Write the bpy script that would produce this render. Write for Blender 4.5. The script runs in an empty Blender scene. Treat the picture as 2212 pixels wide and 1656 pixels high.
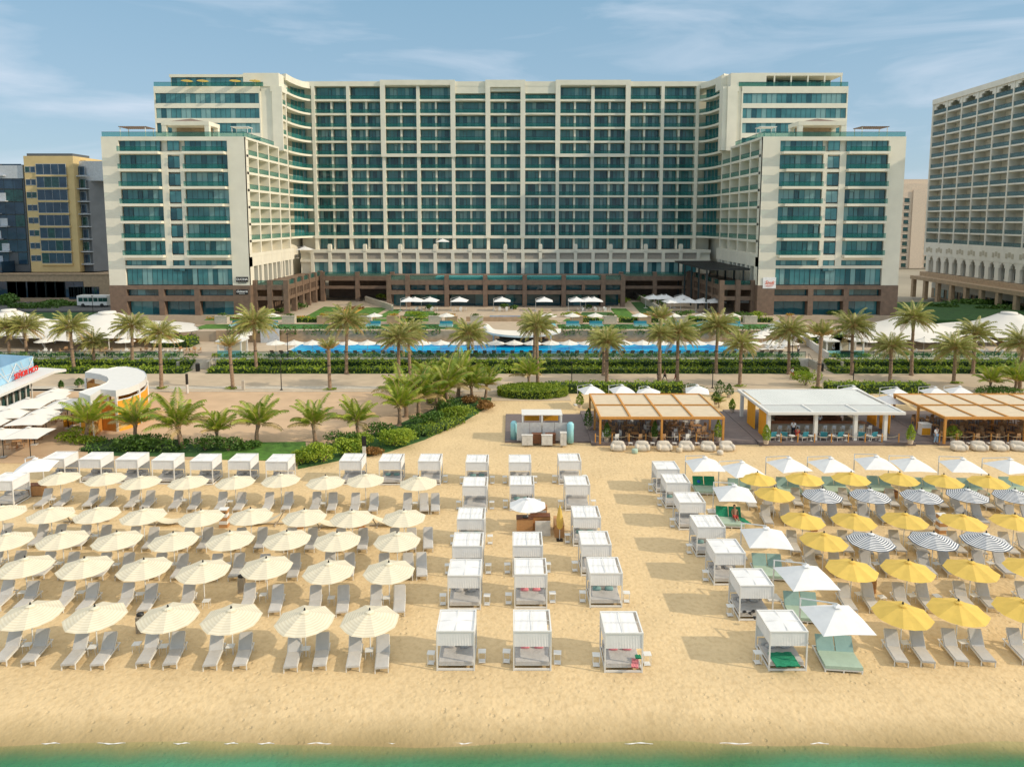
import bpy, bmesh, math, random
from mathutils import Vector, Matrix
R = math.radians
random.seed(7)
sc = bpy.context.scene
col = sc.collection
# ------------------------------------------------------------ camera
H, FPX, TILT = 22.9, 1500.0, R(6.0)
YP = 475 + FPX*math.tan(TILT)
cd = bpy.data.cameras.new('camera'); cam = bpy.data.objects.new('camera', cd); col.objects.link(cam)
cam.location = (0, 0, H); cam.rotation_euler = (R(90)-TILT, 0, 0)
cd.sensor_width = 36; cd.lens = FPX/2212*36
cd.shift_y = -(828-YP)/2212
cd.clip_start = .5; cd.clip_end = 6000
sc.camera = cam
CT, ST = math.cos(TILT), math.sin(TILT)
def ray(x, y):
    u = (x-1106)/FPX; v = -(y-YP)/FPX
    return u, v*ST+CT, v*CT-ST
def G(x, y, z=0.0):                      # survey point -> position on the level z
    dx, dy, dz = ray(x, y); t = (z-H)/dz
    return dx*t, dy*t
def AY(x, y, Y):                         # survey point -> (X, z) on the plane at distance Y
    dx, dy, dz = ray(x, y); t = Y/dy
    return dx*t, H+dz*t
def A(k, x, y, z=0.0): return G(737.33*k+x*.33393, 958.5+y*.33393, z)
def B(k, x, y, z=0.0): return G(737.33*k+x*.33332, 589.8+y*.33332, z)
# ------------------------------------------------------------ world and sun
SUN_EL, SUN_AZ = R(29), R(105)           # azimuth measured from +Y towards +X
w = bpy.data.worlds.new('World'); sc.world = w; w.use_nodes = True
nt = w.node_tree; nt.nodes.clear()
def N(t, **k):
    n = nt.nodes.new(t)
    for a, b in k.items(): setattr(n, a, b)
    return n
out = N('ShaderNodeOutputWorld'); bg = N('ShaderNodeBackground')
sky = N('ShaderNodeTexSky', sky_type='NISHITA', sun_disc=False)
sky.sun_elevation = SUN_EL; sky.sun_rotation = SUN_AZ; sky.air_density = 1.0; sky.dust_density = .6; sky.ozone_density = 2.2
tc = N('ShaderNodeTexCoord'); mp = N('ShaderNodeMapping'); mp.inputs['Scale'].default_value = (1.2, 1.2, 7); mp.inputs['Rotation'].default_value = (0, R(9), R(20))
nz = N('ShaderNodeTexNoise'); nz.inputs['Scale'].default_value = 2.3; nz.inputs['Detail'].default_value = 9; nz.inputs['Roughness'].default_value = .55; nz.inputs['Distortion'].default_value = .7
rp = N('ShaderNodeValToRGB'); rp.color_ramp.elements[0].position = .44; rp.color_ramp.elements[1].position = .72
rp.color_ramp.elements[1].color = (.62, .62, .62, 1)
mx = N('ShaderNodeMix', data_type='RGBA'); mx.inputs[7].default_value = (7.0, 7.7, 8.8, 1)
base = N('ShaderNodeMix', data_type='RGBA'); base.inputs[0].default_value = .72
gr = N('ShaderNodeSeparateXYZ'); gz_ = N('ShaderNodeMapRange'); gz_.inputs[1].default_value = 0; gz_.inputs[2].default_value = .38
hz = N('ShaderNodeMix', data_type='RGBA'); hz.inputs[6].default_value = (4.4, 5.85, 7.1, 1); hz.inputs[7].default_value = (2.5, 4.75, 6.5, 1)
vz = N('ShaderNodeMapRange'); vz.inputs[1].default_value = .42; vz.inputs[2].default_value = .85; zenith_fill = N('ShaderNodeMix', data_type='RGBA'); zenith_fill.inputs[7].default_value = (12.5, 12.2, 11.4, 1)   # brightness added to the unseen zenith to fill the shadows
L = nt.links.new
L(tc.outputs['Generated'], mp.inputs[0]); L(mp.outputs[0], nz.inputs['Vector']); L(nz.outputs[0], rp.inputs[0])
L(rp.outputs[0], mx.inputs[0]); L(tc.outputs['Generated'], gr.inputs[0]); L(gr.outputs[2], gz_.inputs[0]); L(gz_.outputs[0], hz.inputs[0]); L(sky.outputs[0], base.inputs[6]); L(hz.outputs[2], base.inputs[7]); L(gr.outputs[2], vz.inputs[0]); L(vz.outputs[0], zenith_fill.inputs[0]); L(base.outputs[2], zenith_fill.inputs[6]); L(zenith_fill.outputs[2], mx.inputs[6]); L(mx.outputs[2], bg.inputs[0]); L(bg.outputs[0], out.inputs[0])
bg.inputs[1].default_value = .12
sd = bpy.data.lights.new('sun', 'SUN'); sd.energy = 3.55; sd.angle = R(.6); sd.color = (1, .86, .66)
sun = bpy.data.objects.new('sun', sd); col.objects.link(sun); sun.location = (60, 0, 60)
dvec = Vector((math.sin(SUN_AZ)*math.cos(SUN_EL), math.cos(SUN_AZ)*math.cos(SUN_EL), math.sin(SUN_EL)))
sun.rotation_euler = dvec.to_track_quat('Z', 'Y').to_euler()
sc.view_settings.view_transform = 'Standard'; sc.view_settings.look = 'None'; sc.view_settings.exposure = -.16
sc.cycles.max_bounces = 8; sc.cycles.transparent_max_bounces = 12; sc.cycles.use_denoising = True
# ------------------------------------------------------------ materials
MATS = {}
def mat(name, c, rough=.7, var=.12, scale=3.0, bump=0.0, bscale=None, metal=0.0, spec=.5, alpha=1.0, c2=None, rand=.0, trans=0.0, stretch=None, sheen=0):
    m = bpy.data.materials.new(name); m.use_nodes = True; MATS[name] = m
    t = m.node_tree; n = t.nodes; b = n['Principled BSDF']; l = t.links.new
    b.inputs['Roughness'].default_value = rough; b.inputs['Metallic'].default_value = metal
    b.inputs['Specular IOR Level'].default_value = spec; b.inputs['Alpha'].default_value = alpha
    g = n.new('ShaderNodeNewGeometry'); mpn = n.new('ShaderNodeMapping'); l(g.outputs['Position'], mpn.inputs[0])
    if stretch: mpn.inputs['Scale'].default_value = stretch
    nn = n.new('ShaderNodeTexNoise'); nn.inputs['Scale'].default_value = scale; nn.inputs['Detail'].default_value = 5
    l(mpn.outputs[0], nn.inputs['Vector'])
    r = n.new('ShaderNodeValToRGB'); r.color_ramp.elements[0].position = .3; r.color_ramp.elements[1].position = .7
    if c2 is None: lo = [x*(1-var) for x in c]; hi = [min(1, x*(1+var)) for x in c]
    else: lo, hi = c, c2
    r.color_ramp.elements[0].color = (*lo, 1); r.color_ramp.elements[1].color = (*hi, 1)
    l(nn.outputs[0], r.inputs[0]); src = r.outputs[0]
    if rand:
        oi = n.new('ShaderNodeObjectInfo'); mr = n.new('ShaderNodeMapRange'); mr.inputs[3].default_value = 1-rand; mr.inputs[4].default_value = 1+rand
        l(oi.outputs['Random'], mr.inputs[0]); hs = n.new('ShaderNodeHueSaturation'); l(mr.outputs[0], hs.inputs['Value']); l(src, hs.inputs['Color']); src = hs.outputs[0]
    l(src, b.inputs['Base Color'])
    if bump:
        bn = n.new('ShaderNodeTexNoise'); bn.inputs['Scale'].default_value = bscale or scale*3; bn.inputs['Detail'].default_value = 4
        l(mpn.outputs[0], bn.inputs['Vector']); bp = n.new('ShaderNodeBump'); bp.inputs['Strength'].default_value = bump; bp.inputs['Distance'].default_value = .1
        l(bn.outputs[0], bp.inputs['Height']); l(bp.outputs[0], b.inputs['Normal'])
    if trans:
        tr = n.new('ShaderNodeBsdfTranslucent'); ms = n.new('ShaderNodeMixShader'); ms.inputs[0].default_value = trans
        l(src, tr.inputs[0]); l(b.outputs[0], ms.inputs[1]); l(tr.outputs[0], ms.inputs[2]); l(ms.outputs[0], n['Material Output'].inputs[0])
    return m
def sandmat():
    m = mat('sand', (.665, .505, .292), .95, .06, .35, spec=.1)
    t = m.node_tree; n = t.nodes; l = t.links.new; b = n['Principled BSDF']; g = n['Geometry'] if 'Geometry' in n else [x for x in n if x.type == 'NEW_GEOMETRY'][0]
    rampc = [x for x in n if x.type == 'VALTORGB'][0]
    fine = n.new('ShaderNodeTexNoise'); fine.inputs['Scale'].default_value = 3.2; fine.inputs['Detail'].default_value = 6; l(g.outputs['Position'], fine.inputs['Vector'])
    fr = n.new('ShaderNodeValToRGB'); fr.color_ramp.elements[0].position = .32; fr.color_ramp.elements[0].color = (.88, .86, .83, 1); fr.color_ramp.elements[1].position = .55; fr.color_ramp.elements[1].color = (1, 1, 1, 1)
    l(fine.outputs[0], fr.inputs[0])
    mu = n.new('ShaderNodeMix'); mu.data_type = 'RGBA'; mu.blend_type = 'MULTIPLY'; mu.inputs[0].default_value = 1
    l(rampc.outputs[0], mu.inputs[6]); l(fr.outputs[0], mu.inputs[7])
    # damp sand near the water: an irregular band along the shore
    sx = n.new('ShaderNodeSeparateXYZ'); l(g.outputs['Position'], sx.inputs[0])
    wn = n.new('ShaderNodeTexNoise'); wn.inputs['Scale'].default_value = .25; l(g.outputs['Position'], wn.inputs['Vector'])
    ad = n.new('ShaderNodeMath'); ad.operation = 'MULTIPLY_ADD'; ad.inputs[1].default_value = 1.6; l(wn.outputs[0], ad.inputs[0]); l(sx.outputs[1], ad.inputs[2])
    mr = n.new('ShaderNodeMapRange'); mr.inputs[1].default_value = 29.2; mr.inputs[2].default_value = 31.2; l(ad.outputs[0], mr.inputs[0])
    wet = n.new('ShaderNodeMix'); wet.data_type = 'RGBA'; l(mr.outputs[0], wet.inputs[0]); wet.inputs[6].default_value = (.34, .255, .125, 1); l(mu.outputs[2], wet.inputs[7])
    l(wet.outputs[2], b.inputs['Base Color'])
    b1 = n.new('ShaderNodeTexNoise'); b1.inputs['Scale'].default_value = 4.6; b1.inputs['Detail'].default_value = 3; b1.inputs['Roughness'].default_value = .6; l(g.outputs['Position'], b1.inputs['Vector'])
    v = n.new('ShaderNodeTexVoronoi'); v.inputs['Scale'].default_value = 4.2; l(g.outputs['Position'], v.inputs['Vector'])
    pit = n.new('ShaderNodeTexVoronoi'); pit.inputs['Scale'].default_value = 2.1; pit.inputs['Randomness'].default_value = 1; l(g.outputs['Position'], pit.inputs['Vector'])
    pr = n.new('ShaderNodeMapRange'); pr.interpolation_type = 'SMOOTHSTEP'; pr.inputs[1].default_value = .10; pr.inputs[2].default_value = .26; l(pit.outputs[0], pr.inputs[0])
    am = n.new('ShaderNodeMath'); am.operation = 'MULTIPLY_ADD'; am.inputs[1].default_value = .5; l(v.outputs[0], am.inputs[0]); l(b1.outputs[0], am.inputs[2])
    bp = n.new('ShaderNodeBump'); bp.inputs['Strength'].default_value = .5; bp.inputs['Distance'].default_value = .09; tk = n.new('ShaderNodeTexNoise'); tk.inputs['Scale'].default_value = .22; tk.inputs['Detail'].default_value = 4; l(g.outputs['Position'], tk.inputs['Vector']); tr_ = n.new('ShaderNodeMapRange'); tr_.inputs[1].default_value = .42; tr_.inputs[2].default_value = .62; tr_.inputs[3].default_value = .15; tr_.inputs[4].default_value = 1.1; l(tk.outputs[0], tr_.inputs[0])
    ap = n.new('ShaderNodeMath'); ap.operation = 'MULTIPLY_ADD'; l(tr_.outputs[0], ap.inputs[1]); l(pr.outputs[0], ap.inputs[0]); l(am.outputs[0], ap.inputs[2]); l(ap.outputs[0], bp.inputs['Height']); l(bp.outputs[0], b.inputs['Normal'])
    return m
sandmat()
def glassmat(name, c, rough=.06, tint=None, fac=.6):     # thin coloured glass one can see through
    m = bpy.data.materials.new(name); m.use_nodes = True; MATS[name] = m
    t = m.node_tree; n = t.nodes; b = n['Principled BSDF']; l = t.links.new
    b.inputs['Base Color'].default_value = (*c, 1); b.inputs['Roughness'].default_value = rough
    tr = n.new('ShaderNodeBsdfTransparent'); tr.inputs[0].default_value = (*(tint or (.6, .85, .78)), 1)
    ms = n.new('ShaderNodeMixShader'); ms.inputs[0].default_value = fac
    l(tr.outputs[0], ms.inputs[1]); l(b.outputs[0], ms.inputs[2]); l(ms.outputs[0], n['Material Output'].inputs[0])
    return m
def winmat(name, c, c2, scale=.35):                      # reflective window glass with rooms and curtains behind
    m = mat(name, c, .05, scale=scale, c2=c2, spec=.6)
    t = m.node_tree; n = t.nodes; l = t.links.new; b = n['Principled BSDF']
    g = [x for x in n if x.type == 'NEW_GEOMETRY'][0]
    bn = n.new('ShaderNodeTexNoise'); bn.inputs['Scale'].default_value = .45; l(g.outputs['Position'], bn.inputs['Vector'])
    bp = n.new('ShaderNodeBump'); bp.inputs['Strength'].default_value = .25; bp.inputs['Distance'].default_value = .12; l(bn.outputs[0], bp.inputs['Height']); l(bp.outputs[0], b.inputs['Normal'])
    return m
winmat('window_glass', (.04, .16, .18), (.085, .255, .275)); winmat('window_light', (.17, .33, .34), (.24, .40, .39)); winmat('window_dark', (.012, .07, .09), (.03, .12, .14)); winmat('far_glass', (.01, .03, .06), (.03, .07, .12)); winmat('dark_glass', (.004, .03, .03), (.02, .09, .085), 1.2)
glassmat('rail_glass', (.08, .32, .27), fac=.09, tint=(.90,.97,.95)); glassmat('clear_rail', (.04, .22, .20), fac=.24, tint=(.70,.86,.84)); glassmat('blue_rail', (.12, .22, .25), fac=.35, tint=(.65,.78,.8))
mat('cream', (.78, .735, .61), .75, .05, .4, bump=.05); mat('cream_dark', (.48, .43, .33), .8, .06, 1)
mat('grey_panel', (.36, .32, .27), .8, .1, 3); mat('brown_stone', (.15, .10, .07), .6, .18, 1.2, c2=(.22, .145, .10)); mat('mullion', (.03, .045, .05), .4)
mat('yellow_wall', (.62, .47, .23), .8, .06, .5); mat('dark_grey', (.10, .11, .12), .7); mat('grey_wall', (.24, .25, .27), .7, .1, .4); mat('pale_grey', (.5, .53, .57), .6)
mat('far_beige', (.66, .54, .42), .8); mat('hotel_beige', (.74, .70, .61), .8, .06, .5); mat('tan_stone', (.42, .30, .19), .8, .15, 1.5)
mat('white_paint', (.74, .73, .70), .45, .03, 2); mat('white_roof', (.68, .70, .68), .5, .03, 1); mat('white_fabric', (.82, .82, .82), .85, .04, 2, bump=.12, bscale=5, trans=.1)
mat('tent_fabric', (.76, .73, .67), .75, .05, .3, bump=.1, trans=.08); mat('cream_fabric', (.86, .80, .64), .85, .04, 2, trans=.25, bump=.12, bscale=4)
mat('cream_stripe', (.77, .70, .53), .85, .04, 2, trans=.2); mat('yellow_fabric', (.86, .62, .15), .8, .06, 2, trans=.3, rand=.05, bump=.15, bscale=4)
mat('navy_fabric', (.085, .11, .15), .85, .1, 2); mat('cushion', (.50, .485, .465), .9, .06, 4, rand=.08, bump=.1); mat('mint_cushion', (.40, .52, .42), .9, .06, 4, bump=.1)
mat('mint_back', (.30, .45, .42), .9, .06, 4, bump=.1); mat('mint_teal', (.22, .38, .37), .9, .06, 4); mat('green_towel', (.02, .27, .14), .95, .2, 8, bump=.4, bscale=20); mat('bed_grey', (.50, .48, .46), .9, .08, 3, bump=.3, bscale=4)
mat('wood', (.42, .22, .09), .6, .2, 4, c2=(.55, .29, .12), stretch=(1, 1, 6)); mat('wood_orange', (.56, .26, .055), .55, .12, 3, stretch=(4, 4, .6)); mat('wood_dark', (.16, .06, .025), .5, .25, 4)
mat('pale_wood', (.42, .36, .28), .8, .12, 4); mat('canvas', (.60, .50, .36), .9, .1, 1.5, stretch=(1, 6, 1)); mat('orange_slat', (.80, .36, .02), .6, .12, 2, stretch=(5, 5, .5))
mat('deck', (.16, .13, .125), .8, .2, 1.5, stretch=(1, 8, 1)); mat('paving', (.50, .40, .285), .9, .1, .5, bump=.05); mat('paving_brown', (.54, .38, .24), .95, .10, .35, bump=.1)
mat('kerb', (.50, .45, .37), .8); mat('terrace_floor', (.46, .37, .27), .85, .1, .6); mat('asphalt', (.10, .10, .10), .9); mat('far_ground', (.30, .26, .19), .95, .2, .02)
mat('lawn', (.07, .17, .02), .95, .35, 1.2, bump=.5, bscale=8); mat('lawn_dark', (.035, .10, .02), .95, .3, 1, bump=.5, bscale=8)
mat('leaf', (.15, .26, .012), .6, scale=1.6, c2=(.38, .46, .04), rand=.1, trans=.3); mat('leaf_dark', (.035, .10, .012), .6, scale=2, c2=(.12, .22, .025), rand=.12, trans=.2)
mat('leaf_red', (.22, .10, .03), .7, scale=3, c2=(.35, .20, .05), trans=.2); mat('palm_leaf', (.20, .23, .05), .55, scale=1.5, c2=(.46, .46, .13), rand=.12, trans=.2)
mat('palm_young', (.11, .22, .015), .5, scale=1.2, c2=(.44, .47, .05), rand=.12, trans=.25); mat('dry_frond', (.38, .27, .10), .8, scale=3, c2=(.5, .36, .15))
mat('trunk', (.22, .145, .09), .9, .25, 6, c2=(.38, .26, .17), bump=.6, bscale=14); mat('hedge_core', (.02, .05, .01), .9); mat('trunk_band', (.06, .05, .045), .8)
mat('shower_blue', (.30, .62, .68), .4, .05); mat('sky_panel', (.35, .60, .80), .35, .08, .6); mat('sign_black', (.01, .01, .012), .5); mat('sign_red', (.70, .03, .02), .5); mat('letter_white', (.85, .85, .85), .5)
mat('orange_script', (.8, .15, .05), .5); mat('bean_fabric', (.62, .56, .47), .95, .08, 3, bump=.3, bscale=6); mat('pot', (.55, .46, .36), .8); mat('black_metal', (.02, .02, .02), .4); mat('teal_item', (.03, .25, .33), .6)
mat('rattan', (.40, .24, .12), .8, .25, 8); mat('pink_item', (.75, .25, .28), .9); mat('towel_blue', (.02, .12, .55), .9); mat('stone_white', (.62, .60, .56), .7); mat('rope', (.5, .42, .28), .9)
mat('skin_tan', (.38, .20, .12), .55, .05); mat('hair_dark', (.02, .013, .01), .6); mat('shirt_white', (.75, .76, .78), .9); mat('cloth_dark', (.02, .025, .04), .9); mat('cloth_red', (.45, .06, .05), .9); mat('cloth_blue', (.25, .38, .55), .9)
mat('tyre', (.02, .02, .02), .8); mat('screen_grey', (.55, .56, .57), .4, alpha=.75); mat('tile_dark', (.07, .075, .09), .6, .3, 2); mat('net_beige', (.58, .48, .36), .9)
mat('flower', (.62, .28, .03), .8, scale=2, c2=(.35, .30, .05))
# ------------------------------------------------------------ mesh building
class MB:
    def __init__(s): s.v = []; s.f = []; s.m = []
    def add(s, vs, fs, m=0):
        o = len(s.v); s.v += [tuple(p) for p in vs]; s.f += [tuple(i+o for i in f) for f in fs]; s.m += [m]*len(fs); return s
    def hexa(s, p, m=0): return s.add(p, [(0,3,2,1),(4,5,6,7),(0,1,5,4),(1,2,6,5),(2,3,7,6),(3,0,4,7)], m)
    def box(s, x0, x1, y0, y1, z0, z1, m=0): return s.hexa([(x0,y0,z0),(x1,y0,z0),(x1,y1,z0),(x0,y1,z0),(x0,y0,z1),(x1,y0,z1),(x1,y1,z1),(x0,y1,z1)], m)
    def cbox(s, x, y, z, sx, sy, sz, rz=0, m=0):    # centre x, y, bottom z
        c, n = math.cos(rz), math.sin(rz); P = []
        for zz in (z, z+sz):
            for a, b in ((-1,-1),(1,-1),(1,1),(-1,1)):
                u, v = a*sx/2, b*sy/2; P.append((x+u*c-v*n, y+u*n+v*c, zz))
        return s.hexa(P, m)
    def fb(s, F, u0, u1, d0, d1, z0, z1, m=0):      # box in a facade frame: along u, outward d
        P = [];
        for zz in (z0, z1):
            for u, d in ((u0,d1),(u1,d1),(u1,d0),(u0,d0)): P.append(F.p(u, d, zz))
        return s.hexa(P, m)
    def bar(s, p, q, w, h=None, m=0):
        h = h or w; p, q = Vector(p), Vector(q); d = (q-p).normalized()
        up = Vector((0,0,1)) if abs(d.z) < .95 else Vector((0,1,0))
        a = d.cross(up).normalized()*w/2; b = a.cross(d).normalized()*h/2
        return s.hexa([p-a-b,p+a-b,p+a+b,p-a+b,q-a-b,q+a-b,q+a+b,q-a+b], m)
    def tube(s, pts, r, n=6, m=0, cap=True):
        pts = [Vector(p) for p in pts]; rs = r if isinstance(r, (list, tuple)) else [r]*len(pts); V = []
        for i, p in enumerate(pts):
            d = (pts[min(i+1, len(pts)-1)]-pts[max(i-1, 0)]).normalized()
            up = Vector((0,0,1)) if abs(d.z) < .9 else Vector((1,0,0))
            a = d.cross(up).normalized(); b = d.cross(a)
            for k in range(n):
                t = 2*math.pi*k/n; V.append(p+(a*math.cos(t)+b*math.sin(t))*rs[i])
        F = [(i*n+k, i*n+(k+1)%n, (i+1)*n+(k+1)%n, (i+1)*n+k) for i in range(len(pts)-1) for k in range(n)]
        if cap: F += [tuple(range(n))[::-1], tuple((len(pts)-1)*n+k for k in range(n))]
        return s.add(V, F, m)
    def prism(s, poly, z0, z1, m=0, mt=None):
        n = len(poly); V = [(x,y,z0) for x,y in poly]+[(x,y,z1) for x,y in poly]
        s.add(V, [(i,(i+1)%n,n+(i+1)%n,n+i) for i in range(n)]+[tuple(range(n))[::-1]], m)
        return s.add([(x,y,z1) for x,y in poly], [tuple(range(n))], m if mt is None else mt)
    def blob(s, c, r, m=0, n=8, k=5, e=1.0, jit=0):
        V = []; 
        for i in range(k+1):
            ph = -math.pi/2+math.pi*i/k
            for j in range(n):
                t = 2*math.pi*j/n; cp = abs(math.cos(ph))**e
                f = 1+random.uniform(-jit, jit)
                sg = lambda a: math.copysign(abs(a)**e, a)
                V.append((c[0]+r[0]*cp*sg(math.cos(t))*f, c[1]+r[1]*cp*sg(math.sin(t))*f, c[2]+r[2]*sg(math.sin(ph))*f))
        return s.add(V, [(i*n+j, i*n+(j+1)%n, (i+1)*n+(j+1)%n, (i+1)*n+j) for i in range(k) for j in range(n)], m)
    def build(s, name, mats, parent=None, smooth=False):
        me = bpy.data.meshes.new(name); me.from_pydata(s.v, [], s.f)
        for x in (mats if isinstance(mats, (list, tuple)) else [mats]): me.materials.append(MATS[x])
        me.polygons.foreach_set('material_index', s.m)
        if smooth: me.polygons.foreach_set('use_smooth', [True]*len(s.f))
        me.update(); o = bpy.data.objects.new(name, me); col.objects.link(o)
        if parent is not None: o.parent = parent
        return o
class Frame:
    def __init__(s, o, e): s.o = o; s.e = e; s.n = (e[1], -e[0])
    def p(s, u, d, z): return (s.o[0]+s.e[0]*u+s.n[0]*d, s.o[1]+s.e[1]*u+s.n[1]*d, z)
def tag(o, label, cat, group=None, kind=None):
    if label: o['label'] = label
    if cat: o['category'] = cat
    if group: o['group'] = group
    if kind: o['kind'] = kind
    return o
def struct(o): o['kind'] = 'structure'; return o
def empty(name, label, cat, loc=(0,0,0), rz=0, group=None):
    o = bpy.data.objects.new(name, None); col.objects.link(o); o.location = loc; o.rotation_euler = (0,0,rz); o.empty_display_size = .2
    return tag(o, label, cat, group)
KIDS = {}
def copy_tree(o, parent=None):
    c = o.copy(); col.objects.link(c)
    if parent is not None: c.parent = parent
    for ch in (KIDS.get(o.name) or o.children): copy_tree(ch, c)
    return c
FIRST = set()
def place(proto, x, y, z=0, rz=0, label=None, group=None, s=None):
    if proto.name in FIRST: o = copy_tree(proto)
    else: o = proto; FIRST.add(proto.name); KIDS[proto.name] = list(proto.children)
    o.location = (x, y, z); o.rotation_euler = (0, 0, rz)
    if s is not None: o.scale = (s, s, s) if not isinstance(s, tuple) else s
    if label: o['label'] = label
    if group: o['group'] = group
    return o
TN = ['','first','second','third','fourth','fifth','sixth','seventh','eighth','ninth','tenth','eleventh','twelfth','thirteenth','fourteenth','fifteenth','sixteenth','seventeenth','eighteenth','nineteenth']
ORD = TN[1:]+[(t_+'-'+TN[u_] if u_ else t_[:-1]+'ieth') for t_ in ('twenty','thirty','forty','fifty','sixty','seventy','eighty','ninety','onehundredty') for u_ in range(10)]
def nth(i, n=None):
    if n is not None and i == n-1 and n > 2: return 'last'
    return ORD[i]
def text_mesh(name, s, size, material, parent, loc, rot=(R(90),0,0), ext=.02, shear=0, align='CENTER', sx=1):
    c = bpy.data.curves.new(name, 'FONT'); c.body = s; c.size = size; c.extrude = ext; c.align_x = align; c.align_y = 'CENTER'; c.shear = shear; c.offset = size*.012
    t = bpy.data.objects.new('tmp', c); col.objects.link(t); bpy.context.view_layer.update()
    me = bpy.data.meshes.new_from_object(t); bpy.data.objects.remove(t); bpy.data.curves.remove(c)
    me.name = name; me.materials.clear(); me.materials.append(MATS[material])
    o = bpy.data.objects.new(name, me); col.objects.link(o); o.parent = parent; o.location = loc; o.rotation_euler = rot; o.scale = (sx, 1, 1)
    return o
# ------------------------------------------------------------ the ground
def zs(y): return 0 if y > 31.8 else -.33*((31.8-y)/3.1)**1.3 if y > 28.7 else -.33-(28.7-y)*.14
ys = [5, 15, 22, 25] + [25.5+i*.35 for i in range(22)] + [34+i*2 for i in range(38)]
xs = [-400, -200, -120] + [-60+i*2.0 for i in range(61)] + [120, 200, 400]
m = MB(); V = []
rr = random.Random(3)
for y in ys:
    for x in xs:
        yy = y + (.18*math.sin(x*.31)+.09*math.sin(x*.9+1)+.05*math.sin(x*2.3) if 26 < y < 32.8 else 0)
        V.append((x, yy, zs(y)+0))
nx = len(xs); m.add(V, [(j*nx+i, j*nx+i+1, (j+1)*nx+i+1, (j+1)*nx+i) for j in range(len(ys)-1) for i in range(nx-1)])
struct(m.build('sand', ['sand'], smooth=True))
m = MB(); m.add([(-3000,107.4,-.25),(3000,107.4,-.25),(3000,5000,-.25),(-3000,5000,-.25)], [(0,1,2,3)]); struct(m.build('ground', ['far_ground']))
# sea: tinted see-through near the shore, more opaque further out
sm = bpy.data.materials.new('sea'); sm.use_nodes = True; MATS['sea'] = sm
t = sm.node_tree; n = t.nodes; l = t.links.new; b = n['Principled BSDF']
b.inputs['Base Color'].default_value = (.008, .20, .12, 1); b.inputs['Roughness'].default_value = .12
g = n.new('ShaderNodeNewGeometry'); sx = n.new('ShaderNodeSeparateXYZ'); l(g.outputs['Position'], sx.inputs[0])
cn = n.new('ShaderNodeTexNoise'); cn.inputs['Scale'].default_value = .09; l(g.outputs['Position'], cn.inputs['Vector'])
cr = n.new('ShaderNodeValToRGB'); cr.color_ramp.elements[0].position = .35; cr.color_ramp.elements[0].color = (.02, .16, .045, 1); cr.color_ramp.elements[1].position = .62; cr.color_ramp.elements[1].color = (.04, .28, .14, 1)
l(cn.outputs[0], cr.inputs[0]); l(cr.outputs[0], b.inputs['Base Color'])
wn = n.new('ShaderNodeTexNoise'); wn.inputs['Scale'].default_value = .4; l(g.outputs['Position'], wn.inputs['Vector'])
ad = n.new('ShaderNodeMath'); ad.operation = 'MULTIPLY_ADD'; ad.inputs[1].default_value = .6; l(wn.outputs[0], ad.inputs[0]); l(sx.outputs[1], ad.inputs[2])
mr = n.new('ShaderNodeMapRange'); mr.interpolation_type = 'SMOOTHSTEP'; mr.inputs[1].default_value = 27.4; mr.inputs[2].default_value = 29.2; mr.inputs[3].default_value = .93; mr.inputs[4].default_value = .0; l(ad.outputs[0], mr.inputs[0])
tr = n.new('ShaderNodeBsdfTransparent'); tr.inputs[0].default_value = (.93, .985, .93, 1); ms = n.new('ShaderNodeMixShader')
l(mr.outputs[0], ms.inputs[0]); l(tr.outputs[0], ms.inputs[1]); l(b.outputs[0], ms.inputs[2]); l(ms.outputs[0], n['Material Output'].inputs[0])
rn = n.new('ShaderNodeTexNoise'); rn.inputs['Scale'].default_value = 3.2; rn.inputs['Detail'].default_value = 6; l(g.outputs['Position'], rn.inputs['Vector'])
bp = n.new('ShaderNodeBump'); bp.inputs['Strength'].default_value = .7; bp.inputs['Distance'].default_value = .1; l(rn.outputs[0], bp.inputs['Height']); l(bp.outputs[0], b.inputs['Normal'])
m = MB(); m.add([(-1500,-1500,-.33),(1500,-1500,-.33),(1500,29.6,-.33),(-1500,29.6,-.33)], [(0,1,2,3)]); struct(m.build('sea', ['sea']))
m = MB()
for px, w_ in ((240, 60), (392, 36), (500, 30), (575, 36), (690, 50), (850, 30), (1380, 60), (1590, 70), (1770, 40), (110, 40), (1000, 40)):
    x, y = G(px, 1604, -.3); w2 = w_/2*y/1500*1.1; P = []; Q = []
    for i in range(13):
        a = i/12; u = x-w2+2*w2*a; c = y+.03*math.sin(a*7+px)
        h_ = .018*math.sin(math.pi*a)*(1+.7*math.sin(a*17+px))+.003
        P.append((u, c-h_, -.315)); Q.append((u, c+h_, -.30))
    m.add(P+Q, [(i, i+1, 14+i, 13+i) for i in range(12)])
tag(m.build('foam', ['white_paint']), 'thin broken white foam line where the green water meets the sand', 'foam', kind='stuff')
# promenade and the terraces behind it
def sheet(name, poly, z, material, cut=.25):
    mm = MB(); mm.prism(poly, z-cut, z); return struct(mm.build(name, [material]))
def rect(x0, x1, y0, y1): return [(x0,y0),(x1,y0),(x1,y1),(x0,y1)]
pm = G(0, 858)[1]
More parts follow.
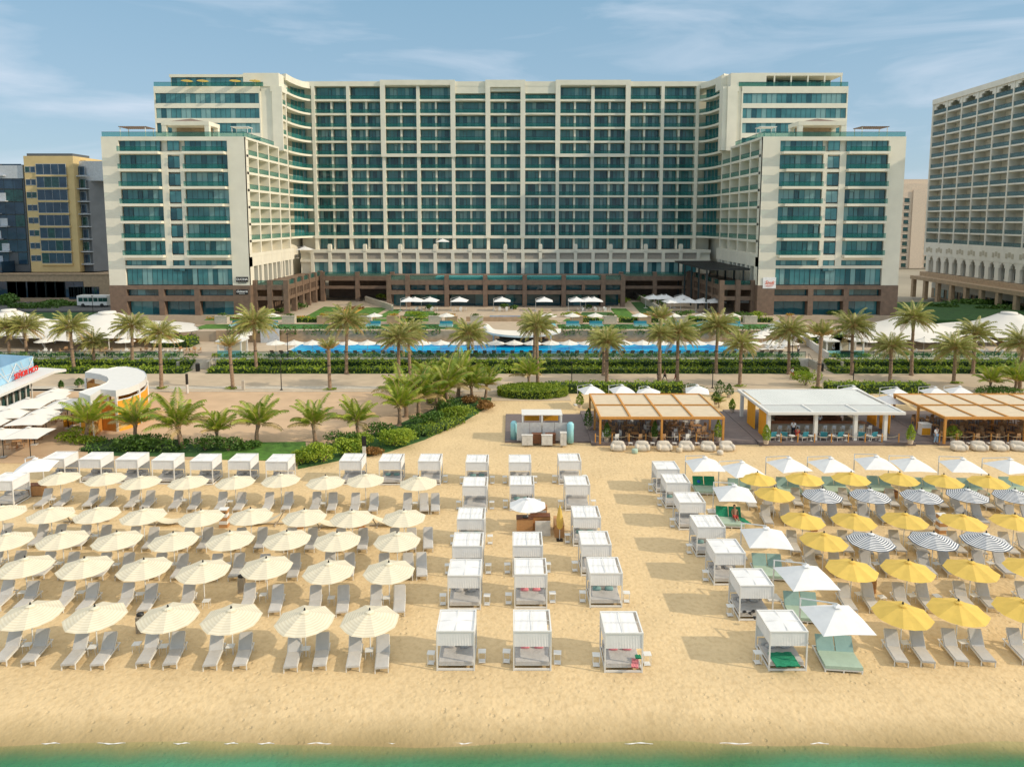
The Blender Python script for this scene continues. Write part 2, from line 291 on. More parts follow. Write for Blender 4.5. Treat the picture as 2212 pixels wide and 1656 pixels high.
# brown square left of the path, behind the young palms
sq = [G(*p) for p in ((-400, 1000), (100, 1000), (700, 985), (860, 925), (1010, 885), (1055, 858))]
sheet('brown_paving', [(-200, sq[0][1])]+sq+[(sq[-1][0], 93.2), (-200, 93.2)], .05, 'paving_brown')
sheet('promenade', rect(-200, 200, 91.3, 107.2), .09, 'paving')
for i, (ya, yb) in enumerate(((91.0, 91.3),)): sheet('kerb', rect(-200, 200, ya, yb), .12, 'kerb')
sheet('promenade_band', rect(-200, G(940, 840)[0], 92.4, 94.0), .098, 'kerb')
sheet('path', rect(G(1000,840)[0], G(1225,840)[0], 86.5, 90.98), .06, 'paving')
X1, X2 = G(413, 790)[0]-.3, G(457, 790)[0]+.6; X3, X4 = G(1745, 790)[0], G(1795, 790)[0]
TZ = 1.2
sheet('pool_terrace', rect(-200, 200, 107.2, 123), TZ, 'terrace_floor', 1.4)
UZ = 3.1
sheet('upper_terrace', rect(-56.5, 57, 123, 143.2), UZ, 'terrace_floor', 3.2)
sheet('hotel_forecourt', rect(-84, 84, 143.2, 215), UZ+.02, 'terrace_floor', 3.2)
sheet('side_lawn', rect(-230, -56.51, 123, 143.2), TZ+.05, 'terrace_floor', 1.5); sheet('side_lawn', rect(57.01, 230, 123, 143.2), TZ+.05, 'terrace_floor', 1.5); sheet('side_lawn', rect(-230, -84.01, 143.21, 160), TZ+.35, 'lawn_dark', 1.5)
sheet('far_lawn', rect(84, 230, 143.2, 175), 2.2, 'lawn_dark', 2.4)
sheet('road', rect(-260, -84, 160, 178), 1.9, 'asphalt', 2)
# stairs
for xa, xb in ((X1, X2), (X3, X4)):
    mm = MB()
    for i in range(8): mm.box(xa, xb, 104.7+i*.31, 107.19, .1+.137*i, .1+.137*(i+1)+(0 if i < 7 else -.002))
    mm.box(xa-.35, xa-.02, 104.4, 107.3, .1, 1.35); mm.box(xb+.02, xb+.35, 104.4, 107.3, .1, 1.35)
    o = mm.build('stair', ['kerb']); tag(o, 'grey stone steps up from the promenade beside the '+('orange-trunked pruned palm' if xa < 0 else 'small white garden cabin'), 'stairs')
    for s_, lb in ((xa-.18, 'left'), (xb+.18, 'right')):
        h_ = MB(); h_.tube([(s_,104.5,.9),(s_,107.3,2.1)], .03); 
        for q in (0, .5, 1): h_.tube([(s_,104.5+2.8*q,.2+q*1.1),(s_,104.5+2.8*q,.9+1.2*q)], .025)
        tag(h_.build('handrail', ['black_metal']), 'dark metal handrail on the %s edge of the %s promenade steps' % (lb, 'western' if xa < 0 else 'eastern'), 'handrail')
# terrace front edge and glass rails
def glass_rail(x0, x1, y, z, label, h=1.15, matn='rail_glass', step=2.0):
    o = empty('glass_railing', label, 'railing', ((x0+x1)/2, y, z), group='glass railings of the terraces')
    w_ = (x1-x0)/2; g_ = MB(); n_ = max(1, round(2*w_/step))
    for i in range(n_): g_.box(-w_+2*w_*i/n_+.03, -w_+2*w_*(i+1)/n_-.03, -.01, .01, .05, h-.04)
    g_.build('glass_pane', [matn], o)
    p_ = MB(); p_.box(-w_, w_, -.04, .04, h-.04, h+.03)
    for i in range(n_+1): p_.cbox(-w_+2*w_*i/n_, 0.04, 0, .05, .05, h-.045)
    p_.build('handrail', ['mullion'], o); return o
sheet('terrace_edge', rect(-200, X1-.36, 106.9, 107.19), 1.34, 'stone_white', 1.3); sheet('terrace_edge', rect(X2+.36, X3-.36, 106.9, 107.19), 1.34, 'stone_white', 1.3); sheet('terrace_edge', rect(X4+.36, 200, 106.9, 107.19), 1.34, 'stone_white', 1.3)
glass_rail(-100, X1-.6, 107.5, TZ, 'long glass railing in front of the restaurant under the left tent')
glass_rail(X2+.6, X3-.6, 107.5, TZ, 'very long glass railing between the pool sunbeds and the clipped hedge')
glass_rail(X4+.6, 100, 107.5, TZ, 'long glass railing in front of the right tents')
# ------------------------------------------------------------ the pool
PX0, PX1 = G(612, 766, TZ)[0], G(1612, 766, TZ)[0]
PY0, PY1 = 111.6, 121.6
pw = mat('pool_water', (.0, .46, .82), .08, scale=.22, c2=(.0, .24, .60), spec=.2, stretch=(1, 2.2, 1)); 
t = pw.node_tree; bp = t.nodes.new('ShaderNodeBump'); rn = t.nodes.new('ShaderNodeTexNoise'); rn.inputs['Scale'].default_value = 1.6; t.links.new(rn.outputs[0], bp.inputs['Height']); bp.inputs['Strength'].default_value = .15; bp.inputs['Distance'].default_value = .1
g = [x for x in t.nodes if x.type == 'NEW_GEOMETRY'][0]; t.links.new(g.outputs['Position'], rn.inputs['Vector']); t.links.new(bp.outputs[0], t.nodes['Principled BSDF'].inputs['Normal'])
for e in t.nodes:
    if e.type == 'VALTORGB': e.color_ramp.elements[0].position = .45; e.color_ramp.elements[1].position = .58
m = MB(); m.prism(rect(PX0, PX1, PY0, PY1), TZ-.2, TZ+.03); struct(m.build('pool_water', ['pool_water']))
m = MB(); m.box(PX0-.4, PX1+.4, PY0-.4, PY0-.01, TZ, TZ+.12); m.box(PX0-.4, PX1+.4, PY1+.01, PY1+.4, TZ, TZ+.12); m.box(PX0-.4, PX0-.01, PY0-.01, PY1+.01, TZ, TZ+.12); m.box(PX1+.01, PX1+.4, PY0-.01, PY1+.01, TZ, TZ+.12)
struct(m.build('pool_edge', ['stone_white']))
# retaining wall behind the pool
xw0 = G(452, 735, 2)[0]
struct(MB().box(max(xw0, -56.5), 57, 122.6, 122.99, TZ, UZ+.15).build('retaining_wall', ['tan_stone']))
# ------------------------------------------------------------ foliage makers
def leaves(mb, pts, s, m=0, flat=.0, rnd=random):
    for p in pts:
        a = rnd.uniform(0, 6.28); e = rnd.uniform(-1.2, 1.2)*(1-flat); d = Vector((math.cos(a)*math.cos(e), math.sin(a)*math.cos(e), math.sin(e)))
        q = d.cross(Vector((rnd.uniform(-1,1), rnd.uniform(-1,1), rnd.uniform(-.3,1)))).normalized(); k = s*rnd.uniform(.6, 1.3)
        p = Vector(p); mb.add([p-d*k/2, p+q*k*.28, p+d*k/2, p-q*k*.28], [(0,1,2,3)], m)
def hedge(x0, x1, y0, y1, z0, h, label, leaf='leaf', dens=26, s=.26, name='hedge', group=None, core=True, cat='hedge'):
    rn_ = random.Random(int(x0*100)+int(y0*7)); o = empty(name, label, cat, ((x0+x1)/2, (y0+y1)/2, z0), group=group)
    w_, d_ = (x1-x0)/2, (y1-y0)/2
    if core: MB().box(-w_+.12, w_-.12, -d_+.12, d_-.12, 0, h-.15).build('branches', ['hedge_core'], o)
    f = MB(); area = 2*w_*(2*d_+h); P = []
    for i in range(int(area*dens)):
        x = rn_.uniform(-w_, w_)
        if rn_.random() < d_/(w_+d_)*.6: P.append((math.copysign(w_, x)-math.copysign(rn_.uniform(-.06, .14), x), rn_.uniform(-d_, d_), rn_.uniform(0, h))); continue
        bumpy = .10*math.sin(x*2.1+y0)+.07*math.sin(x*5.3)
        if rn_.random() < h/(h+2*d_): P.append((x, -d_+rn_.uniform(-.06, .14)+bumpy*.6, rn_.uniform(0, h)))
        else: P.append((x, rn_.uniform(-d_, d_), h-.05+bumpy+rn_.uniform(-.12, .12)))
    leaves(f, P, s, rnd=rn_); f.build('foliage', [leaf], o); return o
def bush_mesh(rx, ry, h, n_, s, seed, leaf, lumps=6):
    rn_ = random.Random(seed); f = MB(); P = []
    C = [(rn_.uniform(-.5,.5)*rx, rn_.uniform(-.5,.5)*ry, rn_.uniform(.35,.7)*h, rn_.uniform(.45,.7)) for _ in range(lumps)]
    for i in range(n_):
        c = rn_.choice(C); a = rn_.uniform(0, 6.28); b_ = math.asin(rn_.uniform(-.7, 1)); r_ = rn_.uniform(.75, 1.05)*c[3]
        P.append((c[0]+rx*r_*math.cos(a)*math.cos(b_), c[1]+ry*r_*math.sin(a)*math.cos(b_), max(.05, c[2]+h*.6*r_*math.sin(b_))))
    leaves(f, P, s, rnd=rn_); return f
def bush(x, y, z, rx, ry, h, label, leaf='leaf', n_=900, s=.22, name='shrub', seed=1, group=None, cat='shrub'):
    o = empty(name, label, cat, (x, y, z), group=group)
    bush_mesh(rx, ry, h, n_, s, seed, leaf).build('foliage', [leaf], o)
    st = MB()
    for i in range(5):
        a = i*1.26; st.tube([(0,0,0),(rx*.3*math.cos(a), ry*.3*math.sin(a), h*.6)], [.05,.02], 5)
    st.build('stem', ['trunk'], o); return o
def frond(mb, az, el, L_, n_, ll, droop, ml, mr_, wid=.05, vee=.5, rnd=random, start=.18):
    # one arching frond: rachis strip with leaflets on both sides
    p = Vector((0,0,0)); pts = [p.copy()]; e = el; ds = L_/n_
    for i in range(n_):
        e -= droop/n_*(.4+1.2*i/n_); p = p+Vector((math.cos(az)*math.cos(e), math.sin(az)*math.cos(e), math.sin(e)))*ds; pts.append(p.copy())
    side = Vector((-math.sin(az), math.cos(az), 0))
    rs = [.035*(1-i/n_)+.008 for i in range(n_+1)]; mb.tube(pts, rs, 3, mr_, cap=False)
    for i in range(1, n_):
        if i/n_ < start: continue
        d = (pts[i+1]-pts[i]).normalized(); up = side.cross(d).normalized()
        f_ = math.sin(math.pi*min(1, .25+.75*i/n_))*.75+.3
        for s_ in (-1, 1):
            for q in (0, .5):
                b0 = pts[i]+(pts[i+1]-pts[i])*q; v_ = (side*s_*.85+d*.75+up*vee*rnd.uniform(.2, 1)-Vector((0,0,.25))).normalized()*ll*f_*rnd.uniform(.8,1.1)
                wv = d*wid; mid = b0+v_*.55
                mb.add([b0-wv*.5, mid-wv*.6, b0+v_-Vector((0,0,.12*ll)), mid+wv*.6+Vector((0,0,.01))], [(0,1,2,3)], ml)
def palm_crown(seed, nf=52, L0=3.0, kind='date'):
    rn_ = random.Random(seed); mb = MB()
    for i in range(nf):
        a = i*2.39996+rn_.uniform(-.2, .2); q = (i+.5)/nf
        if kind == 'date':
            el = R(82)-q**.8*R(95)+rn_.uniform(-.1,.1); frond(mb, a, el, L0*rn_.uniform(.85,1.1), 13, .52, R(58)+rn_.uniform(-.1,.2), 0 if q < .88 else 1, 1, .085, .55, rn_)
        elif kind == 'pruned':
            el = R(86)-q*R(48); frond(mb, a, el, L0*rn_.uniform(.7,1), 10, .42, R(35), 0 if q < .7 else 1, 1, .07, .5, rn_)
        else:
            el = R(86)-q**.9*R(60)+rn_.uniform(-.12,.12); frond(mb, a, el, L0*rn_.uniform(.8,1.1), 13, .72, R(56)+rn_.uniform(-.2,.3), 0 if q < .85 else 1, 1, .085, .1, rn_, .12)
    return mb
def trunk_mesh(seed, h, r0, r1, lean=0):
    rn_ = random.Random(seed); P = []; rs = []; n_ = 26
    for i in range(n_+1):
        q = i/n_; P.append((lean*q*q+.03*math.sin(q*5+seed), .03*math.cos(q*4+seed), h*q)); base = r0+(r1-r0)*q+.10*max(0, q-.8)/.2*.9+.12*max(0, .06-q)/.06
        rs.append(base*(1.06 if i % 2 else .95))
    return MB().tube(P, rs, 10)
DATE = []
for k in range(5):
    o = empty('date_palm', 'date palm', 'palm tree', group='date palms along the promenade')
    trunk_mesh(k, 6.0, .25, .20).build('trunk', ['trunk'], o); bd = MB(); bd.tube([(0,0,0),(0,0,.12)], .25, 10, cap=False)
    c_ = palm_crown(20+k, 62 if k < 4 else 22, 3.0 if k < 4 else 2.0, 'date' if k < 4 else 'pruned').build('crown', ['palm_leaf', 'dry_frond'], o); c_.location = (0,0,6.0)
    band = MB(); band.tube([(0,0,3.3),(0,0,3.42)], .275, 10); band.build('trunk_band', ['trunk_band'], o)
    DATE.append(o)
# (base x, base y, crown-centre y) in the middle survey strip; v = crown variant, s = crown size
DP = [(0,65,570,345,0,.85,'n'),(0,176,562,345,1,1.05,'n'),(0,480,632,345,2,1,'n'),(0,612,612,440,3,.8,'n'),(0,860,612,340,0,1,'n'),(0,1046,748,385,1,.85,'f'),(0,1508,748,470,4,1,'f'),(0,1663,645,320,2,1.15,'n'),
      (1,35,652,310,3,1.1,'n'),(0,2140,755,490,4,1,'f'),(1,375,752,420,0,.95,'f'),(1,445,655,385,2,1,'n'),(1,824,622,395,1,1.1,'n'),(1,1249,610,320,3,.85,'n'),(1,1273,742,345,1,.95,'f'),(1,1700,662,420,2,.85,'n'),(1,1718,718,440,0,.9,'f'),
      (1,2060,645,300,4,1.3,'n'),(1,2178,712,385,1,1.05,'f'),(2,215,648,345,2,1.1,'n'),(2,370,732,455,3,.85,'f'),(2,685,655,375,0,1.05,'n'),(2,875,745,405,4,1.35,'f'),(2,1096,658,345,1,1.1,'n'),(2,1342,716,470,2,.9,'f'),(2,1481,662,290,3,1,'n'),(2,1757,712,485,0,1.05,'f'),(2,1880,652,390,1,1,'n'),(2,2182,760,450,2,1,'f'),(1,2062,735,390,3,.7,'m')]
DP.sort(key=lambda d: d[0]*2212+d[1])
# heights come from the pictured crowns
cnt = {'f': 0, 'n': 0, 'm': 0}; tot = {q: sum(1 for d in DP if d[6] == q) for q in 'fnm'}
for (k, bx, by, cy, v, s_, row) in DP:
    x, y = B(k, bx, by, .1); zc = AY(737.33*k+bx*.33332, 589.8+cy*.33332, y)[1]-.3
    i = cnt[row]; cnt[row] += 1
    if row == 'f': lb = 'date palm on the promenade paving, %s from the left of the paved row' % nth(i)
    elif row == 'n': lb = 'date palm rising out of the clipped hedge, %s from the left of the hedge row' % nth(i)
    else: lb = 'thin date palm close behind the three walkers on the promenade'
    o = place(DATE[v], x, y, .1, random.uniform(0, 6.28), lb)
    o.rotation_euler[0] = random.uniform(-.025, .025); o.rotation_euler[1] = random.uniform(-.025, .025)
    ks = {c.name.split('.')[0]: c for c in o.children}
    ks['trunk'].scale = (1, 1, zc/6.0); ks['trunk_band'].scale = (1, 1, 1); ks['crown'].location = (0, 0, zc); ks['crown'].scale = (s_*1.12,)*3
    if row == 'f':
        g_ = bush(x, y-.1, .1, .9, .7, .28, 'low green plants round the foot of the %s paved-row date palm' % nth(i), 'leaf', 220, .2, 'ground_cover', i, 'planting rings at the palm feet', 'plant')
YP_ = []
for k in range(4):
    o = empty('young_palm', 'young palm', 'palm tree', group='young coconut palms beside the brown square')
    trunk_mesh(40+k, 1.4, .2, .13, .15).build('trunk', ['trunk'], o)
    c_ = palm_crown(50+k, 20, 2.8, 'coco').build('crown', ['palm_young', 'dry_frond'], o); c_.location = (.15, 0, 1.35); YP_.append(o)
YL = [(0,565,1095,1.0,'growing in front of the yellow curved kiosk'),(0,880,1105,1.0,'right of the yellow kiosk, leaning over the dark shrubs'),(0,1175,1135,1.15,'behind the third white cabana of the back row'),(0,1410,1120,.8,'short and dark green behind the fourth back cabana'),(0,1665,1105,1.0,'upright over the lawn behind the sixth back cabana'),(0,2040,1100,.95,'growing out of the big shrub left of the sandy path'),
      (1,110,1070,.9,'at the left edge of the shrub bank, by the small black sign'),(1,375,990,.9,'above the round dark shrub near the path bend'),(1,500,935,.95,'in the middle of the planting beside the brown square'),(1,690,880,1.05,'tallest of the clump at the head of the sandy path'),(1,845,830,.85,'slim, right of the tallest clump palm'),(1,935,810,.85,'at the tip of the planting by the promenade'),(1,1215,755,.95,'standing in the round clipped hedge island'),(2,235,870,.4,'small in a pot between the two pergolas'),(2,1985,780,.8,'behind the right pergola near the promenade'),(2,2150,790,.9,'at the right edge behind the right pergola'),(1,620,900,.8,'half hidden at the back of the planting beside the brown square')]
YL += [(1,420,935,1.0,'over the middle of the shrub bank'),(1,565,845,1.0,'at the back left of the clump'),(1,760,800,1.0,'behind the tallest clump palm')]
for i, (k, bx, by, s_, lb) in enumerate(YL):
    if by > 700 and s_ > .7: s_ *= 1.22 if k != 1 or not 300 < bx < 900 else 1.45
    x, y = B(k, bx, by, 0); place(YP_[i % 4], x, y, 0, i*1.7, 'young green palm ' + lb, s=(s_*.95, s_*.95, s_*1.15))
# ------------------------------------------------------------ parasols
def octo_canopy(o, m1, m2, r=1.5, zr=2.0, za=2.55, bands=12, n=8, rot=R(22.5), vent=True):
    cb = MB()
    for i in range(n):
        a0 = 2*math.pi*i/n+rot; a1 = 2*math.pi*(i+1)/n+rot
        for k in range(bands):
            q0, q1 = k/bands, (k+1)/bands
            z = lambda q: za-(za-zr)*(q**1.12)
            am = (a0+a1)/2; sag = lambda q: .05*q
            P = []
            for q, a in ((q0,a0),(q1,a0),(q1,am),(q1,a1),(q0,a1),(q0,am)):
                rr_ = r*q*(math.cos(math.pi/n)+.012 if a == am else 1); P.append((rr_*math.cos(a), rr_*math.sin(a), z(q)-(sag(q) if a == am else 0)))
            p, n_ = [], 0
            cb.add(P, [(0,1,2,5),(5,2,3,4)], k % 2 if m1 != m2 else 0)
    cn = cb.build('canopy', [m1, m2] if m1 != m2 else [m1], o)
    if vent:
        v = MB(); V = [(0,0,za+.10)]+[(.22*r/1.5*math.cos(2*math.pi*i/n+rot), .22*r/1.5*math.sin(2*math.pi*i/n+rot), za+.0) for i in range(n)]
        v.add(V, [(0, 1+i, 1+(i+1)%n) for i in range(n)]); v.build('vent_cap', [m1], cn)
    return cn
def parasol(name, label, m1, m2, r=1.5, zr=2.0, za=2.55, bands=12, n=8, pole='white_paint', rot=R(22.5), fin='black_metal', sleeves=True):
    o = empty(name, label, 'parasol'); octo_canopy(o, m1, m2, r, zr, za, bands, n, rot)
    MB().tube([(0,0,0),(0,0,za+.06)], .032, 8).build('pole', [pole], o)
    f = MB(); f.tube([(0,0,za+.08),(0,0,za+.2)], [.06,.03], 6); f.build('finial', [fin], o)
    rb = MB()
    for i in range(n):
        a = 2*math.pi*i/n+rot; rb.tube([(0,0,za-.06),(r*.98*math.cos(a), r*.98*math.sin(a), zr-.03)], .012, 4); rb.tube([(0,0,za-.65),(r*.5*math.cos(a), r*.5*math.sin(a), (za+zr)/2-.05)], .01, 4)
    rb.build('ribs', [pole], o); return o
U_CREAM = parasol('parasol', 'cream parasol', 'cream_fabric', 'cream_stripe', 1.56, 2.0, 2.5, 20)
U_YEL = parasol('parasol', 'yellow parasol', 'yellow_fabric', 'yellow_fabric', 1.5, 1.98, 2.5, 3)
U_NAVY = parasol('parasol', 'navy and white striped parasol', 'white_fabric', 'navy_fabric', 1.5, 1.98, 2.5, 22)
U_WH = parasol('parasol', 'white parasol', 'white_fabric', 'white_fabric', 1.4, 1.98, 2.5, 3)
U_TER = parasol('parasol', 'terrace parasol', 'tent_fabric', 'tent_fabric', 1.65, 2.05, 2.6, 3)
def square_parasol(name, label, s, zr, za, material, pole='white_paint', cant=True, mast=(-1.25, 1.5)):
    o = empty(name, label, 'parasol'); cb = MB(); n = 6; C = [(-s/2,-s/2),(s/2,-s/2),(s/2,s/2),(-s/2,s/2)]
    for i in range(4):
        (xa,ya),(xb,yb) = C[i], C[(i+1)%4]
        for k in range(n):
            q0, q1 = k/n, (k+1)/n; z = lambda q: za-(za-zr)*q**1.1
            mxx, my = (xa+xb)/2*1.0, (ya+yb)/2
            P = [(xa*q0,ya*q0,z(q0)),(xa*q1,ya*q1,z(q1)),(mxx*q1,my*q1,z(q1)-.0*q1+.06*q1),(xb*q1,yb*q1,z(q1)),(xb*q0,yb*q0,z(q0)),(mxx*q0,my*q0,z(q0)+.06*q0)]
            cb.add(P, [(0,1,2,5),(5,2,3,4)])
    cn = cb.build('canopy', [material], o); v = MB(); v.add([(0,0,za+.12),(-.2,-.2,za+.03),(.2,-.2,za+.03),(.2,.2,za+.03),(-.2,.2,za+.03)], [(0,1,2),(0,2,3),(0,3,4),(0,4,1)]); v.build('vent_cap', [material], cn)
    if cant:
        mx_, my = mast; MB().tube([(mx_,my,0),(mx_,my,za-.34)], .045, 8).build('mast', [pole], o)
        a = MB(); a.bar((mx_,my,za-.36),(0,0,za+.17), .045, .06); a.tube([(0,0,za+.16),(0,0,za)], .03); a.build('arm', [pole], o)
        MB().cbox(mx_, my, 0, .8, .8, .09).build('base', ['stone_white'], o)
    else:
        MB().tube([(0,0,0),(0,0,za+.1)], .04, 8).build('pole', [pole], o); MB().cbox(0, 0, 0, .5, .5, .07).build('base', ['stone_white'], o)
    rb = MB()
    for (xa,ya) in C+[((C[i][0]+C[(i+1)%4][0])/2, (C[i][1]+C[(i+1)%4][1])/2) for i in range(4)]: rb.tube([(0,0,za-.05),(xa*.97,ya*.97,zr-.04)], .014, 4)
    rb.build('ribs', [pole], o); return o
S_WH = square_parasol('cantilever_parasol', 'white square cantilever parasol', 2.75, 2.05, 2.8, 'white_fabric')
S_TER = square_parasol('square_parasol', 'square restaurant parasol', 3.3, 2.3, 2.95, 'tent_fabric', cant=False, pole='black_metal')
S_HOT = square_parasol('cantilever_parasol', 'white forecourt parasol', 3.6, 2.5, 3.5, 'white_fabric', mast=(-1.9, -.3))
# umbrella apex positions read from the survey of the beach, row by row
ZA = 2.6
def row(proto, pts, fmt, group, cat=None, z=ZA, rz=0, jit=0):
    n_ = len(pts)
    for i, (k, cx, cy) in enumerate(pts):
        x, y = A(k, cx, cy, z); place(proto, x, y, 0, rz+random.uniform(-jit, jit), fmt.replace('%s', nth(i, n_)), group)
g_ = 'cream striped parasols on the left of the beach'
row(U_CREAM, [(0,385,178),(0,680,182),(0,908,203),(0,1217,202),(0,1520,202),(0,1815,190),(0,2105,203),(1,155,190),(1,498,208)], 'cream parasol in the back row before the white cabanas, %s from the left', g_, jit=.15)
row(U_CREAM, [(0,10,395),(0,325,405),(0,625,405),(0,925,415),(0,1300,425),(0,1620,415),(0,1968,422),(1,68,428),(1,405,426)], 'cream parasol in the hammock row, %s from the left', g_, jit=.15)
row(U_CREAM, [(0,40,572),(0,400,563),(0,755,566),(0,1120,571),(0,1487,565),(0,1855,562),(0,2180,570),(1,360,572)], 'cream striped parasol in the third row from the cabanas, %s from the left', g_, jit=.15)
row(U_CREAM, [(0,160,731),(0,545,735),(0,930,743),(0,1312,760),(0,1722,735),(0,2125,762),(1,307,762)], 'cream striped parasol in the second row from the sea, %s from the left', g_, jit=.15)
row(U_CREAM, [(0,195,1034),(0,612,1047),(0,1085,1050),(0,1495,1058),(0,1970,1071),(1,183,1070)], 'cream striped parasol in the front row nearest the sea, %s from the left', g_, jit=.1)
g_ = 'yellow parasols on the right of the beach'
row(U_YEL, [(2,485,182),(2,790,182),(2,1090,180),(2,1405,182),(2,1690,195),(2,1980,200),(2,2250,196)], 'yellow parasol in the rearmost yellow row, %s from the left', g_, jit=.15)
row(U_YEL, [(2,595,277)], 'single yellow parasol left of the back row of navy striped parasols', g_)
row(U_YEL, [(2,780,441),(2,1110,445),(2,1440,441),(2,1815,450),(2,2150,452)], 'yellow parasol in the row between the two navy striped rows, %s from the left', g_, jit=.15)
row(U_YEL, [(2,915,571)], 'single yellow parasol left of the front row of navy striped parasols', g_)
row(U_YEL, [(2,1097,750),(2,1460,752),(2,1870,752),(2,2262,744)], 'yellow parasol in the second row from the sea, %s from the left', g_, jit=.15)
row(U_YEL, [(2,1425,1031),(2,1785,1011),(2,2215,1005)], 'yellow parasol in the front row nearest the sea, %s from the left', g_, jit=.1)
g_ = 'navy and white striped parasols'
row(U_NAVY, [(2,905,285),(2,1215,287),(2,1547,290),(2,1845,285),(2,2150,290)], 'navy and white striped parasol in the back striped row, %s from the left', g_, jit=.2)
row(U_NAVY, [(2,1220,571),(2,1625,568),(2,1965,571)], 'navy and white striped parasol in the front striped row, %s from the left', g_, jit=.2)
g_ = 'white square cantilever parasols on the beach'
for cx, cy, lb, rz in ((1000,1052,'nearest the sea, over the front mint double daybed',.04),(800,790,'over the second mint daybed from the sea',.05),(542,545,'behind the mint daybeds, third from the sea',-.1),(335,268,'left of the single yellow parasol, fourth from the sea',-.1)):
    x, y = A(2, cx, cy, 2.8); place(S_WH, x, y, 0, rz, 'white square cantilever parasol '+lb, g_)
pts = [(145,88),(385,118),(690,90),(960,92),(1255,80),(1490,90),(1815,97),(2120,99)]
for i, (cx, cy) in enumerate(pts):
    x, y = A(2, cx, cy, 2.8); place(S_WH, x, y, 0, random.uniform(-.25, .25), 'white square parasol in the row before the beach bars, %s from the left' % nth(i, 8), g_)
x, y = A(1, 1205, 343, 2.6); place(U_WH, x, y, 0, 0, 'single white octagonal parasol beside the wooden pop-up bar'); U_WH['group'] = 'single parasols'
x, y = A(0, 228, 96, 2.8); place(S_WH, x, y, 0, .3, 'white square parasol by the leftmost back cabana', g_)
# ------------------------------------------------------------ sun loungers
def lounger():
    o = empty('sun_lounger', 'sun lounger', 'sun lounger'); W_ = .33
    f = MB()
    for s in (-1, 1): f.box(s*W_-.025, s*W_+.025, -.95, .95, .27, .33)
    f.box(-W_+.026, W_-.026, -.95, -.90, .272, .328); f.box(-W_+.026, W_-.026, .90, .95, .272, .328); f.box(-W_+.026, W_-.026, .2, .24, .272, .328)
    f.build('frame', ['white_paint'], o)
    for sx in (-1, 1):
        for y in (-.9, .72):
            MB().cbox(sx*W_, y, 0, .045, .05, .268).build('leg', ['white_paint'], o)
    c = MB(); c.box(-W_+.02, W_-.02, -.97, .27, .335, .405); c.box(-W_+.01, W_-.01, -1.0, -.971, .30, .40); c.build('seat_cushion', ['cushion'], o)
    q = R(57); bk = MB(); p0 = Vector((0,.27,.36)); d = Vector((0, math.cos(q), math.sin(q))); nn = Vector((0,-math.sin(q), math.cos(q)))
    L_ = .86; P = []
    for t_ in (0, .07):
        for a, b_ in ((-1,0),(1,0),(1,1),(-1,1)): P.append(p0+Vector((a*(W_-.02),0,0))+d*(b_*L_)+nn*t_)
    bk.hexa(P); bk.build('backrest', ['cushion'], o)
    s_ = MB()
    for s in (-1, 1): s_.bar((s*(W_-.03), .75, .33), (s*(W_-.03), .27+.5*math.cos(q)+.03, .36+.5*math.sin(q)-.05), .025); s_.bar((s*(W_+.005),.24,.34),(s*(W_+.005),.27+.8*math.cos(q),.34+.8*math.sin(q)), .03)
    s_.bar((-W_+.03, .27+.5*math.cos(q)+.03, .36+.5*math.sin(q)-.05),(W_-.03, .27+.5*math.cos(q)+.03, .36+.5*math.sin(q)-.05), .02); s_.bar((-W_-.005,.27+.8*math.cos(q),.34+.8*math.sin(q)),(W_+.005,.27+.8*math.cos(q),.34+.8*math.sin(q)), .02)
    s_.build('backrest_frame', ['white_paint'], o)
    return o
LG = lounger()
HO, HZ = (.78, 1.0)                       # head end offset and height
def loungers(pts, rz, fmt, group):
    for i, (k, cx, cy) in enumerate(pts):
        x, y = A(k, cx, cy, HZ); r_ = rz+random.uniform(-.03, .03)
        place(LG, x+HO*math.sin(r_), y-HO*math.cos(r_), 0, r_, fmt % nth(i, len(pts)), group)
g_ = 'grey cushioned sun loungers on the left of the beach'
FR = [(0,45-90,1200)] if 0 else []
loungers([(0,110,1198),(0,285,1198),(0,540,1217),(0,722,1218),(0,995,1207),(0,1160,1215),(0,1410,1222),(0,1595,1220),(0,1910,1232),(0,2090,1222),(1,95,1228),(1,270,1235)], .13, 'sun lounger in the left-hand front row, %s from the left', g_)
loungers([(0,65,884),(0,225,890),(0,460,893),(0,612,900),(0,840,900),(0,988,906),(0,1230,902),(0,1622,902),(0,1802,912),(0,2045,916),(1,15,916),(1,228,912),(1,378,914)], .14, 'sun lounger in the second left-hand row from the sea, %s from the left', g_)
loungers([(0,-5,692),(0,145,694),(0,335,700),(0,487,702),(0,695,706),(0,842,706),(0,1052,708),(0,1190,712),(0,1412,714),(0,1555,708),(0,1720,716),(0,1912,710),(0,2140,700),(1,55,706),(1,278,710),(1,432,708),(1,517,704)], .13, 'sun lounger in the third left-hand row from the sea, %s from the left', g_)
loungers([(0,60,517),(0,290,522),(0,405,522),(0,565,528),(0,697,527),(0,885,537),(0,1003,542),(0,1232,542),(0,1352,542),(0,1567,546),(0,1702,542),(0,1892,546),(0,2027,546),(1,0,548),(1,142,548),(1,346,546),(1,455,546),(1,560,542)], .12, 'sun lounger in the fourth left-hand row from the sea, %s from the left', g_)
loungers([(0,320,291),(0,442,291),(0,617,293),(0,727,293),(0,882,298),(0,980,304),(0,1162,306),(0,1276,312),(0,1447,313),(0,1568,316),(0,1748,316),(0,1872,313),(0,2053,313),(0,2157,317),(1,95,320),(1,214,322),(1,430,320),(1,533,322),(1,607,322)], .12, 'sun lounger in the rear row near the white cabanas, %s from the left', g_)
g_ = 'grey cushioned sun loungers on the right of the beach'
loungers([(2,1340,1200),(2,1503,1203),(2,1708,1196),(2,1880,1198),(2,2128,1193),(2,2290,1193)], -.15, 'sun lounger in the front row under yellow parasols, %s from the left', g_)
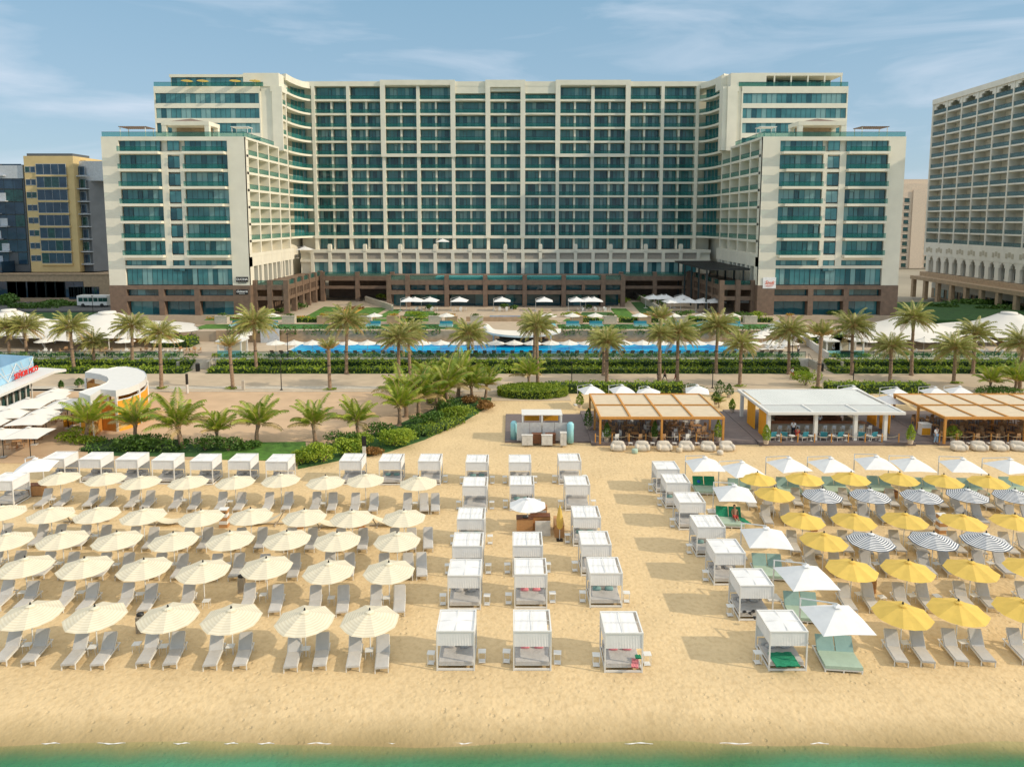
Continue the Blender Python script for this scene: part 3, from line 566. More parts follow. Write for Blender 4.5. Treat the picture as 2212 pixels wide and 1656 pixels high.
loungers([(2,1035,902),(2,1185,897),(2,1388,900),(2,1536,897),(2,1778,890),(2,1925,890),(2,2178,892),(2,2330,892)], -.14, 'sun lounger in the second right-hand row from the sea, %s from the left', g_)
loungers([(2,812,668),(2,970,692),(2,1170,692),(2,1293,692),(2,1543,697),(2,1677,692),(2,1897,692),(2,2032,692),(2,2250,695)], -.14, 'sun lounger in the third right-hand row from the sea, %s from the left', g_)
loungers([(2,700,562),(2,830,580),(2,1028,562),(2,1150,575),(2,1358,560),(2,1500,572),(2,1735,567),(2,1862,575),(2,2065,572),(2,2185,580)], -.15, 'sun lounger in the row under the front striped parasols, %s from the left', g_)
loungers([(2,530,397),(2,655,392),(2,850,392),(2,960,390),(2,1155,392),(2,1270,387),(2,1480,392),(2,1588,390),(2,1780,397),(2,1887,394),(2,2100,397),(2,2205,402)], -.14, 'sun lounger in the row behind the middle yellow parasols, %s from the left', g_)
loungers([(2,430,300),(2,548,330),(2,725,288),(2,850,325),(2,1030,288),(2,1150,325),(2,1332,292),(2,1450,322),(2,1635,300),(2,1748,328),(2,1932,302),(2,2035,328),(2,2200,310)], -.16, 'sun lounger in the rear row under the back striped parasols, %s from the left', g_)
# ------------------------------------------------------------ small tables
def side_table(tall=.45, w_=.42, pole=False):
    o = empty('side_table', 'small white side table', 'side table', group='small white side tables')
    MB().cbox(0, 0, tall-.03, w_, w_*.9, .03).build('table_top', ['white_paint'], o)
    for sx in (-1, 1):
        for sy in (-1, 1): MB().cbox(sx*(w_/2-.03), sy*(w_*.45-.03), 0, .018, .018, tall-.031).build('leg', ['white_paint'], o)
    if pole: MB().cbox(0, 0, .05, w_-.08, w_*.8, .02).build('shelf', ['white_paint'], o)
    return o
STB = side_table(); STC = side_table(.62, .40, True)
def tables(pts, fmt):
    for i, (k, cx, cy) in enumerate(pts): x, y = A(k, cx, cy, .45); place(STB, x, y, 0, .1, fmt % nth(i, len(pts)))
tables([(0,178,1293),(0,600,1308),(0,885,1288),(0,1060,1302),(0,1490,1303),(0,1980,1318),(1,180,1328)], 'white side table between the front row loungers, %s from the left')
tables([(0,145,955),(0,525,955),(0,908,965),(0,1335,1010),(0,1703,970),(0,2143,990),(1,292,990)], 'white side table in the second lounger row from the sea, %s from the left')
tables([(0,382,768),(0,755,775),(0,1125,772),(0,1475,772),(0,1700,850),(1,-90,800)], 'white side table in the third lounger row from the sea, %s from the left')
tables([(0,620,590),(0,985,595),(0,1280,600),(0,1630,600),(1,60,610)], 'white side table in the fourth lounger row from the sea, %s from the left')
tables([(0,340,355),(0,890,368),(0,1192,362),(0,1490,368),(0,2090,380),(1,140,372),(1,478,378)], 'white side table in the rear lounger row, %s from the left')
tables([(2,1435,1280),(2,1810,1275),(2,2215,1275)], 'white side table between right-hand front loungers, %s from the left')
tables([(2,1140,965),(2,1290,985),(2,1480,975),(2,1645,978),(2,1885,975)], 'white side table in the right-hand second row, %s from the left')
tables([(2,1250,770),(2,1640,770),(2,1990,765),(2,690,752)], 'white side table among the right-hand third row loungers, %s from the left')
tables([(2,790,630),(2,1470,640),(2,1820,650)], 'white side table near the front striped parasols, %s from the left')
# ------------------------------------------------------------ cabanas
def cabana(variant):
    o = empty('cabana', 'white cabana', 'cabana'); W_, D_, HT = .98, 1.0, 2.15
    for sx in (-1, 1):
        for sy in (-1, 1): MB().cbox(sx*(W_-.035), sy*(D_-.035), 0, .07, .07, HT-.081).build('post', ['white_paint'], o)
    f = MB(); f.box(-W_, W_, -D_, -D_+.07, HT-.08, HT); f.box(-W_, W_, D_-.07, D_, HT-.08, HT)
    for s in (-1, 1): f.box(s*W_-(.07 if s > 0 else 0), s*W_+(0 if s > 0 else .07), -D_+.071, D_-.071, HT-.08, HT)
    f.build('roof_frame', ['white_paint'], o)
    rn_ = random.Random(variant); rf = MB(); nx_, ny_ = 28, 12; V = []
    fold = [(rn_.uniform(0, 6.28), rn_.uniform(1, 2.2)) for _ in range(3)]
    for j in range(ny_+1):
        for i in range(nx_+1):
            u, v = i/nx_, j/ny_; x = -W_+.08+u*(2*W_-.16)*(.93 if variant < 3 else 1); y = -D_+.08+v*(2*D_-.16)
            if variant < 3: z = HT-.07+(.010,.014,.006)[variant]*math.sin(u*34+fold[0][0]+1.6*math.sin(v*3+variant))*(.25+abs(math.sin(u*3.1+fold[1][0])))+.012*math.sin(v*7)
            else: z = HT-.06+.06*(math.cos((u-.5)*3.1)*math.cos((v-.5)*3.1))-.04*abs(u-.5)
            V.append((x, y, z))
    rf.add(V, [(j*(nx_+1)+i, j*(nx_+1)+i+1, (j+1)*(nx_+1)+i+1, (j+1)*(nx_+1)+i) for j in range(ny_) for i in range(nx_)])
    r_ = rf.build('roof_canopy', ['white_fabric'], o, smooth=True)
    bm_ = MB(); bm_.box(-.02, .02, -D_+.08, D_-.08, HT-.05 + .03, HT-.005); bm_.box(-W_+.08, W_-.08, -.015, .015, HT-.045+.03, HT-.008); bm_.build('roof_bar', ['white_paint'], o)
    def valance(a, b_, nrm, h0):
        v_ = MB(); n_ = 26; P = []
        for zz in (HT-.085, HT-h0):
            for i in range(n_+1):
                q = i/n_; w_ = .005*math.sin(q*80) if zz < HT-.2 else .002
                P.append((a[0]+(b_[0]-a[0])*q+nrm[0]*w_, a[1]+(b_[1]-a[1])*q+nrm[1]*w_, zz))
        v_.add(P, [(i, i+1, n_+2+i, n_+1+i) for i in range(n_)]); return v_.build('valance', ['white_fabric'], o)
    hs = [.82, .78, .85, .8, .8][variant]
    valance((-W_+.07,-D_+.03), (W_-.07,-D_+.03), (0,1), hs); valance((W_-.03,-D_+.07), (W_-.03,D_-.07), (1,0), hs*.97)
    valance((-W_+.03,-D_+.07), (-W_+.03,D_-.07), (1,0), hs*.97); valance((-W_+.07,D_-.03), (W_-.07,D_-.03), (0,1), 1.5 if variant % 2 else hs)
    b = MB(); b.box(-W_+.071, W_-.071, -D_+.01, -D_+.06, .02, .12); b.box(-W_+.071, W_-.071, D_-.06, D_-.01, .02, .12)
    for s in (-1, 1): b.box(s*(W_-.04)-.025, s*(W_-.04)+.025, -D_+.07, D_-.07, .02, .12)
    b.box(-W_+.10, W_-.10, -D_+.15, D_-.1, .20, .27); b.build('bed_frame', ['white_paint'], o)
    mt = MB(); mt.box(-W_+.12, W_-.12, -D_+.13, D_-.12, .275, .43)
    mt.box(-W_+.12, W_-.12, D_-.5, D_-.13, .435, .62)
    mt.build('mattress', ['bed_grey'], o)
    if variant == 1:
        for sx in (-.4, .35): p = MB(); p.blob((sx, .25, .52), (.27,.14,.11), e=.6, n=12, k=6); p.build('pillow', ['mint_teal'], o, smooth=True)
    if variant == 2:
        for sx in (-.35, .38): p = MB(); p.blob((sx, .3, .50), (.25,.12,.09), e=.6, n=12, k=6); p.build('pillow', ['pink_item'], o, smooth=True)
    if variant == 3:
        for sx in (-.4, .35): p = MB(); p.blob((sx, .35, .52), (.27,.13,.10), e=.6, n=12, k=6); p.build('pillow', ['bed_grey'], o, smooth=True)
    return o
CB = [cabana(v) for v in range(4)]
g_ = 'white four-post beach cabanas'
def cab(k, xl, xr, cy, v, label, tabs=(1, 1), rz=0):
    x, y = A(k, (xl+xr)/2, cy, 2.15); y += 1.0
    place(CB[v], x, y, 0, rz, label, g_)
    for s in (-1, 1):
        if tabs[(s+1)//2]: place(STC, x+s*1.32, y-.35+random.uniform(-.1,.1), 0, random.uniform(-.1,.1), ('wire-legged table %s of the %s' % ('left' if s < 0 else 'right', label)).replace('in the ','of ').replace(' of centre cabanas',' centre'), 'wire-legged white tables beside the cabanas')
for i, (xl, xr, cy) in enumerate(((274,409,96),(507,648,100),(748,883,102),(982,1118,107),(1230,1368,111),(1475,1616,110),(1718,1860,114))):
    cab(0, xl, xr, cy, 3 if i % 2 else 1 if i == 3 else 3, 'back row cabana by the planting, %s from the left' % nth(i), (0,0))
cab(0, -70, 69, 240, 3, 'cabana at the left edge beside the wooden chest', (0,0))
CC = [('back', ((1,-15,130,110),(1,243,385,112),(1,500,636,112),(1,808,945,118),(1,1088,1224,118),(1,1405,1556,110))),]
nm = ['right of the planting and black sign','second right of the planting','third right of the planting','rearmost in the left column','rearmost in the middle column','rearmost in the right column']
for i, c in enumerate(CC[0][1]): cab(*c, (0,1,0,1,3,0)[i], 'cabana '+nm[i], (0,0) if i < 2 else (1,1))
cols = ['left column of centre cabanas', 'middle column of centre cabanas', 'right column of centre cabanas']
CL = [((783,943,271),(745,930,485),(715,915,660),(685,903,850),(610,865,1210)), ((1090,1248,264),None,(1108,1305,656),(1118,1335,842),(1115,1358,1210)), ((1447,1614,265),(1495,1686,474),(1545,1757,650),(1600,1830,835),(1690,1970,1222))]
od = ['fifth', 'fourth', 'third', 'second', 'nearest']
for ci, cl in enumerate(CL):
    for ri, c in enumerate(cl):
        if c: cab(1, *c, {(0,4):3,(1,4):2,(2,4):2,(1,3):2,(2,3):1,(0,3):3}.get((ci,ri), (ri+ci) % 2), '%s cabana from the sea in the %s' % (od[ri], cols[ci]))
RC = [((-168,-18,163),'rearmost in the slanting right column'),((-113,58,250),'second from the back in the slanting right column'),((-28,158,378),'third from the back in the slanting right column'),((98,275,537),'fourth from the back in the slanting right column'),((205,412,705),'third from the sea in the slanting right column'),((375,590,915),'second from the sea in the slanting right column'),((573,808,1212),'nearest the sea in the slanting right column, green towel inside')]
for i, (c, lb) in enumerate(RC): cab(2, *c, (3,1,0,1,3,3,3)[i], 'cabana '+lb, (1,0))
# ------------------------------------------------------------ mint double daybeds
def daybed(cush, seatc):
    o = empty('double_daybed', 'double daybed', 'daybed'); W_ = .95
    b = MB(); b.box(-W_, W_, -1.0, -.94, .12, .2); b.box(-W_, W_, .94, 1.0, .12, .2)
    for s in (-1, 0, 1): b.box(s*(W_-.03)-.03, s*(W_-.03)+.03, -.939, .939, .12, .199)
    b.build('frame', ['white_paint'], o)
    for sx in (-1, 0, 1):
        for y in (-.96, .96): MB().cbox(sx*(W_-.05), y, 0, .07, .06, .119).build('leg', ['white_paint'], o)
    MB().box(-W_+.03, W_-.03, -1.02, .3, .22, .38).build('seat_cushion', [seatc], o)
    q = R(58); d = Vector((0, math.cos(q), math.sin(q))); nn = Vector((0, -math.sin(q), math.cos(q)))
    for s in (-1, 1):
        P = []
        for t_ in (0, .10):
            for a, b_ in ((.035,0),(W_-.03,0),(W_-.03,1),(.035,1)): P.append(Vector((s*a, .31, .27))+d*(b_*.85)+nn*t_)
        if s < 0: P = [P[i] for i in (1,0,3,2,5,4,7,6)]
        MB().hexa(P).build('backrest', [cush], o)
    return o
DB = daybed('mint_back', 'mint_cushion'); DG = daybed('green_towel', 'mint_cushion')
g_ = 'mint green double daybeds'
def bed(p, cx, cy, lb, rz=-.1, g=g_):
    x, y = A(2, cx, cy, .9); place(p, x+.85*math.sin(rz), y-.85*math.cos(rz), 0, rz, lb, g)
bed(DB, 965, 1236, 'mint double daybed nearest the sea, right of the front slanting cabana', -.1)
bed(DB, 748, 957, 'second mint double daybed from the sea'); bed(DB, 535, 712, 'third mint double daybed from the sea')
bed(DG, 130, 213, 'double daybed with dark green towels, farthest back', -.05, 'daybeds covered in green towels'); bed(DG, 290, 408, 'double daybed with green towels and a sunbather', -.12, 'daybeds covered in green towels')
for i, (cx, cy) in enumerate(((360,228),(672,220),(968,216),(1258,212),(1540,222),(1840,226),(2110,218))): bed(DB, cx, cy, 'mint double daybed behind the rearmost yellow parasols, %s from the left' % nth(i, 7), -.12)
# ------------------------------------------------------------ hammocks
def hammock():
    o = empty('hammock', 'hammock', 'hammock'); f = MB()
    f.tube([(-1.7,0,.08),(1.7,0,.08)], .05, 6)
    for s in (-1, 1): f.tube([(s*1.2,0,.1),(s*1.75,0,1.05)], .045, 6); f.box(s*1.1-.05, s*1.1+.05, -.45, .45, 0, .09)
    f.build('stand', ['pale_wood'], o); c = MB(); n_ = 14; V = []
    for j in range(5):
        for i in range(n_+1):
            u = i/n_; wv = .42*math.sin(math.pi*u)**.6+.03; V.append((-1.7+3.4*u, (j/4*2-1)*wv, 1.0-.72*(1-(2*u-1)**2)-.10*(1-((j/4)*2-1)**2)*math.sin(math.pi*u)))
    c.add(V, [(j*(n_+1)+i, j*(n_+1)+i+1, (j+1)*(n_+1)+i+1, (j+1)*(n_+1)+i) for j in range(4) for i in range(n_)], 0)
    c.build('sling', ['cream_stripe'], o, smooth=True); return o
HM = hammock()
for i, (k, cx, cy) in enumerate(((0,560,505),(0,1110,522),(0,1690,522),(0,2170,540),(1,330,528))):
    x, y = A(k, cx, cy, 0); place(HM, x, y, 0, .05, 'striped hammock on a wooden stand in the hammock row, %s from the left' % nth(i, 5), 'hammocks strung in a row')
# ------------------------------------------------------------ totems, chests, bins
def totem(k, cx, cy, label):
    x, y = A(k, cx, cy, 0); o = empty('striped_totem', label, 'totem', (x, y, 0), .05, 'brown and white striped totems')
    b = MB()
    for i in range(5): b.cbox(0, 0, i*.27, .62 if i % 2 == 0 else .58, .5, .262, 0, i % 2)
    b.build('body', ['wood', 'white_paint'], o); MB().cbox(0, 0, 1.36, .66, .55, .05).build('top', ['white_paint'], o)
    MB().cbox(0, -.26, 1.12, .4, .02, .1).build('slot', ['black_metal'], o)
totem(0, 1452, 534, 'brown and white striped wooden totem standing among the cream parasols'); totem(2, 1672, 572, 'brown and white striped wooden totem beside a front navy striped parasol')
def chest(k, cx, cy, w_, d_, h, label, g=None, z=0):
    x, y = A(k, cx, cy, z); o = empty('wooden_chest', label, 'chest', (x, y, z), .08, g); b = MB(); b.cbox(0, 0, .06, w_, d_, h-.1)
    for i in range(int(w_/.14)+1): b.cbox(-w_/2+.02+i*.14, -d_/2-.008, .07, .11, .016, h-.13)
    for sx in (-1, 1):
        for sy in (-1, 1): b.cbox(sx*(w_/2-.05), sy*(d_/2-.05), 0, .07, .07, .059)
    b.build('body', ['wood'], o); MB().cbox(0, 0, h-.038, w_+.05, d_+.05, .04).build('lid', ['wood_dark'], o); return o
chest(0, 240, 330, 1.2, .7, .95, 'large reddish wooden chest right of the leftmost cabana')
chest(0, 1940, 540, .6, .5, .4, 'small wooden box under the seventh parasol of the hammock row'); chest(1, 132, 540, .5, .45, .4, 'small wooden box under the eighth parasol of the hammock row')
chest(2, 1212, 958, .5, .45, 1.1, 'tall wooden box behind a yellow parasol of the second row from the sea'); chest(2, 1345, 345, .9, .5, .6, 'wooden chest between two back striped parasols'); chest(2, 845, 560, .5, .4, .35, 'small wooden box in front of a middle yellow parasol')
def bin_(k, cx, cy, label):
    x, y = A(k, cx, cy, 0); o = empty('sand_bin', label, 'bin', (x, y, 0), .1, 'pale wooden bins with black lids'); b = MB(); b.cbox(0, 0, 0, .38, .38, .95)
    for i in range(4):
        for a, bq in (((-.15+i*.1), -.198), ((-.15+i*.1), .198)): b.cbox(a, bq, .02, .08, .015, .9)
    b.build('body', ['pale_wood'], o); q = MB(); q.blob((0,0,1.02), (.22,.18,.12), n=10, k=5, jit=.1); q.build('lid', ['black_metal'], o, smooth=True)
bin_(0, 1565, 955, 'pale wooden bin with a black bag on top, beside the fifth second-row cream parasol'); bin_(0, 912, 1212, 'pale wooden bin with two black items, left of the third front cream parasol')
# pop-up bar in the centre
x, y = A(1, 1235, 572, 0)
o = empty('popup_bar', 'brown wooden corner bar counter with a white panel in front', 'bar counter', (x, y, 0), 0)
b = MB(); b.cbox(-.55, .3, 0, 1.2, .75, 1.02); b.cbox(.6, .62, 0, 1.5, .6, 1.05); b.cbox(1.95, -.05, 0, .7, 1.6, .95); b.build('counter', ['wood'], o)
t_ = MB(); t_.cbox(-.55, .3, 1.021, 1.26, .8, .04); t_.cbox(.6, .62, 1.051, 1.5, .66, .04); t_.build('counter_top', ['wood_dark'], o)
b = MB(); b.cbox(.55, 1.35, 0, 1.2, .4, 1.5); b.cbox(.55, 1.13, .95, 1.1, .03, .25, 0, 1); b.build('back_shelf', ['wood', 'bed_grey'], o)
b = MB(); b.cbox(.75, -.55, 0, 1.12, .06, 1.12); b.cbox(.47, -.585, .03, .5, .01, 1.05); b.cbox(1.03, -.585, .03, .5, .01, 1.05); b.build('front_panel', ['stone_white'], o); MB().cbox(-.5, .25, 1.065, .4, .4, .05).build('sink', ['black_metal'], o)
x, y = A(1, 1412, 622, 0); o = empty('closed_parasol', 'folded yellow parasol standing beside the wooden pop-up bar', 'parasol', (x, y, 0))
b = MB(); P = [(0,0,.85),(0,0,1.0),(0,0,1.5),(0,0,2.3),(0,0,2.62)]; b.tube(P, [.10,.22,.26,.12,.03], 10); b.build('canopy', ['yellow_fabric'], o); MB().tube([(0,0,.05),(0,0,.86)], .03).build('pole', ['white_paint'], o); MB().cbox(0, 0, 0, .45, .45, .06).build('base', ['black_metal'], o)
# towels and small colours
def towel(k, cx, cy, z, w_, d_, matn, label, rz=0):
    x, y = A(k, cx, cy, z); b = MB(); V = []; n_ = 8
    for j in range(n_+1):
        for i in range(n_+1):
            V.append((w_*(i/n_-.5), d_*(j/n_-.5), .03+.025*math.sin(i*1.9+j)+.02*math.cos(j*2.3)))
    b.add(V, [(j*(n_+1)+i, j*(n_+1)+i+1, (j+1)*(n_+1)+i+1, (j+1)*(n_+1)+i) for j in range(n_) for i in range(n_)])
    b.add([(-w_/2,-d_/2,0),(w_/2,-d_/2,0),(w_/2,d_/2,0),(-w_/2,d_/2,0)], [(3,2,1,0)])
    q = b.build('towel', [matn], None, True); q.location = (x, y, z); q.rotation_euler = (0,0,rz); tag(q, label, 'towel')
towel(2, 655, 1395, .44, 1.25, 1.15, 'green_towel', 'dark green towel on the bed of the front slanting cabana', .03)
towel(2, 395, 495, .40, .45, 1.2, 'green_towel', 'green towel hanging off the daybed under the sunbather', .35)
towel(1, 1900, 1420, .44, .35, .7, 'pink_item', 'pink towel on the right side of the front right-column cabana bed', -.2)
towel(1, 1920, 1378, .62, .3, .3, 'green_towel', 'small green towel at the head of the front right-column cabana bed')
b = MB(); b.blob((0,0,0), (.16,.14,.17), n=12, k=7, jit=.04); o = b.build('blue_bag', ['towel_blue'], None, True); x, y = A(2, 103, 245, .6); o.location = (x, y, .62); tag(o, 'bright blue round bag on the farthest green-towelled daybed', 'bag')
b = MB()
for dx, dy in ((-.3,.1),(0,-.05),(.25,.15),(.1,-.5)): b.blob((dx,dy,.02), (.13,.1,.09), n=8, k=4, jit=.2)
o = b.build('bags', ['black_metal']); x, y = A(2, 425, 1100, .45); o.location = (x+.1, y, .52); tag(o, 'black bags and shoes heaped on the second slanting cabana bed', 'bags')
# ------------------------------------------------------------ clipped hedges by the promenade
hx = lambda x, y=806: G(x, y)[0]
for i, (xa, xb, lb) in enumerate(((-40, 396, 'left of the western steps'), (456, 1100, 'long, between the western steps and the middle of the pool'), (1100.5, 1742, 'long, between the middle of the pool and the eastern steps'), (1806, 2260, 'right of the eastern steps'))):
    xa, xb = hx(xa)-.4, hx(xb)+.3
    hedge(xa, xb, 102.0, 104.2, .1, .75, 'low front hedge '+lb, dens=20, s=.34, group='clipped hedges beside the promenade')
    hedge(xa+.2, xb-.2, 104.7, 106.8, .1, 1.3, 'taller rear hedge '+lb, dens=20, s=.34, group='clipped hedges beside the promenade')
    sheet('planting_bed', rect(xa-.2, xb+.2, 101.8, 106.89), .13, 'lawn_dark', .1)
# loose planting behind the glass rail
i = 0
for px in list(range(-20, 410, 26))+list(range(462, 1740, 27))+list(range(1812, 2260, 26)):
    x, y = G(px+random.uniform(-6, 6), 778, TZ); i += 1
    b = bush_mesh(1.15, .6, random.uniform(.6, 1.0), 110, .34, i, 'leaf'); o = b.build('terrace_shrub', ['leaf_dark' if i % 3 else 'leaf']); o.location = (x, 108.6, TZ)
    tag(o, 'loose green shrub behind the promenade-side glass railing, %s from the left' % nth(i-1), 'shrub', 'shrubs behind the terrace railing')
# trailing hedges and planters on the wall behind the pool
for i, (xa, xb) in enumerate(((462, 628),(632, 745),(750, 850),(856, 950),(1213, 1290),(1296, 1368),(1374, 1440),(1446, 1510),(1516, 1600),(1606, 1690))):
    x0, x1 = G(xa, 725, UZ)[0], G(xb, 725, UZ)[0]
    hedge(x0+.4, x1-.4, 122.3, 123.5, UZ-.55, 1.35, 'dark trailing hedge on the wall behind the pool, %s from the left' % nth(i, 10), 'leaf_dark', 16, .4, group='trailing hedges on the pool wall', core=False)
glass_rail(G(505, 715, UZ)[0], G(1035, 715, UZ)[0], 125, UZ, 'glass railing on the upper terrace left of the pool canopy', .95)
glass_rail(G(1215, 715, UZ)[0], G(1700, 715, UZ)[0], 125, UZ, 'glass railing on the upper terrace right of the pool canopy', .95)
for (xa, xb, ya, yb) in ((400, 560, 716, 704), (560, 1030, 716, 704), (1210, 1720, 716, 704)):
    (x0, y0), (x1, _), (_, y1) = G(xa, ya, UZ), G(xb, ya, UZ), G(xa, yb, UZ); sheet('turf', rect(x0, x1, 125.5, 131), UZ+.03, 'lawn', .1)
# daybed tables on the turf, parasols above, planters between
tt = empty('turquoise_daybed', 'turquoise daybed', 'daybed'); MB().cbox(0, 0, .2, 2.6, 1.8, .22).build('frame', ['white_paint'], tt); MB().cbox(0, -.1, .425, 2.4, 1.6, .15).build('mattress', ['shower_blue'], tt); MB().cbox(0, .8, .58, 2.4, .3, .5).build('backrest', ['teal_item'], tt)
for sx in (-1, 1):
    for sy in (-1, 1): MB().cbox(sx*1.2, sy*.8, 0, .08, .08, .199).build('leg', ['white_paint'], tt)
pls = (480, 555, 625, 700, 790, 850, 940, 975, 1030, 1245, 1318, 1392, 1470, 1545, 1620, 1700)
X_ = [511, 585, 640, 716, 815, 868, 960, 1190, 1280, 1325, 1382, 1450, 1500, 1560]
for i, px in enumerate((516, 586, 735, 808, 964, 1186, 1237, 1287, 1383, 1455, 1520, 1585)):
    x, y = G(px, 706, UZ); place(tt, x, 127.3, UZ+.03, 0, 'turquoise daybed on the upper terrace turf, %s from the left' % nth(i, 12), 'turquoise daybeds on the upper terrace')
    place(U_TER, x, 128.6, UZ+.03, 0, 'pale parasol over an upper terrace daybed, %s from the left' % nth(i, 12), 'upper terrace parasols', .95)
for i, px in enumerate(pls):
    x, y = G(px, 698, UZ); o = empty('stone_planter', 'square beige planter with orange flowers on the upper terrace, %s from the left' % nth(i, 16), 'planter', (x, 132.6, UZ), group='beige stone planters')
    b = MB(); b.cbox(0, 0, 0, 2.4, 1.3, 1.35); b.cbox(0, 0, 1.3, 2.5, 1.4, .12); b.build('pot', ['tan_stone' if i % 2 else 'kerb'], o); bush_mesh(1.1, .6, .6, 130, .26, i, 'flower').build('plant', ['flower' if i % 2 else 'leaf_dark'], o).location = (0, 0, 1.35)
for i, (xa, xb) in enumerate(((520, 580), (600, 700), (720, 790), (860, 920), (1240, 1310), (1330, 1440), (1480, 1560), (1600, 1690))):
    hedge(G(xa,700,UZ)[0]+1, G(xb,700,UZ)[0]-1, 133.5, 134.8, UZ, .9, 'bright low hedge behind the upper terrace planters, %s from the left' % nth(i, 8), 'leaf', 12, .4, group='low hedges of the upper garden')
# garden lawns with diagonal paths in front of the podium
def quad(name, pts, z, m_): b = MB(); P = [G(x, y, z)+(z,) for x, y in pts]; b.add(P, [(0,1,2,3)] if len(P) == 4 else [tuple(range(len(P)))]); return struct(b.build(name, [m_]))
Z_ = UZ+.05
quad('lawn', [(655,686),(705,686),(742,664),(700,662)], Z_+.005, 'lawn'); quad('lawn', [(752,686),(800,686),(840,664),(790,664)], Z_+.004, 'lawn'); quad('lawn', [(810,686),(850,686),(870,668),(845,668)], Z_+.006, 'lawn')
quad('lawn', [(1335,686),(1375,686),(1352,666),(1318,666)], Z_+.005, 'lawn'); quad('lawn', [(1392,686),(1440,686),(1400,652),(1362,652)], Z_+.004, 'lawn_dark'); quad('flower_bed', [(708,688),(748,688),(786,666),(748,666)], Z_+.007, 'flower'); quad('flower_bed', [(440,692),(560,692),(575,686),(450,686)], Z_+.007, 'lawn'); quad('flower_bed', [(1378,688),(1390,688),(1360,668),(1354,668)], Z_+.008, 'tan_stone')
for i, (px, py, rx, h, lf) in enumerate(((800,640,2.4,2.2,'leaf_dark'),(830,648,2,1.6,'leaf'),(765,668,2.4,.7,'leaf_red'),(1395,652,2.5,1.6,'leaf_dark'),(1430,660,1.5,1.3,'leaf_dark'),(1270,668,1,1,'leaf_dark'),(1090,666,1,1.1,'leaf_dark'),(1110,668,1,1.0,'leaf_dark'),(930,668,1,1.1,'leaf_dark'),(490,676,2,1.2,'leaf'),(580,680,1.6,1.3,'leaf'),(610,676,1.6,1.1,'leaf_dark'),(1690,672,1.5,2.4,'leaf'),(1740,672,1.2,2.8,'leaf'),(1845,672,1.2,3,'leaf'),(1790,680,2,1,'leaf_dark'),(1600,684,2,1,'leaf_dark'),(720,640,3,3.2,'leaf_dark'),(860,640,2,2.0,'leaf'),(1350,655,2,1.4,'leaf'),(650,668,1.6,1.4,'leaf_dark'),(900,682,2.6,1.0,'leaf'),(1230,684,2.4,1.0,'leaf'),(1480,682,2.4,1.2,'leaf_dark'),(1640,686,2,1.3,'leaf'))):
    x, y = G(px, py, UZ); bush(x, y, UZ, rx, 1.2, h, 'green garden shrub in front of the hotel podium, %s listed from west to east' % nth(i) if 0 else ['dark bush inside the left stair court','bright bush above the left garden ramp','reddish flower bed shrub between the left lawns','dark bush in the right raised planter','dark round bush at the foot of the right lawn steps','small bush right of the middle terrace tables','small bush left of the fountain','small bush right of the fountain','small bush by the third podium pillar','bright shrub before the left wing windows','bright shrub under the left wing sign','dark shrub by the left wing corner','leafy shrub at the right wing corner','tall thin shrub before the right wing','tall shrub under the right part of the right wing','dark low shrub before the right wing glass','dark low shrub by the right forecourt parasol','dark tall bush under the left podium corner','leafy bush beside the central podium left pillar','leafy bush at the head of the right lawn steps','dark bush beside the left garden ramp','bright shrub on the garden edge left of the fountain','bright shrub on the garden edge right of the fountain','dark shrub below the dark pergola','leafy shrub between the right wing and the planters'][i], lf, 260, .42, seed=i, group='garden shrubs in front of the hotel')
for i, (a, b_, h) in enumerate((((790,652),(848,672),1.0),((1365,640),(1425,676),1.0))):
    p, q = G(*a, UZ), G(*b_, UZ); w_ = MB(); w_.bar((p[0],p[1],UZ+.7),(q[0],q[1],UZ+.7), .4, 1.4); tag(w_.build('garden_wall', ['kerb']), ('sloping beige garden wall beside the %s lawn steps') % ('left', 'right')[i], 'wall')
for i, (xa, xb, ya, yb, m_) in enumerate(((455, 640, 690, 684, 'lawn'), (640, 955, 694, 688, 'lawn'), (870, 945, 684, 672, 'lawn'), (1215, 1330, 694, 688, 'lawn'), (1250, 1330, 684, 674, 'lawn_dark'), (1440, 1600, 692, 682, 'lawn'), (1335, 1600, 697, 693, 'lawn'))):
    quad('garden_bed', [(xa, ya), (xb, ya), (xb-8, yb), (xa+8, yb)], Z_+.001*i, m_)
for i in range(14):
    px = (466, 520, 575, 650, 700, 745, 800, 870, 915, 1255, 1320, 1400, 1470, 1560)[i]; x, y = G(px, 689, UZ); bush(x, y, UZ, 1.9, .9, .7, 'low flowering mound in the upper garden, %s from the left' % nth(i, 14), ('flower', 'leaf_red', 'leaf')[i % 3], 150, .38, 'flower_mound', i+70, 'flowering mounds of the upper garden', 'plant')
# fountain basin and its wall
xf0, xf1 = G(1062, 692, UZ)[0], G(1122, 692, UZ)[0]
o = empty('fountain', 'small blue-tiled fountain basin on a beige wall in the garden centre', 'fountain', (0, 138, UZ)); b = MB(); b.box(-9, 6, -3, -2.6, -.1, .9); b.box(-5, 4, -2.59, 2, .0, .3); b.build('basin', ['tan_stone'], o); MB().box(-4.5, 3.5, -2.3, 1.8, .301, .42).build('water', ['pool_water'], o)
# forecourt parasols
fx = [(884,655),(897,652),(929,655),(993,652),(1085,652),(1176,652),(1246,656),(1272,652),(1284,656),(1430,642),(1452,652),(1475,645),(1466,660),(1520,662),(1545,668),(1612,666),(1412,640),(1440,636),(1490,655)]
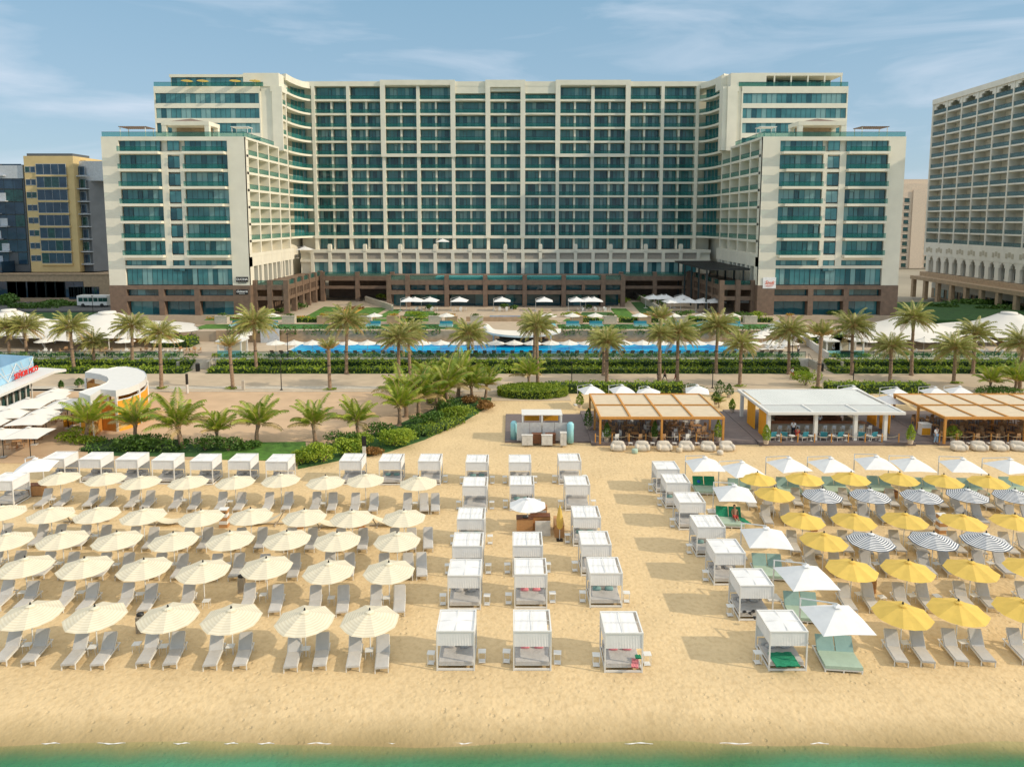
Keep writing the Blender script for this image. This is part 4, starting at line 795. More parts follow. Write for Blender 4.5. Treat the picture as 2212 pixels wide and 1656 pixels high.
# forecourt parasols stand on the podium terrace level
for i, (px, py) in enumerate(fx):
    x, z = AY(px, py-8, 151 if px < 1400 else 149 if py > 650 else 156); yy = 151 if px < 1400 else 149 if py > 650 else 156
    place(S_HOT, x, yy, UZ+.02, random.uniform(-.2, .2), 'white parasol on the hotel forecourt, %s in this list' % nth(i) if 0 else 'white cantilever parasol on the hotel forecourt, %s' % ('%s of the nine before the central podium' % nth(i) if i < 9 else '%s of the ten beside the right wing' % nth(i-9)), 'white parasols on the hotel forecourt', (1, 1, .85))
# cafe sets: table and two chairs each a thing
def chair(material, frame='white_paint'):
    o = empty('chair', 'chair', 'chair'); MB().cbox(0, 0, .42, .46, .46, .05).build('seat', [material], o); b = MB(); b.cbox(0, .21, .55, .44, .04, .35); b.build('backrest', [material], o)
    for sx in (-1, 1):
        for sy in (-1, 1): MB().cbox(sx*.2, sy*.2, 0, .035, .035, .42 if sy < 0 else .9).build('leg', [frame], o)
    return o
def table(material, top, r=.4, h=.74):
    o = empty('table', 'table', 'table'); b = MB(); b.tube([(0,0,h-.04),(0,0,h)], r, 14); b.build('table_top', [top], o); b = MB(); b.tube([(0,0,.03),(0,0,h-.041)], .04, 8); b.tube([(0,0,0),(0,0,.03)], .22, 10); b.build('pedestal', [material], o); return o
CW, CR, TW, TR_ = chair('white_paint'), chair('rattan', 'wood'), table('white_paint', 'white_paint'), table('wood_dark', 'wood')
def setof(x, y, z, c, t_, where, n_=2, grp='', sp=.75, rz=0):
    place(t_, x, y, z, 0, 'round table '+where, grp+' tables')
    for k in range(n_):
        a = rz+k*2*math.pi/n_; place(c, x+sp*math.cos(a), y+sp*math.sin(a), z, a-math.pi/2, ['right','back','left','front'][int(4*k/n_)]+' chair at the table '+where, grp+' chairs')
for i, (px, py) in enumerate(((905,668),(935,670),(1000,664),(1080,667),(1095,665),(1255,668),(1282,668),(1300,666))):
    x, y = G(px, py, UZ); setof(x, min(y, 150), UZ+.02, CW, TW, 'on the forecourt, %s from the left' % nth(i), 4, 'white forecourt', 1.0)
# ------------------------------------------------------------ pool furniture
px = 470; i = 0
UP = [x_*1.0 for x_ in (622, 660, 702, 737, 761, 797, 838, 873, 903, 928, 967, 1025, 1063, 1109, 1148, 1190, 1238, 1280, 1330, 1365, 1393, 1430, 1485, 1530, 1557, 1590, 1623, 1655, 1680)]
UP = [580+(16+39.6*j) for j in range(29)]
for j, px in enumerate(UP):
    x, y = AY(px, 740, 110.3)[0], 110.2; place(U_TER, x, y, TZ, .2, 'pale round parasol along the near edge of the pool, %s from the left' % nth(j, 29), 'parasols along the pool edge')
PL = empty('pool_lounger', 'pool lounger', 'sun lounger'); MB().cbox(0, 0, .25, .65, 1.9, .1).build('seat', ['stone_white'], PL); b = MB(); b.bar((0,-.5,.4),(0,-1.05,1.0), .62, .08); b.build('backrest', ['brown_stone'], PL)
for sx in (-1, 1):
    for sy in (-.8, .8): MB().cbox(sx*.28, sy, 0, .05, .05, .249).build('leg', ['white_paint'], PL)
for j in range(56): place(PL, AY(592+19.8*j, 766, 110.4)[0], 110.3, TZ, 0, 'brown-backed lounger along the near pool edge, %s from the left' % nth(j), 'brown-backed loungers along the pool edge')
PW = empty('pool_lounger', 'white pool lounger', 'sun lounger'); MB().cbox(0, 0, .25, .65, 1.9, .12).build('seat', ['white_paint'], PW); b = MB(); b.bar((0,.5,.4),(0,1.0,.95), .62, .09); b.build('backrest', ['white_paint'], PW)
for sx in (-1, 1):
    for sy in (-.8, .8): MB().cbox(sx*.28, sy, 0, .05, .05, .249).build('leg', ['white_paint'], PW)
n_ = 0
for r_ in range(6):
    for q in range(3):
        x, y = G(1652+r_*9+q*16, 757-r_*5.5, TZ); place(PW, x, y, TZ, -1.2, 'white lounger right of the pool, %s of row %s going back' % (nth(q), ['one','two','three','four','five','six'][r_]), 'white loungers at the ends of the pool')
    x, y = G(1636+r_*10, 752-r_*7, TZ); place(U_TER, x, y, TZ, 0, 'pale parasol among the white loungers right of the pool, %s going back' % nth(r_), 'parasols at the right end of the pool', .95)
for r_ in range(5):
    for q in range(2):
        x, y = G(505+r_*9-q*12, 752-r_*6, TZ); place(PW, x, y, TZ, 1.2, 'white lounger left of the pool, %s of row %s going back' % (nth(q), ['one','two','three','four','five'][r_]), 'white loungers at the ends of the pool')
    x, y = G(520+r_*10, 750-r_*6, TZ); place(U_TER, x, y, TZ, 0, 'pale parasol among the white loungers left of the pool, %s going back' % nth(r_), 'parasols at the left end of the pool', .85)
# white garden cabins by the steps
def cabin(px, lb):
    x, y = AY(px, 760, 109.5)[0], 110.5; o = empty('garden_cabin', lb, 'cabin', (x, y, TZ), group='white garden cabins'); b = MB()
    for i_ in (-1, 1):
        for j_ in (-1, 1): MB().cbox(i_*1.8, j_*1.3, 0, .22, .22, 2.4).build('post', ['white_paint'], o)
    MB().box(-2.1, 2.1, -1.6, 1.6, 2.4, 2.6).build('roof', ['white_paint'], o); MB().box(-1.6, 1.6, 1.2, 1.25, 0, 2.39).build('curtain', ['cream_stripe'], o); MB().box(-1.5, 1.5, -1, 1, .1, .5).build('bed', ['white_fabric'], o); MB().box(-1.9, 1.9, -1.5, -1.44, 0, 1.0).build('screen', ['shower_blue'], o)
cabin(1808, 'white open garden cabin right of the eastern steps'); cabin(498, 'white open garden cabin left of the pool'); cabin(1838, 'second white garden cabin right of the eastern steps')
# wall and green area between steps and pool left
struct(MB().box(G(560,742,TZ)[0], G(600,742,TZ)[0], 121.7, 122.0, TZ, UZ+.6).build('garden_wall', ['pale_grey']))
hedge(G(352,742,TZ)[0], G(432,742,TZ)[0], 117, 121, TZ, 1.5, 'bright green bushy hedge right of the left tent', 'leaf', 10, .5)
hedge(G(1700,728,TZ)[0], G(1835,728,TZ)[0], 121, 124, TZ, 1.6, 'olive hedge on the bank left of the right tent', 'leaf', 10, .5)
b = MB(); p, q = G(1725, 735, TZ), G(1788, 776, TZ); b.bar((p[0], p[1], TZ+.9), (q[0], q[1], TZ+.5), .3, 1.2); tag(b.build('ramp_wall', ['stone_white']), 'pale ramp wall sloping down to the eastern steps', 'wall')
# ------------------------------------------------------------ tents
def tent(cx, y, rx, ry, ze, zp, lb, seed, flat=.12, k=2.0):
    o = empty('tent', lb, 'tent', (cx, y, TZ)); n_, m_ = 40, 12; V = []; ze -= TZ; zp -= TZ
    for j in range(m_+1):
        q = max(flat, j/m_)
        for i in range(n_):
            a = 2*math.pi*i/n_; sc_ = 1+.05*math.cos(a*8)*q; t_ = (q-flat)/(1-flat)
            V.append((rx*q*sc_*math.cos(a), ry*q*sc_*math.sin(a), ze+(zp-ze)*((1-t_)**k)-.22*abs(math.cos(a*4))*t_**3))
    F = [(j*n_+i, j*n_+(i+1)%n_, (j+1)*n_+(i+1)%n_, (j+1)*n_+i) for j in range(m_) for i in range(n_)]; b = MB(); b.add(V, F); b.tube([(0,0,zp-.2),(0,0,zp+.25)], [rx*flat*.9, rx*flat*.75], 16)
    b.build('membrane', ['tent_fabric'], o, smooth=True); e_ = MB(); e_.tube([(V[-n_+i][0], V[-n_+i][1], V[-n_+i][2]-.03) for i in list(range(n_))+[0]], .07, 5, cap=False); e_.build('edge_cable', ['white_paint'], o)
    MB().tube([(0,0,0),(0,0,zp)], .18, 10).build('mast', ['white_paint'], o)
    for i in range(8):
        a = 2*math.pi*(i+.5)/8; MB().tube([(rx*.9*math.cos(a), ry*.9*math.sin(a), 0),(rx*.97*math.cos(a), ry*.97*math.sin(a), ze-.1)], .09, 8).build('pole', ['white_paint'], o)
    return o
tent(-73.2, 124.5, 15.5, 11.0, 3.3, 6.2, 'large white tent roof left, tallest peak nearest the hotel wing', 1)
tent(-91, 124.5, 12.5, 10.5, 3.6, 6.6, 'large white tent roof at the left edge of the terrace', 2)
tent(71.0, 124, 13.5, 9.0, 2.9, 5.8, 'large white pointed tent roof on the right terrace', 3, .06, 1.7)
tent(91, 126, 12, 10, 3.0, 5.9, 'white tent roof at the right edge of the terrace', 4, .14)
for i, (xa, xb) in enumerate(((-86, -63), (63, 94))):
    o = empty('restaurant_pavilion', ('dark restaurant interior under the left tent', 'brown restaurant interior under the right tents')[i], 'restaurant', ((xa+xb)/2, 124, TZ)); w_ = (xb-xa)/2; b = MB(); b.box(-w_, w_, 2, 2.3, 0, 1.75); b.build('wall', ['wood_dark' if i else 'dark_grey'], o)
    for j in range(9): MB().box(-w_+j*w_/4.5+.4, -w_+(j+1)*w_/4.5-.3, 1.7, 1.95, .25, 1.5).build('window', ['dark_glass' if j % 3 else 'wood_orange'], o)
    for j in range(8):
        b = MB(); b.cbox(-w_+3+j*w_/4.2, -1.5+(j % 3)*1.2, 0, 1.6, .8, 1.0+.3*(j % 2)); q = b.build('counter', [('wood', 'pale_wood', 'orange_slat', 'stone_white')[j % 4]], o)
for i, px in enumerate((95, 182, 270, 345, 375)):
    x = AY(px, 745, 112)[0]; place(U_TER, x, 112.2, TZ, 0, 'pale parasol before the left tent, %s from the left' % nth(i, 5), 'parasols before the left tent'); setof(x+.8, 111.0, TZ, CW, TW, 'by the parasol before the left tent, %s from the left' % nth(i), 3, 'left tent')
    setof(x+3.2, 112.5, TZ, CR, TR_, 'between parasols before the left tent, %s from the left' % nth(i), 3, 'left tent')
for i, px in enumerate((1877, 1940, 2000, 2030, 2092, 2135, 2190)):
    x = AY(px, 750, 112)[0]; place(U_TER, x, 112.6, TZ, 0, 'pale parasol before the right tents, %s from the left' % nth(i, 7), 'parasols before the right tents')
    setof(x+1.6, 111.2, TZ, CW, TW, 'before the right tents, %s from the left' % nth(i), 3, 'right tent')
for i, (px, py) in enumerate(((1745,727),(1780,733),(1718,722))): x, y = AY(px, py, 118)[0], 118; place(U_TER, x, y, TZ, 0, 'pale parasol beside the ramp wall, %s from the right' % nth((1,0,2)[i]), 'parasols by the ramp')
# saddle canopy over the pool bar
o = empty('pool_canopy', 'white saddle-shaped canopy over the pool bar', 'canopy', (AY(1128, 720, 119)[0], 119, TZ)); n_, m_ = 32, 6; V = []
for j in range(m_+1):
    for i in range(n_+1):
        u = i/n_*2-1; v = j/m_*2-1; x = u*6.7; wy = 2.7*math.sqrt(max(0, 1-u*u))+.05
        z = 2.5+.5*u*u-.3*v*v+1.1*math.exp(-((u+.92)/.12)**2)*(v+1)/2+1.15*math.exp(-((u-.42)/.13)**2)*(v+1)/2; V.append((x, v*wy, z))
b = MB(); b.add(V, [(j*(n_+1)+i, j*(n_+1)+i+1, (j+1)*(n_+1)+i+1, (j+1)*(n_+1)+i) for j in range(m_) for i in range(n_)]); b.add([(p[0],p[1],p[2]-.12) for p in V], [((j+1)*(n_+1)+i, (j+1)*(n_+1)+i+1, j*(n_+1)+i+1, j*(n_+1)+i) for j in range(m_) for i in range(n_)])
e_ = [j for j in range(n_+1)]; b.add([V[k] for k in e_]+[(V[k][0],V[k][1],V[k][2]-.35) for k in e_], [(i, i+1, n_+2+i, n_+1+i) for i in range(n_)]); b.build('membrane', ['tent_fabric'], o, True)
for x_ in (-5, 0, 5): MB().tube([(x_, 1.2, 0),(x_, 1.2, 2.6)], .12, 8).build('pole', ['white_paint'], o)
b = MB(); b.cbox(0, .4, .05, 9, 1.2, 1.05); b.cbox(0, 2.2, .05, 8, .3, 2.2); b.build('bar_counter', ['wood_dark'], o)
# ------------------------------------------------------------ lamps, bollards and signs
def lamp(px, py, top, lb, z=.1, Y=None):
    x, y = G(px, py, z); zt_ = AY(px, top, y)[1]; o = empty('lamp_post', lb, 'lamp post', (x, y, z), group='black lamp posts'); MB().tube([(0,0,0),(0,0,zt_-z)], [.07,.05], 8).build('pole', ['black_metal'], o)
    b = MB(); b.tube([(0,0,zt_-z),(0,0,zt_-z+.12)], .22, 10); b.build('lamp_head', ['black_metal'], o); MB().tube([(0,0,0),(0,0,.1)], .18, 10).build('base', ['black_metal'], o)
lamp(608, 842, 780, 'black lamp post left, beside the low palm rings'); lamp(938, 843, 782, 'black lamp post behind the young palm clump'); lamp(1235, 828, 784, 'black lamp post left of the twin palms, before the hedge'); lamp(1539, 838, 785, 'black lamp post right of the three walkers'); lamp(1843, 829, 783, 'black lamp post right of the eastern steps'); lamp(202, 690, 640, 'black lamp post on the lawn behind the left tent', 1.55)
lamp(1711, 772, 728, 'black lamp post on the pool terrace near the ramp', TZ); lamp(622, 775, 722, 'dark post on the terrace at the left end of the pool', TZ)
x, y = G(405, 849, .1); o = empty('bollard', 'short black and white bollard on the promenade above the yellow kiosk', 'bollard', (x, y, .1)); MB().tube([(0,0,0),(0,0,1.2)], .16, 10).build('base', ['stone_white'], o); MB().tube([(0,0,1.2),(0,0,2.6)], .17, 10).build('column', ['black_metal'], o)
x, y = G(526, 842, .1); o = tag(MB().cbox(0, 0, 0, .35, .35, 1.3).build('marker_stone', ['kerb']), 'pale stone marker right of the orange-trunked pruned palm', 'marker'); o.location = (x, y, .1)
x, y = G(430, 800, .1); b = MB(); b.tube([(0,0,0),(0,0,1.1)], .32, 12); b.tube([(0,0,1.1),(0,0,1.2)], [.34,.2], 12); o = b.build('litter_bin', ['black_metal']); o.location = (x, 103.6, .1); tag(o, 'dark round litter bin at the foot of the western steps', 'bin')
x, y = G(1772, 800, .1); b = MB(); b.tube([(0,0,0),(0,0,1.1)], .3, 12); b.tube([(0,0,1.1),(0,0,1.2)], [.32,.2], 12); o = b.build('litter_bin', ['black_metal']); o.location = (x, 103.6, .1); tag(o, 'dark round litter bin at the foot of the eastern steps', 'bin')
x, y = G(787, 988, 0); o = empty('sign_board', 'small black information board at the edge of the shrubs', 'sign', (x, y, 0)); MB().cbox(0, 0, 0, .32, .1, 1.15).build('post', ['stone_white'], o); MB().cbox(0, -.01, 1.16, .4, .12, .95).build('panel', ['sign_black'], o)
# ------------------------------------------------------------ planting beside the path
hedge(G(190,968)[0], G(395,968)[0], G(0,978)[1], G(0,955)[1], 0, .5, 'dark low hedge behind the first two back cabanas', 'leaf_dark', 20, .3)
sheet('lawn', [G(170,985), G(660,990), G(660,962), G(180,957)], .06, 'lawn_dark')
sheet('lawn', [G(430,992), G(665,996), G(660,955), G(500,957)], .075, 'lawn')
for i, (cx, cy, rx, ry, h, lf, n_, lb) in enumerate(((0+880,1150,2.4,1.3,1.7,'leaf_dark',700,'dark shrub behind the second back cabana'),(1010,1150,2.1,1.2,1.7,'leaf_dark',600,'dark shrub behind the third back cabana'),(1330,1150,2.0,1.1,1.6,'leaf_dark',500,'dark shrub behind the fourth back cabana'),(1480,1155,1.8,1.1,1.5,'leaf_dark',450,'dark shrub behind the fifth back cabana'),
    (1960,1235,1.5,1.2,1.7,'leaf',700,'large leafy shrub just right of the last back-left cabana'),(2100,1225,1.7,1.4,2.1,'leaf',900,'large leafy shrub under the sixth young palm'),(2212+60,1180,1.8,1.3,1.9,'leaf',800,'leafy shrub left of the black sign'),
    (2212+340,1120,2.4,1.7,2.0,'leaf',1300,'round dark-leaved shrub at the path bend'),(2212+450,1080,1.7,1.3,1.6,'leaf_dark',700,'dark shrub behind the round one at the path bend'),(2212+780,950,2.4,1.6,1.8,'leaf',1000,'leafy shrub below the clump palms beside the path'),(2212+700,905,1.8,1.4,1.6,'leaf_dark',600,'dark shrub at the back of the clump palms'),
    (2212+225,1180,1.2,.8,.8,'leaf_red',450,'reddish low shrub right of the black sign'),(2212+900,880,1.6,1.6,1.0,'leaf_red',600,'rusty red grass clump at the tip of the planting'),(2212+845,845,1.4,1.3,1.0,'leaf_red',400,'small rusty clump under the slim young palm'),(2212+430,800,.1,.1,.1,'leaf',10,''),
    (2212+1375,765,1.5,.9,1.3,'leaf_dark',420,'dark shrub right of the round hedge island'),(4424+250,760,1.5,1.0,1.2,'leaf',300,''),(4424+795,730,2.3,1.2,2.1,'leaf',900,'round green shrub behind the white-roofed bar'),(4424+75,775,2.0,1.0,1.2,'leaf_dark',500,'dark shrub behind the left pergola corner'),(4424+2010,790,3.4,1.2,1.2,'leaf_dark',900,'dark hedge behind the right pergola'),(2212+560,990,2.0,1.4,1.7,'leaf_dark',700,'dark shrub in the middle of the palm clump'),(2212+640,860,1.8,1.3,1.7,'leaf',700,'bright shrub at the back of the palm clump'),(2212+250,1060,2.0,1.3,1.5,'leaf_dark',700,'dark shrub behind the first palm of the shrub bank'),(2212+10,1130,2.0,1.3,1.6,'leaf_dark',700,'dark shrub left of the palm by the black sign'),(2212+110,1130,1.6,1.2,1.5,'leaf',600,'leafy shrub at the foot of the palm by the black sign'),(1640,1140,1.6,1,.9,'leaf_dark',450,'low dark shrub behind the sixth back cabana'),(560,1110,2.0,1,1.0,'leaf',500,'bright shrub at the foot of the leftmost young palm'),(470,1085,1.6,1,1.3,'leaf',450,'yellowish shrub left of the leftmost young palm'))):
    if not lb: continue
    x, y = B(0, cx, cy, 0); bush(x, y, 0, rx, ry, h, lb, lf, int(n_*1.3), .26, seed=i+3, group='shrubs beside the path and bars')
# bright clipped hedge ribbon along the path
def ribbon(pts, w_, h, lb, leaf='leaf', dens=34):
    o = empty('hedge', lb, 'hedge', (*pts[0], 0)); f = MB(); c_ = MB(); P = []; rn_ = random.Random(5)
    for (xa, ya), (xb, yb) in zip(pts, pts[1:]):
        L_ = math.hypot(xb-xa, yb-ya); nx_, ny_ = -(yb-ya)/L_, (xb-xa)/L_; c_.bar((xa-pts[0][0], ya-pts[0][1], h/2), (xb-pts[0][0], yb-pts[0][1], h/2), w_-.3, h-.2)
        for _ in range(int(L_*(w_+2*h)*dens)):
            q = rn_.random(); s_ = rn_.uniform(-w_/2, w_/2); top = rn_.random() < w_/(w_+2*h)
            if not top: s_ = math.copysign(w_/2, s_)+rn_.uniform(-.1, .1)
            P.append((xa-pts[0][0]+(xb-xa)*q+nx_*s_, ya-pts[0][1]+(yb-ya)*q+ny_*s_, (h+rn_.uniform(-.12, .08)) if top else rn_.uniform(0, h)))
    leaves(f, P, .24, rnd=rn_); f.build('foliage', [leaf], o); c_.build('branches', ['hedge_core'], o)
ribbon([B(1, 500, 1050), B(1, 620, 1015), B(1, 740, 960)], 2.6, .7, 'bright clipped hedge curving along the sandy path')
ribbon([B(1, 380, 1075), B(1, 460, 1060)], 1.6, .6, 'short bright hedge by the round shrub')
sheet('planting_bed', [B(0, 1930, 1270), B(1, 60, 1200), B(1, 300, 1160), B(1, 540, 1080), B(1, 800, 960), B(1, 960, 860), B(1, 975, 810), B(1, 760, 800), B(1, 560, 900), B(1, 250, 1030), B(1, 0, 1100), B(0, 1930, 1130)], .065, 'lawn_dark', .1)
x, y = B(1, 1240, 790); o = empty('hedge', 'large rounded clipped hedge island with a young palm', 'hedge', (x, y, 0)); f = MB(); rn_ = random.Random(2); P = []
for i in range(4200):
    a = rn_.uniform(0, 6.28); q = math.sqrt(rn_.random()); top = rn_.random() < .62
    P.append((4.6*q*math.cos(a), 2.6*q*math.sin(a), 1.3+rn_.uniform(-.1, .08)-.25*q*q) if top else (4.6*math.cos(a)*rn_.uniform(.95, 1.02), 2.6*math.sin(a)*rn_.uniform(.95, 1.02), rn_.uniform(0, 1.1)))
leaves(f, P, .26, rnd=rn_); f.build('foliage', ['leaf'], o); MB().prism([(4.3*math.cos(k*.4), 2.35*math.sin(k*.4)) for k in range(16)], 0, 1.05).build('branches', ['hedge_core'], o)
for i, (xa, xb) in enumerate(((B(1,1385,770)[0], B(1,2205,770)[0]), (B(2,915,765)[0], B(2,1560,765)[0]))):
    hedge(xa, xb, B(1,0,782)[1], B(1,0,758)[1], 0, 1.3, 'long bright hedge behind the '+('left pergola' if i == 0 else 'right pergola and its parasols'), 'leaf', 22, .32)
# ------------------------------------------------------------ beach bars
DK = .3
def deck(x0, x1, y0, y1, z, lb):
    b = MB(); b.box(x0, x1, y0, y1, 0, z); tag(b.build('timber_deck', ['deck']), lb, 'deck')
dy0 = B(1, 0, 1118)[1]
P1x0, P1x1 = B(1, 1640, 1118)[0], B(2, 285, 1118)[0]; deck(P1x0-.3, P1x1+.3, dy0, dy0+12, DK, 'dark timber deck under the left pergola')
W1x0, W1x1 = B(2, 500, 1120)[0], B(2, 1515, 1120)[0]; deck(W1x0, W1x1, dy0, dy0+12.5, DK+.004, 'dark timber deck under the white-roofed bar')
R1x0 = B(2, 1665, 1120)[0]; deck(R1x0, R1x0+20, dy0, dy0+12, DK, 'dark timber deck under the right pergola')
deck(P1x1+.31, W1x0-.01, dy0+1.2, dy0+12, DK-.05, 'dark timber walkway between left pergola and bar'); deck(W1x1+.01, R1x0-.01, dy0+1.2, dy0+12, DK-.05, 'dark timber walkway between bar and right pergola')
deck(B(1,1060,1100)[0], P1x0-.31, dy0+.9, dy0+11, .2, 'dark tiled deck around the beach showers')
for i, (x0, x1) in enumerate(((P1x1+.35, W1x0-.05), (W1x1+.05, R1x0-.05))):
    b = MB()
    for k in range(3): b.box(x0, x1, dy0+.3+k*.3, dy0+1.19, k*.09, .09*(k+1)-.001 if k < 2 else .24)
    tag(b.build('deck_steps', ['deck']), ('dark timber steps left of the white-roofed bar', 'dark timber steps right of the white-roofed bar')[i], 'steps')
def pergola(x0, x1, y0, y1, z, zt_, cols_, rows_, lb):
    o = empty('pergola', lb, 'pergola', (x0, y0, z)); W_, D_ = x1-x0, y1-y0; h = zt_-z
    for i in range(3):
        for j in range(3):
            b = MB(); b.cbox(.12+(W_-.24)*i/2, .12+(D_-.24)*j/2, 0, .2, .2, h-.26); b.build('post', ['wood_orange'], o)
    b = MB()
    for i in range(cols_+1): b.box(W_*i/cols_-(.09 if i else 0), W_*i/cols_+(.09 if i < cols_ else 0)+(0 if i else .09), .21, D_-.21, h-.25, h)
    b.box(0, W_, 0, .20, h-.252, h+.002); b.box(0, W_, D_-.20, D_, h-.252, h+.002)
    for j in range(1, rows_): b.box(.1, W_-.1, D_*j/rows_-.07, D_*j/rows_+.07, h-.2, h+.012)
    b.build('roof_frame', ['wood_orange'], o)
    for i in range(cols_):
        for j in range(rows_):
            b = MB(); ya, yb = D_*j/rows_+.2, D_*(j+1)/rows_-.2; n_ = 12
            xa, xb = W_*i/cols_+.12, W_*(i+1)/cols_-.12
            for k in range(n_):
                y_ = ya+(yb-ya)*k/n_; dp = .05*math.sin(math.pi*(k+.5)); b.add([(xa,y_,h-.10),(xb,y_,h-.10),(xb,y_+(yb-ya)/n_/2,h-.13),(xa,y_+(yb-ya)/n_/2,h-.13),(xb,y_+(yb-ya)/n_,h-.10),(xa,y_+(yb-ya)/n_,h-.10)], [(0,1,2,3),(3,2,4,5)])
            b.build('roof_fabric', ['canvas'], o)
    return o
pz = 3.1; y_f = B(1, 0, 932, pz)[1]; y_b = B(1, 0, 779, pz)[1]
pxl, pxr = B(1, 1672, 932, pz)[0], B(2, 275, 932, pz)[0]
pergola(pxl, pxr, y_f, y_b, DK, pz, 4, 2, 'left orange timber pergola with pale fabric roof panels')
rxl = B(2, 1708, 935, pz)[0]; pergola(rxl, rxl+16.5, y_f, y_b, DK, pz, 5, 2, 'right orange timber pergola with pale fabric roof panels')
# white louvred roof bar
wz = 3.35; wf = B(2, 0, 903, wz)[1]; wb = B(2, 0, 752, wz)[1]; wl, wr = B(2, 555, 903, wz)[0], B(2, 1448, 903, wz)[0]
o = empty('beach_bar', 'open beach bar under a large white louvred roof', 'beach bar', (wl, wf, DK)); W_, D_ = wr-wl, wb-wf; h = wz-DK
for (px_, py_) in ((-1.6,.5),(5.1,.5),(9.2,.5),(W_-1.8,.5),(.4,D_-.6),(W_-.4,D_-.6)): MB().cbox(max(.2, px_) if px_ > 0 else .25, py_, 0, .34, .34, h-.25).build('post', ['white_paint'], o)
b = MB(); b.box(0, W_, 0, .25, h-.25, h+.02); b.box(0, W_, D_-.25, D_, h-.25, h+.02); b.box(0, .25, .251, D_-.251, h-.25, h+.02); b.box(W_-.25, W_, .251, D_-.251, h-.25, h+.02)
b.box(.251, W_-.251, D_*.30, D_*.30+.2, h-.2, h+.04)
for i in (1, 2): b.box(W_*i/3-.1, W_*i/3+.1, .251, D_*.3-.001, h-.2, h+.03)
b.build('roof_frame', ['white_paint'], o)
b = MB()
for k in range(18): b.box(.26, W_-.26, .3+k*(D_*.3-.35)/18, .3+(k+.62)*(D_*.3-.35)/18, h-.12, h-.06)
b.build('louvres', ['white_roof'], o)
b = MB(); n_ = 40
for k in range(n_):
    xa = .6+(W_-1.2)*k/n_; b.box(xa, xa+(W_-1.2)/n_*.94, D_*.30+.3, D_-.3, h-.1+.05*math.sin(math.pi*k/n_*2)**2, h-.02+.05*math.sin(math.pi*k/n_*2)**2)
b.build('roof_panel', ['white_roof'], o)
for i, (x_, y0_, y1_) in enumerate(((.15,.9,3.0),(.15,4.2,6.6),(W_-.2,2.5,4.6),(W_-.2,5.2,7.2))):
    b = MB()
    for k in range(9): b.box(x_-.04, x_+.04, y0_+(y1_-y0_)*k/9, y0_+(y1_-y0_)*(k+.7)/9, .05, h-.3)
    b.build('slat_screen', ['orange_slat'], o)
b = MB(); b.box(1.6, W_-2.6, 2.9, 3.5, 0, 1.05); b.box(1.6, 2.2, 3.501, 6.5, 0, 1.05); b.box(W_-3.2, W_-2.6, 3.501, 6.5, 0, 1.05); b.build('counter', ['pale_wood'], o)
b = MB(); b.box(1.45, W_-2.45, 2.75, 3.65, 1.051, 1.11); b.build('counter_top', ['wood_dark'], o)
b = MB(); b.box(2.6, W_-3.6, 6.3, 6.6, 0, 2.6); b.box(3, W_-4, 5.2, 6.0, 0, 1.0, 1)
for k in range(3): b.box(3, W_-4, 6.05, 6.29, 1.2+k*.4, 1.25+k*.4, 1)
b.build('back_bar', ['net_beige', 'wood_dark'], o)
for k in range(26):
    b = MB(); x_ = 3.2+k*(W_-7.4)/26; b.tube([(x_,6.12,1.26+.4*(k % 3)),(x_,6.12,1.48+.4*(k % 3)),(x_,6.12,1.56+.4*(k % 3))], [.06,.05,.02], 6); q = b.build('bottle', [('leaf_dark','rattan','teal_item')[k % 3]]); q.location = (wl, wf, DK); tag(q, 'small bottle on the shelves behind the beach bar counter, %s from left' % nth(k), 'bottle', 'bottles behind the beach bar')
stool = empty('bar_stool', 'bar stool', 'bar stool'); MB().cbox(0, 0, .72, .38, .38, .05).build('seat', ['stone_white'], stool); MB().cbox(0, -.17, .78, .38, .03, .3).build('backrest', ['pale_grey'], stool)
for sx in (-1, 1):
    for sy in (-1, 1): MB().cbox(sx*.16, sy*.16, 0, .03, .03, .72).build('leg', ['white_paint'], stool)
for k in range(11): place(stool, wl+2.1+k*.95, wf+2.25, DK, 0, 'white bar stool at the beach bar counter, %s from the left' % nth(k, 11), 'white bar stools')
# armchairs and low tables at the front of the bar
arm = empty('rope_armchair', 'low rope armchair', 'armchair'); b = MB(); b.cbox(0, 0, .3, .65, .65, .12); b.build('seat', ['bed_grey'], arm); b = MB(); b.bar((0,.28,.42),(0,.45,.95), .66, .06); b.build('backrest', ['teal_item'], arm); b = MB(); b.cbox(-.33, 0, .3, .05, .6, .3); b.cbox(.33, 0, .3, .05, .6, .3); b.build('armrests', ['pale_grey'], arm)
for sx in (-1, 1):
    for sy in (-1, 1): MB().cbox(sx*.3, sy*.28, 0, .04, .04, .3).build('leg', ['white_paint'], arm)
for k, x_ in enumerate((.9, 2.2, 4.2, 6.3, 7.8, 10.2, 11.3)):
    place(arm, wl+x_-1.2+.9, dy0+1.0, DK, R(180)+.3*(-1)**k, 'low teal-backed armchair at the front of the beach bar, %s from the left' % nth(k, 7), 'armchairs at the front of the beach bar'); place(TW, wl+x_+.45, dy0+.75, DK, 0, 'small white pedestal table between the beach bar armchairs, %s from the left' % nth(k, 7), 'pedestal tables at the front of the bar', (.8,.8,.75))
# dining sets under the pergolas
k = 0
for j in range(3):
    for i in range(5):
        k += 1; x = pxl+1.5+i*2.4; y = y_f+1.4+j*2.7
        setof(x, y, DK, CR if (i+j) % 3 else CW, TR_, 'under the left pergola, %s row back, %s from the left' % (nth(j), nth(i)), 4, 'left pergola', .8, .4)
for j in range(3):
    for i in range(6): setof(rxl+1.6+i*2.1, y_f+1.6+j*2.6, DK, CR, TR_, 'under the right pergola, %s row back, %s from the left' % (nth(j), nth(i)), 4, 'right pergola', .75, .2)
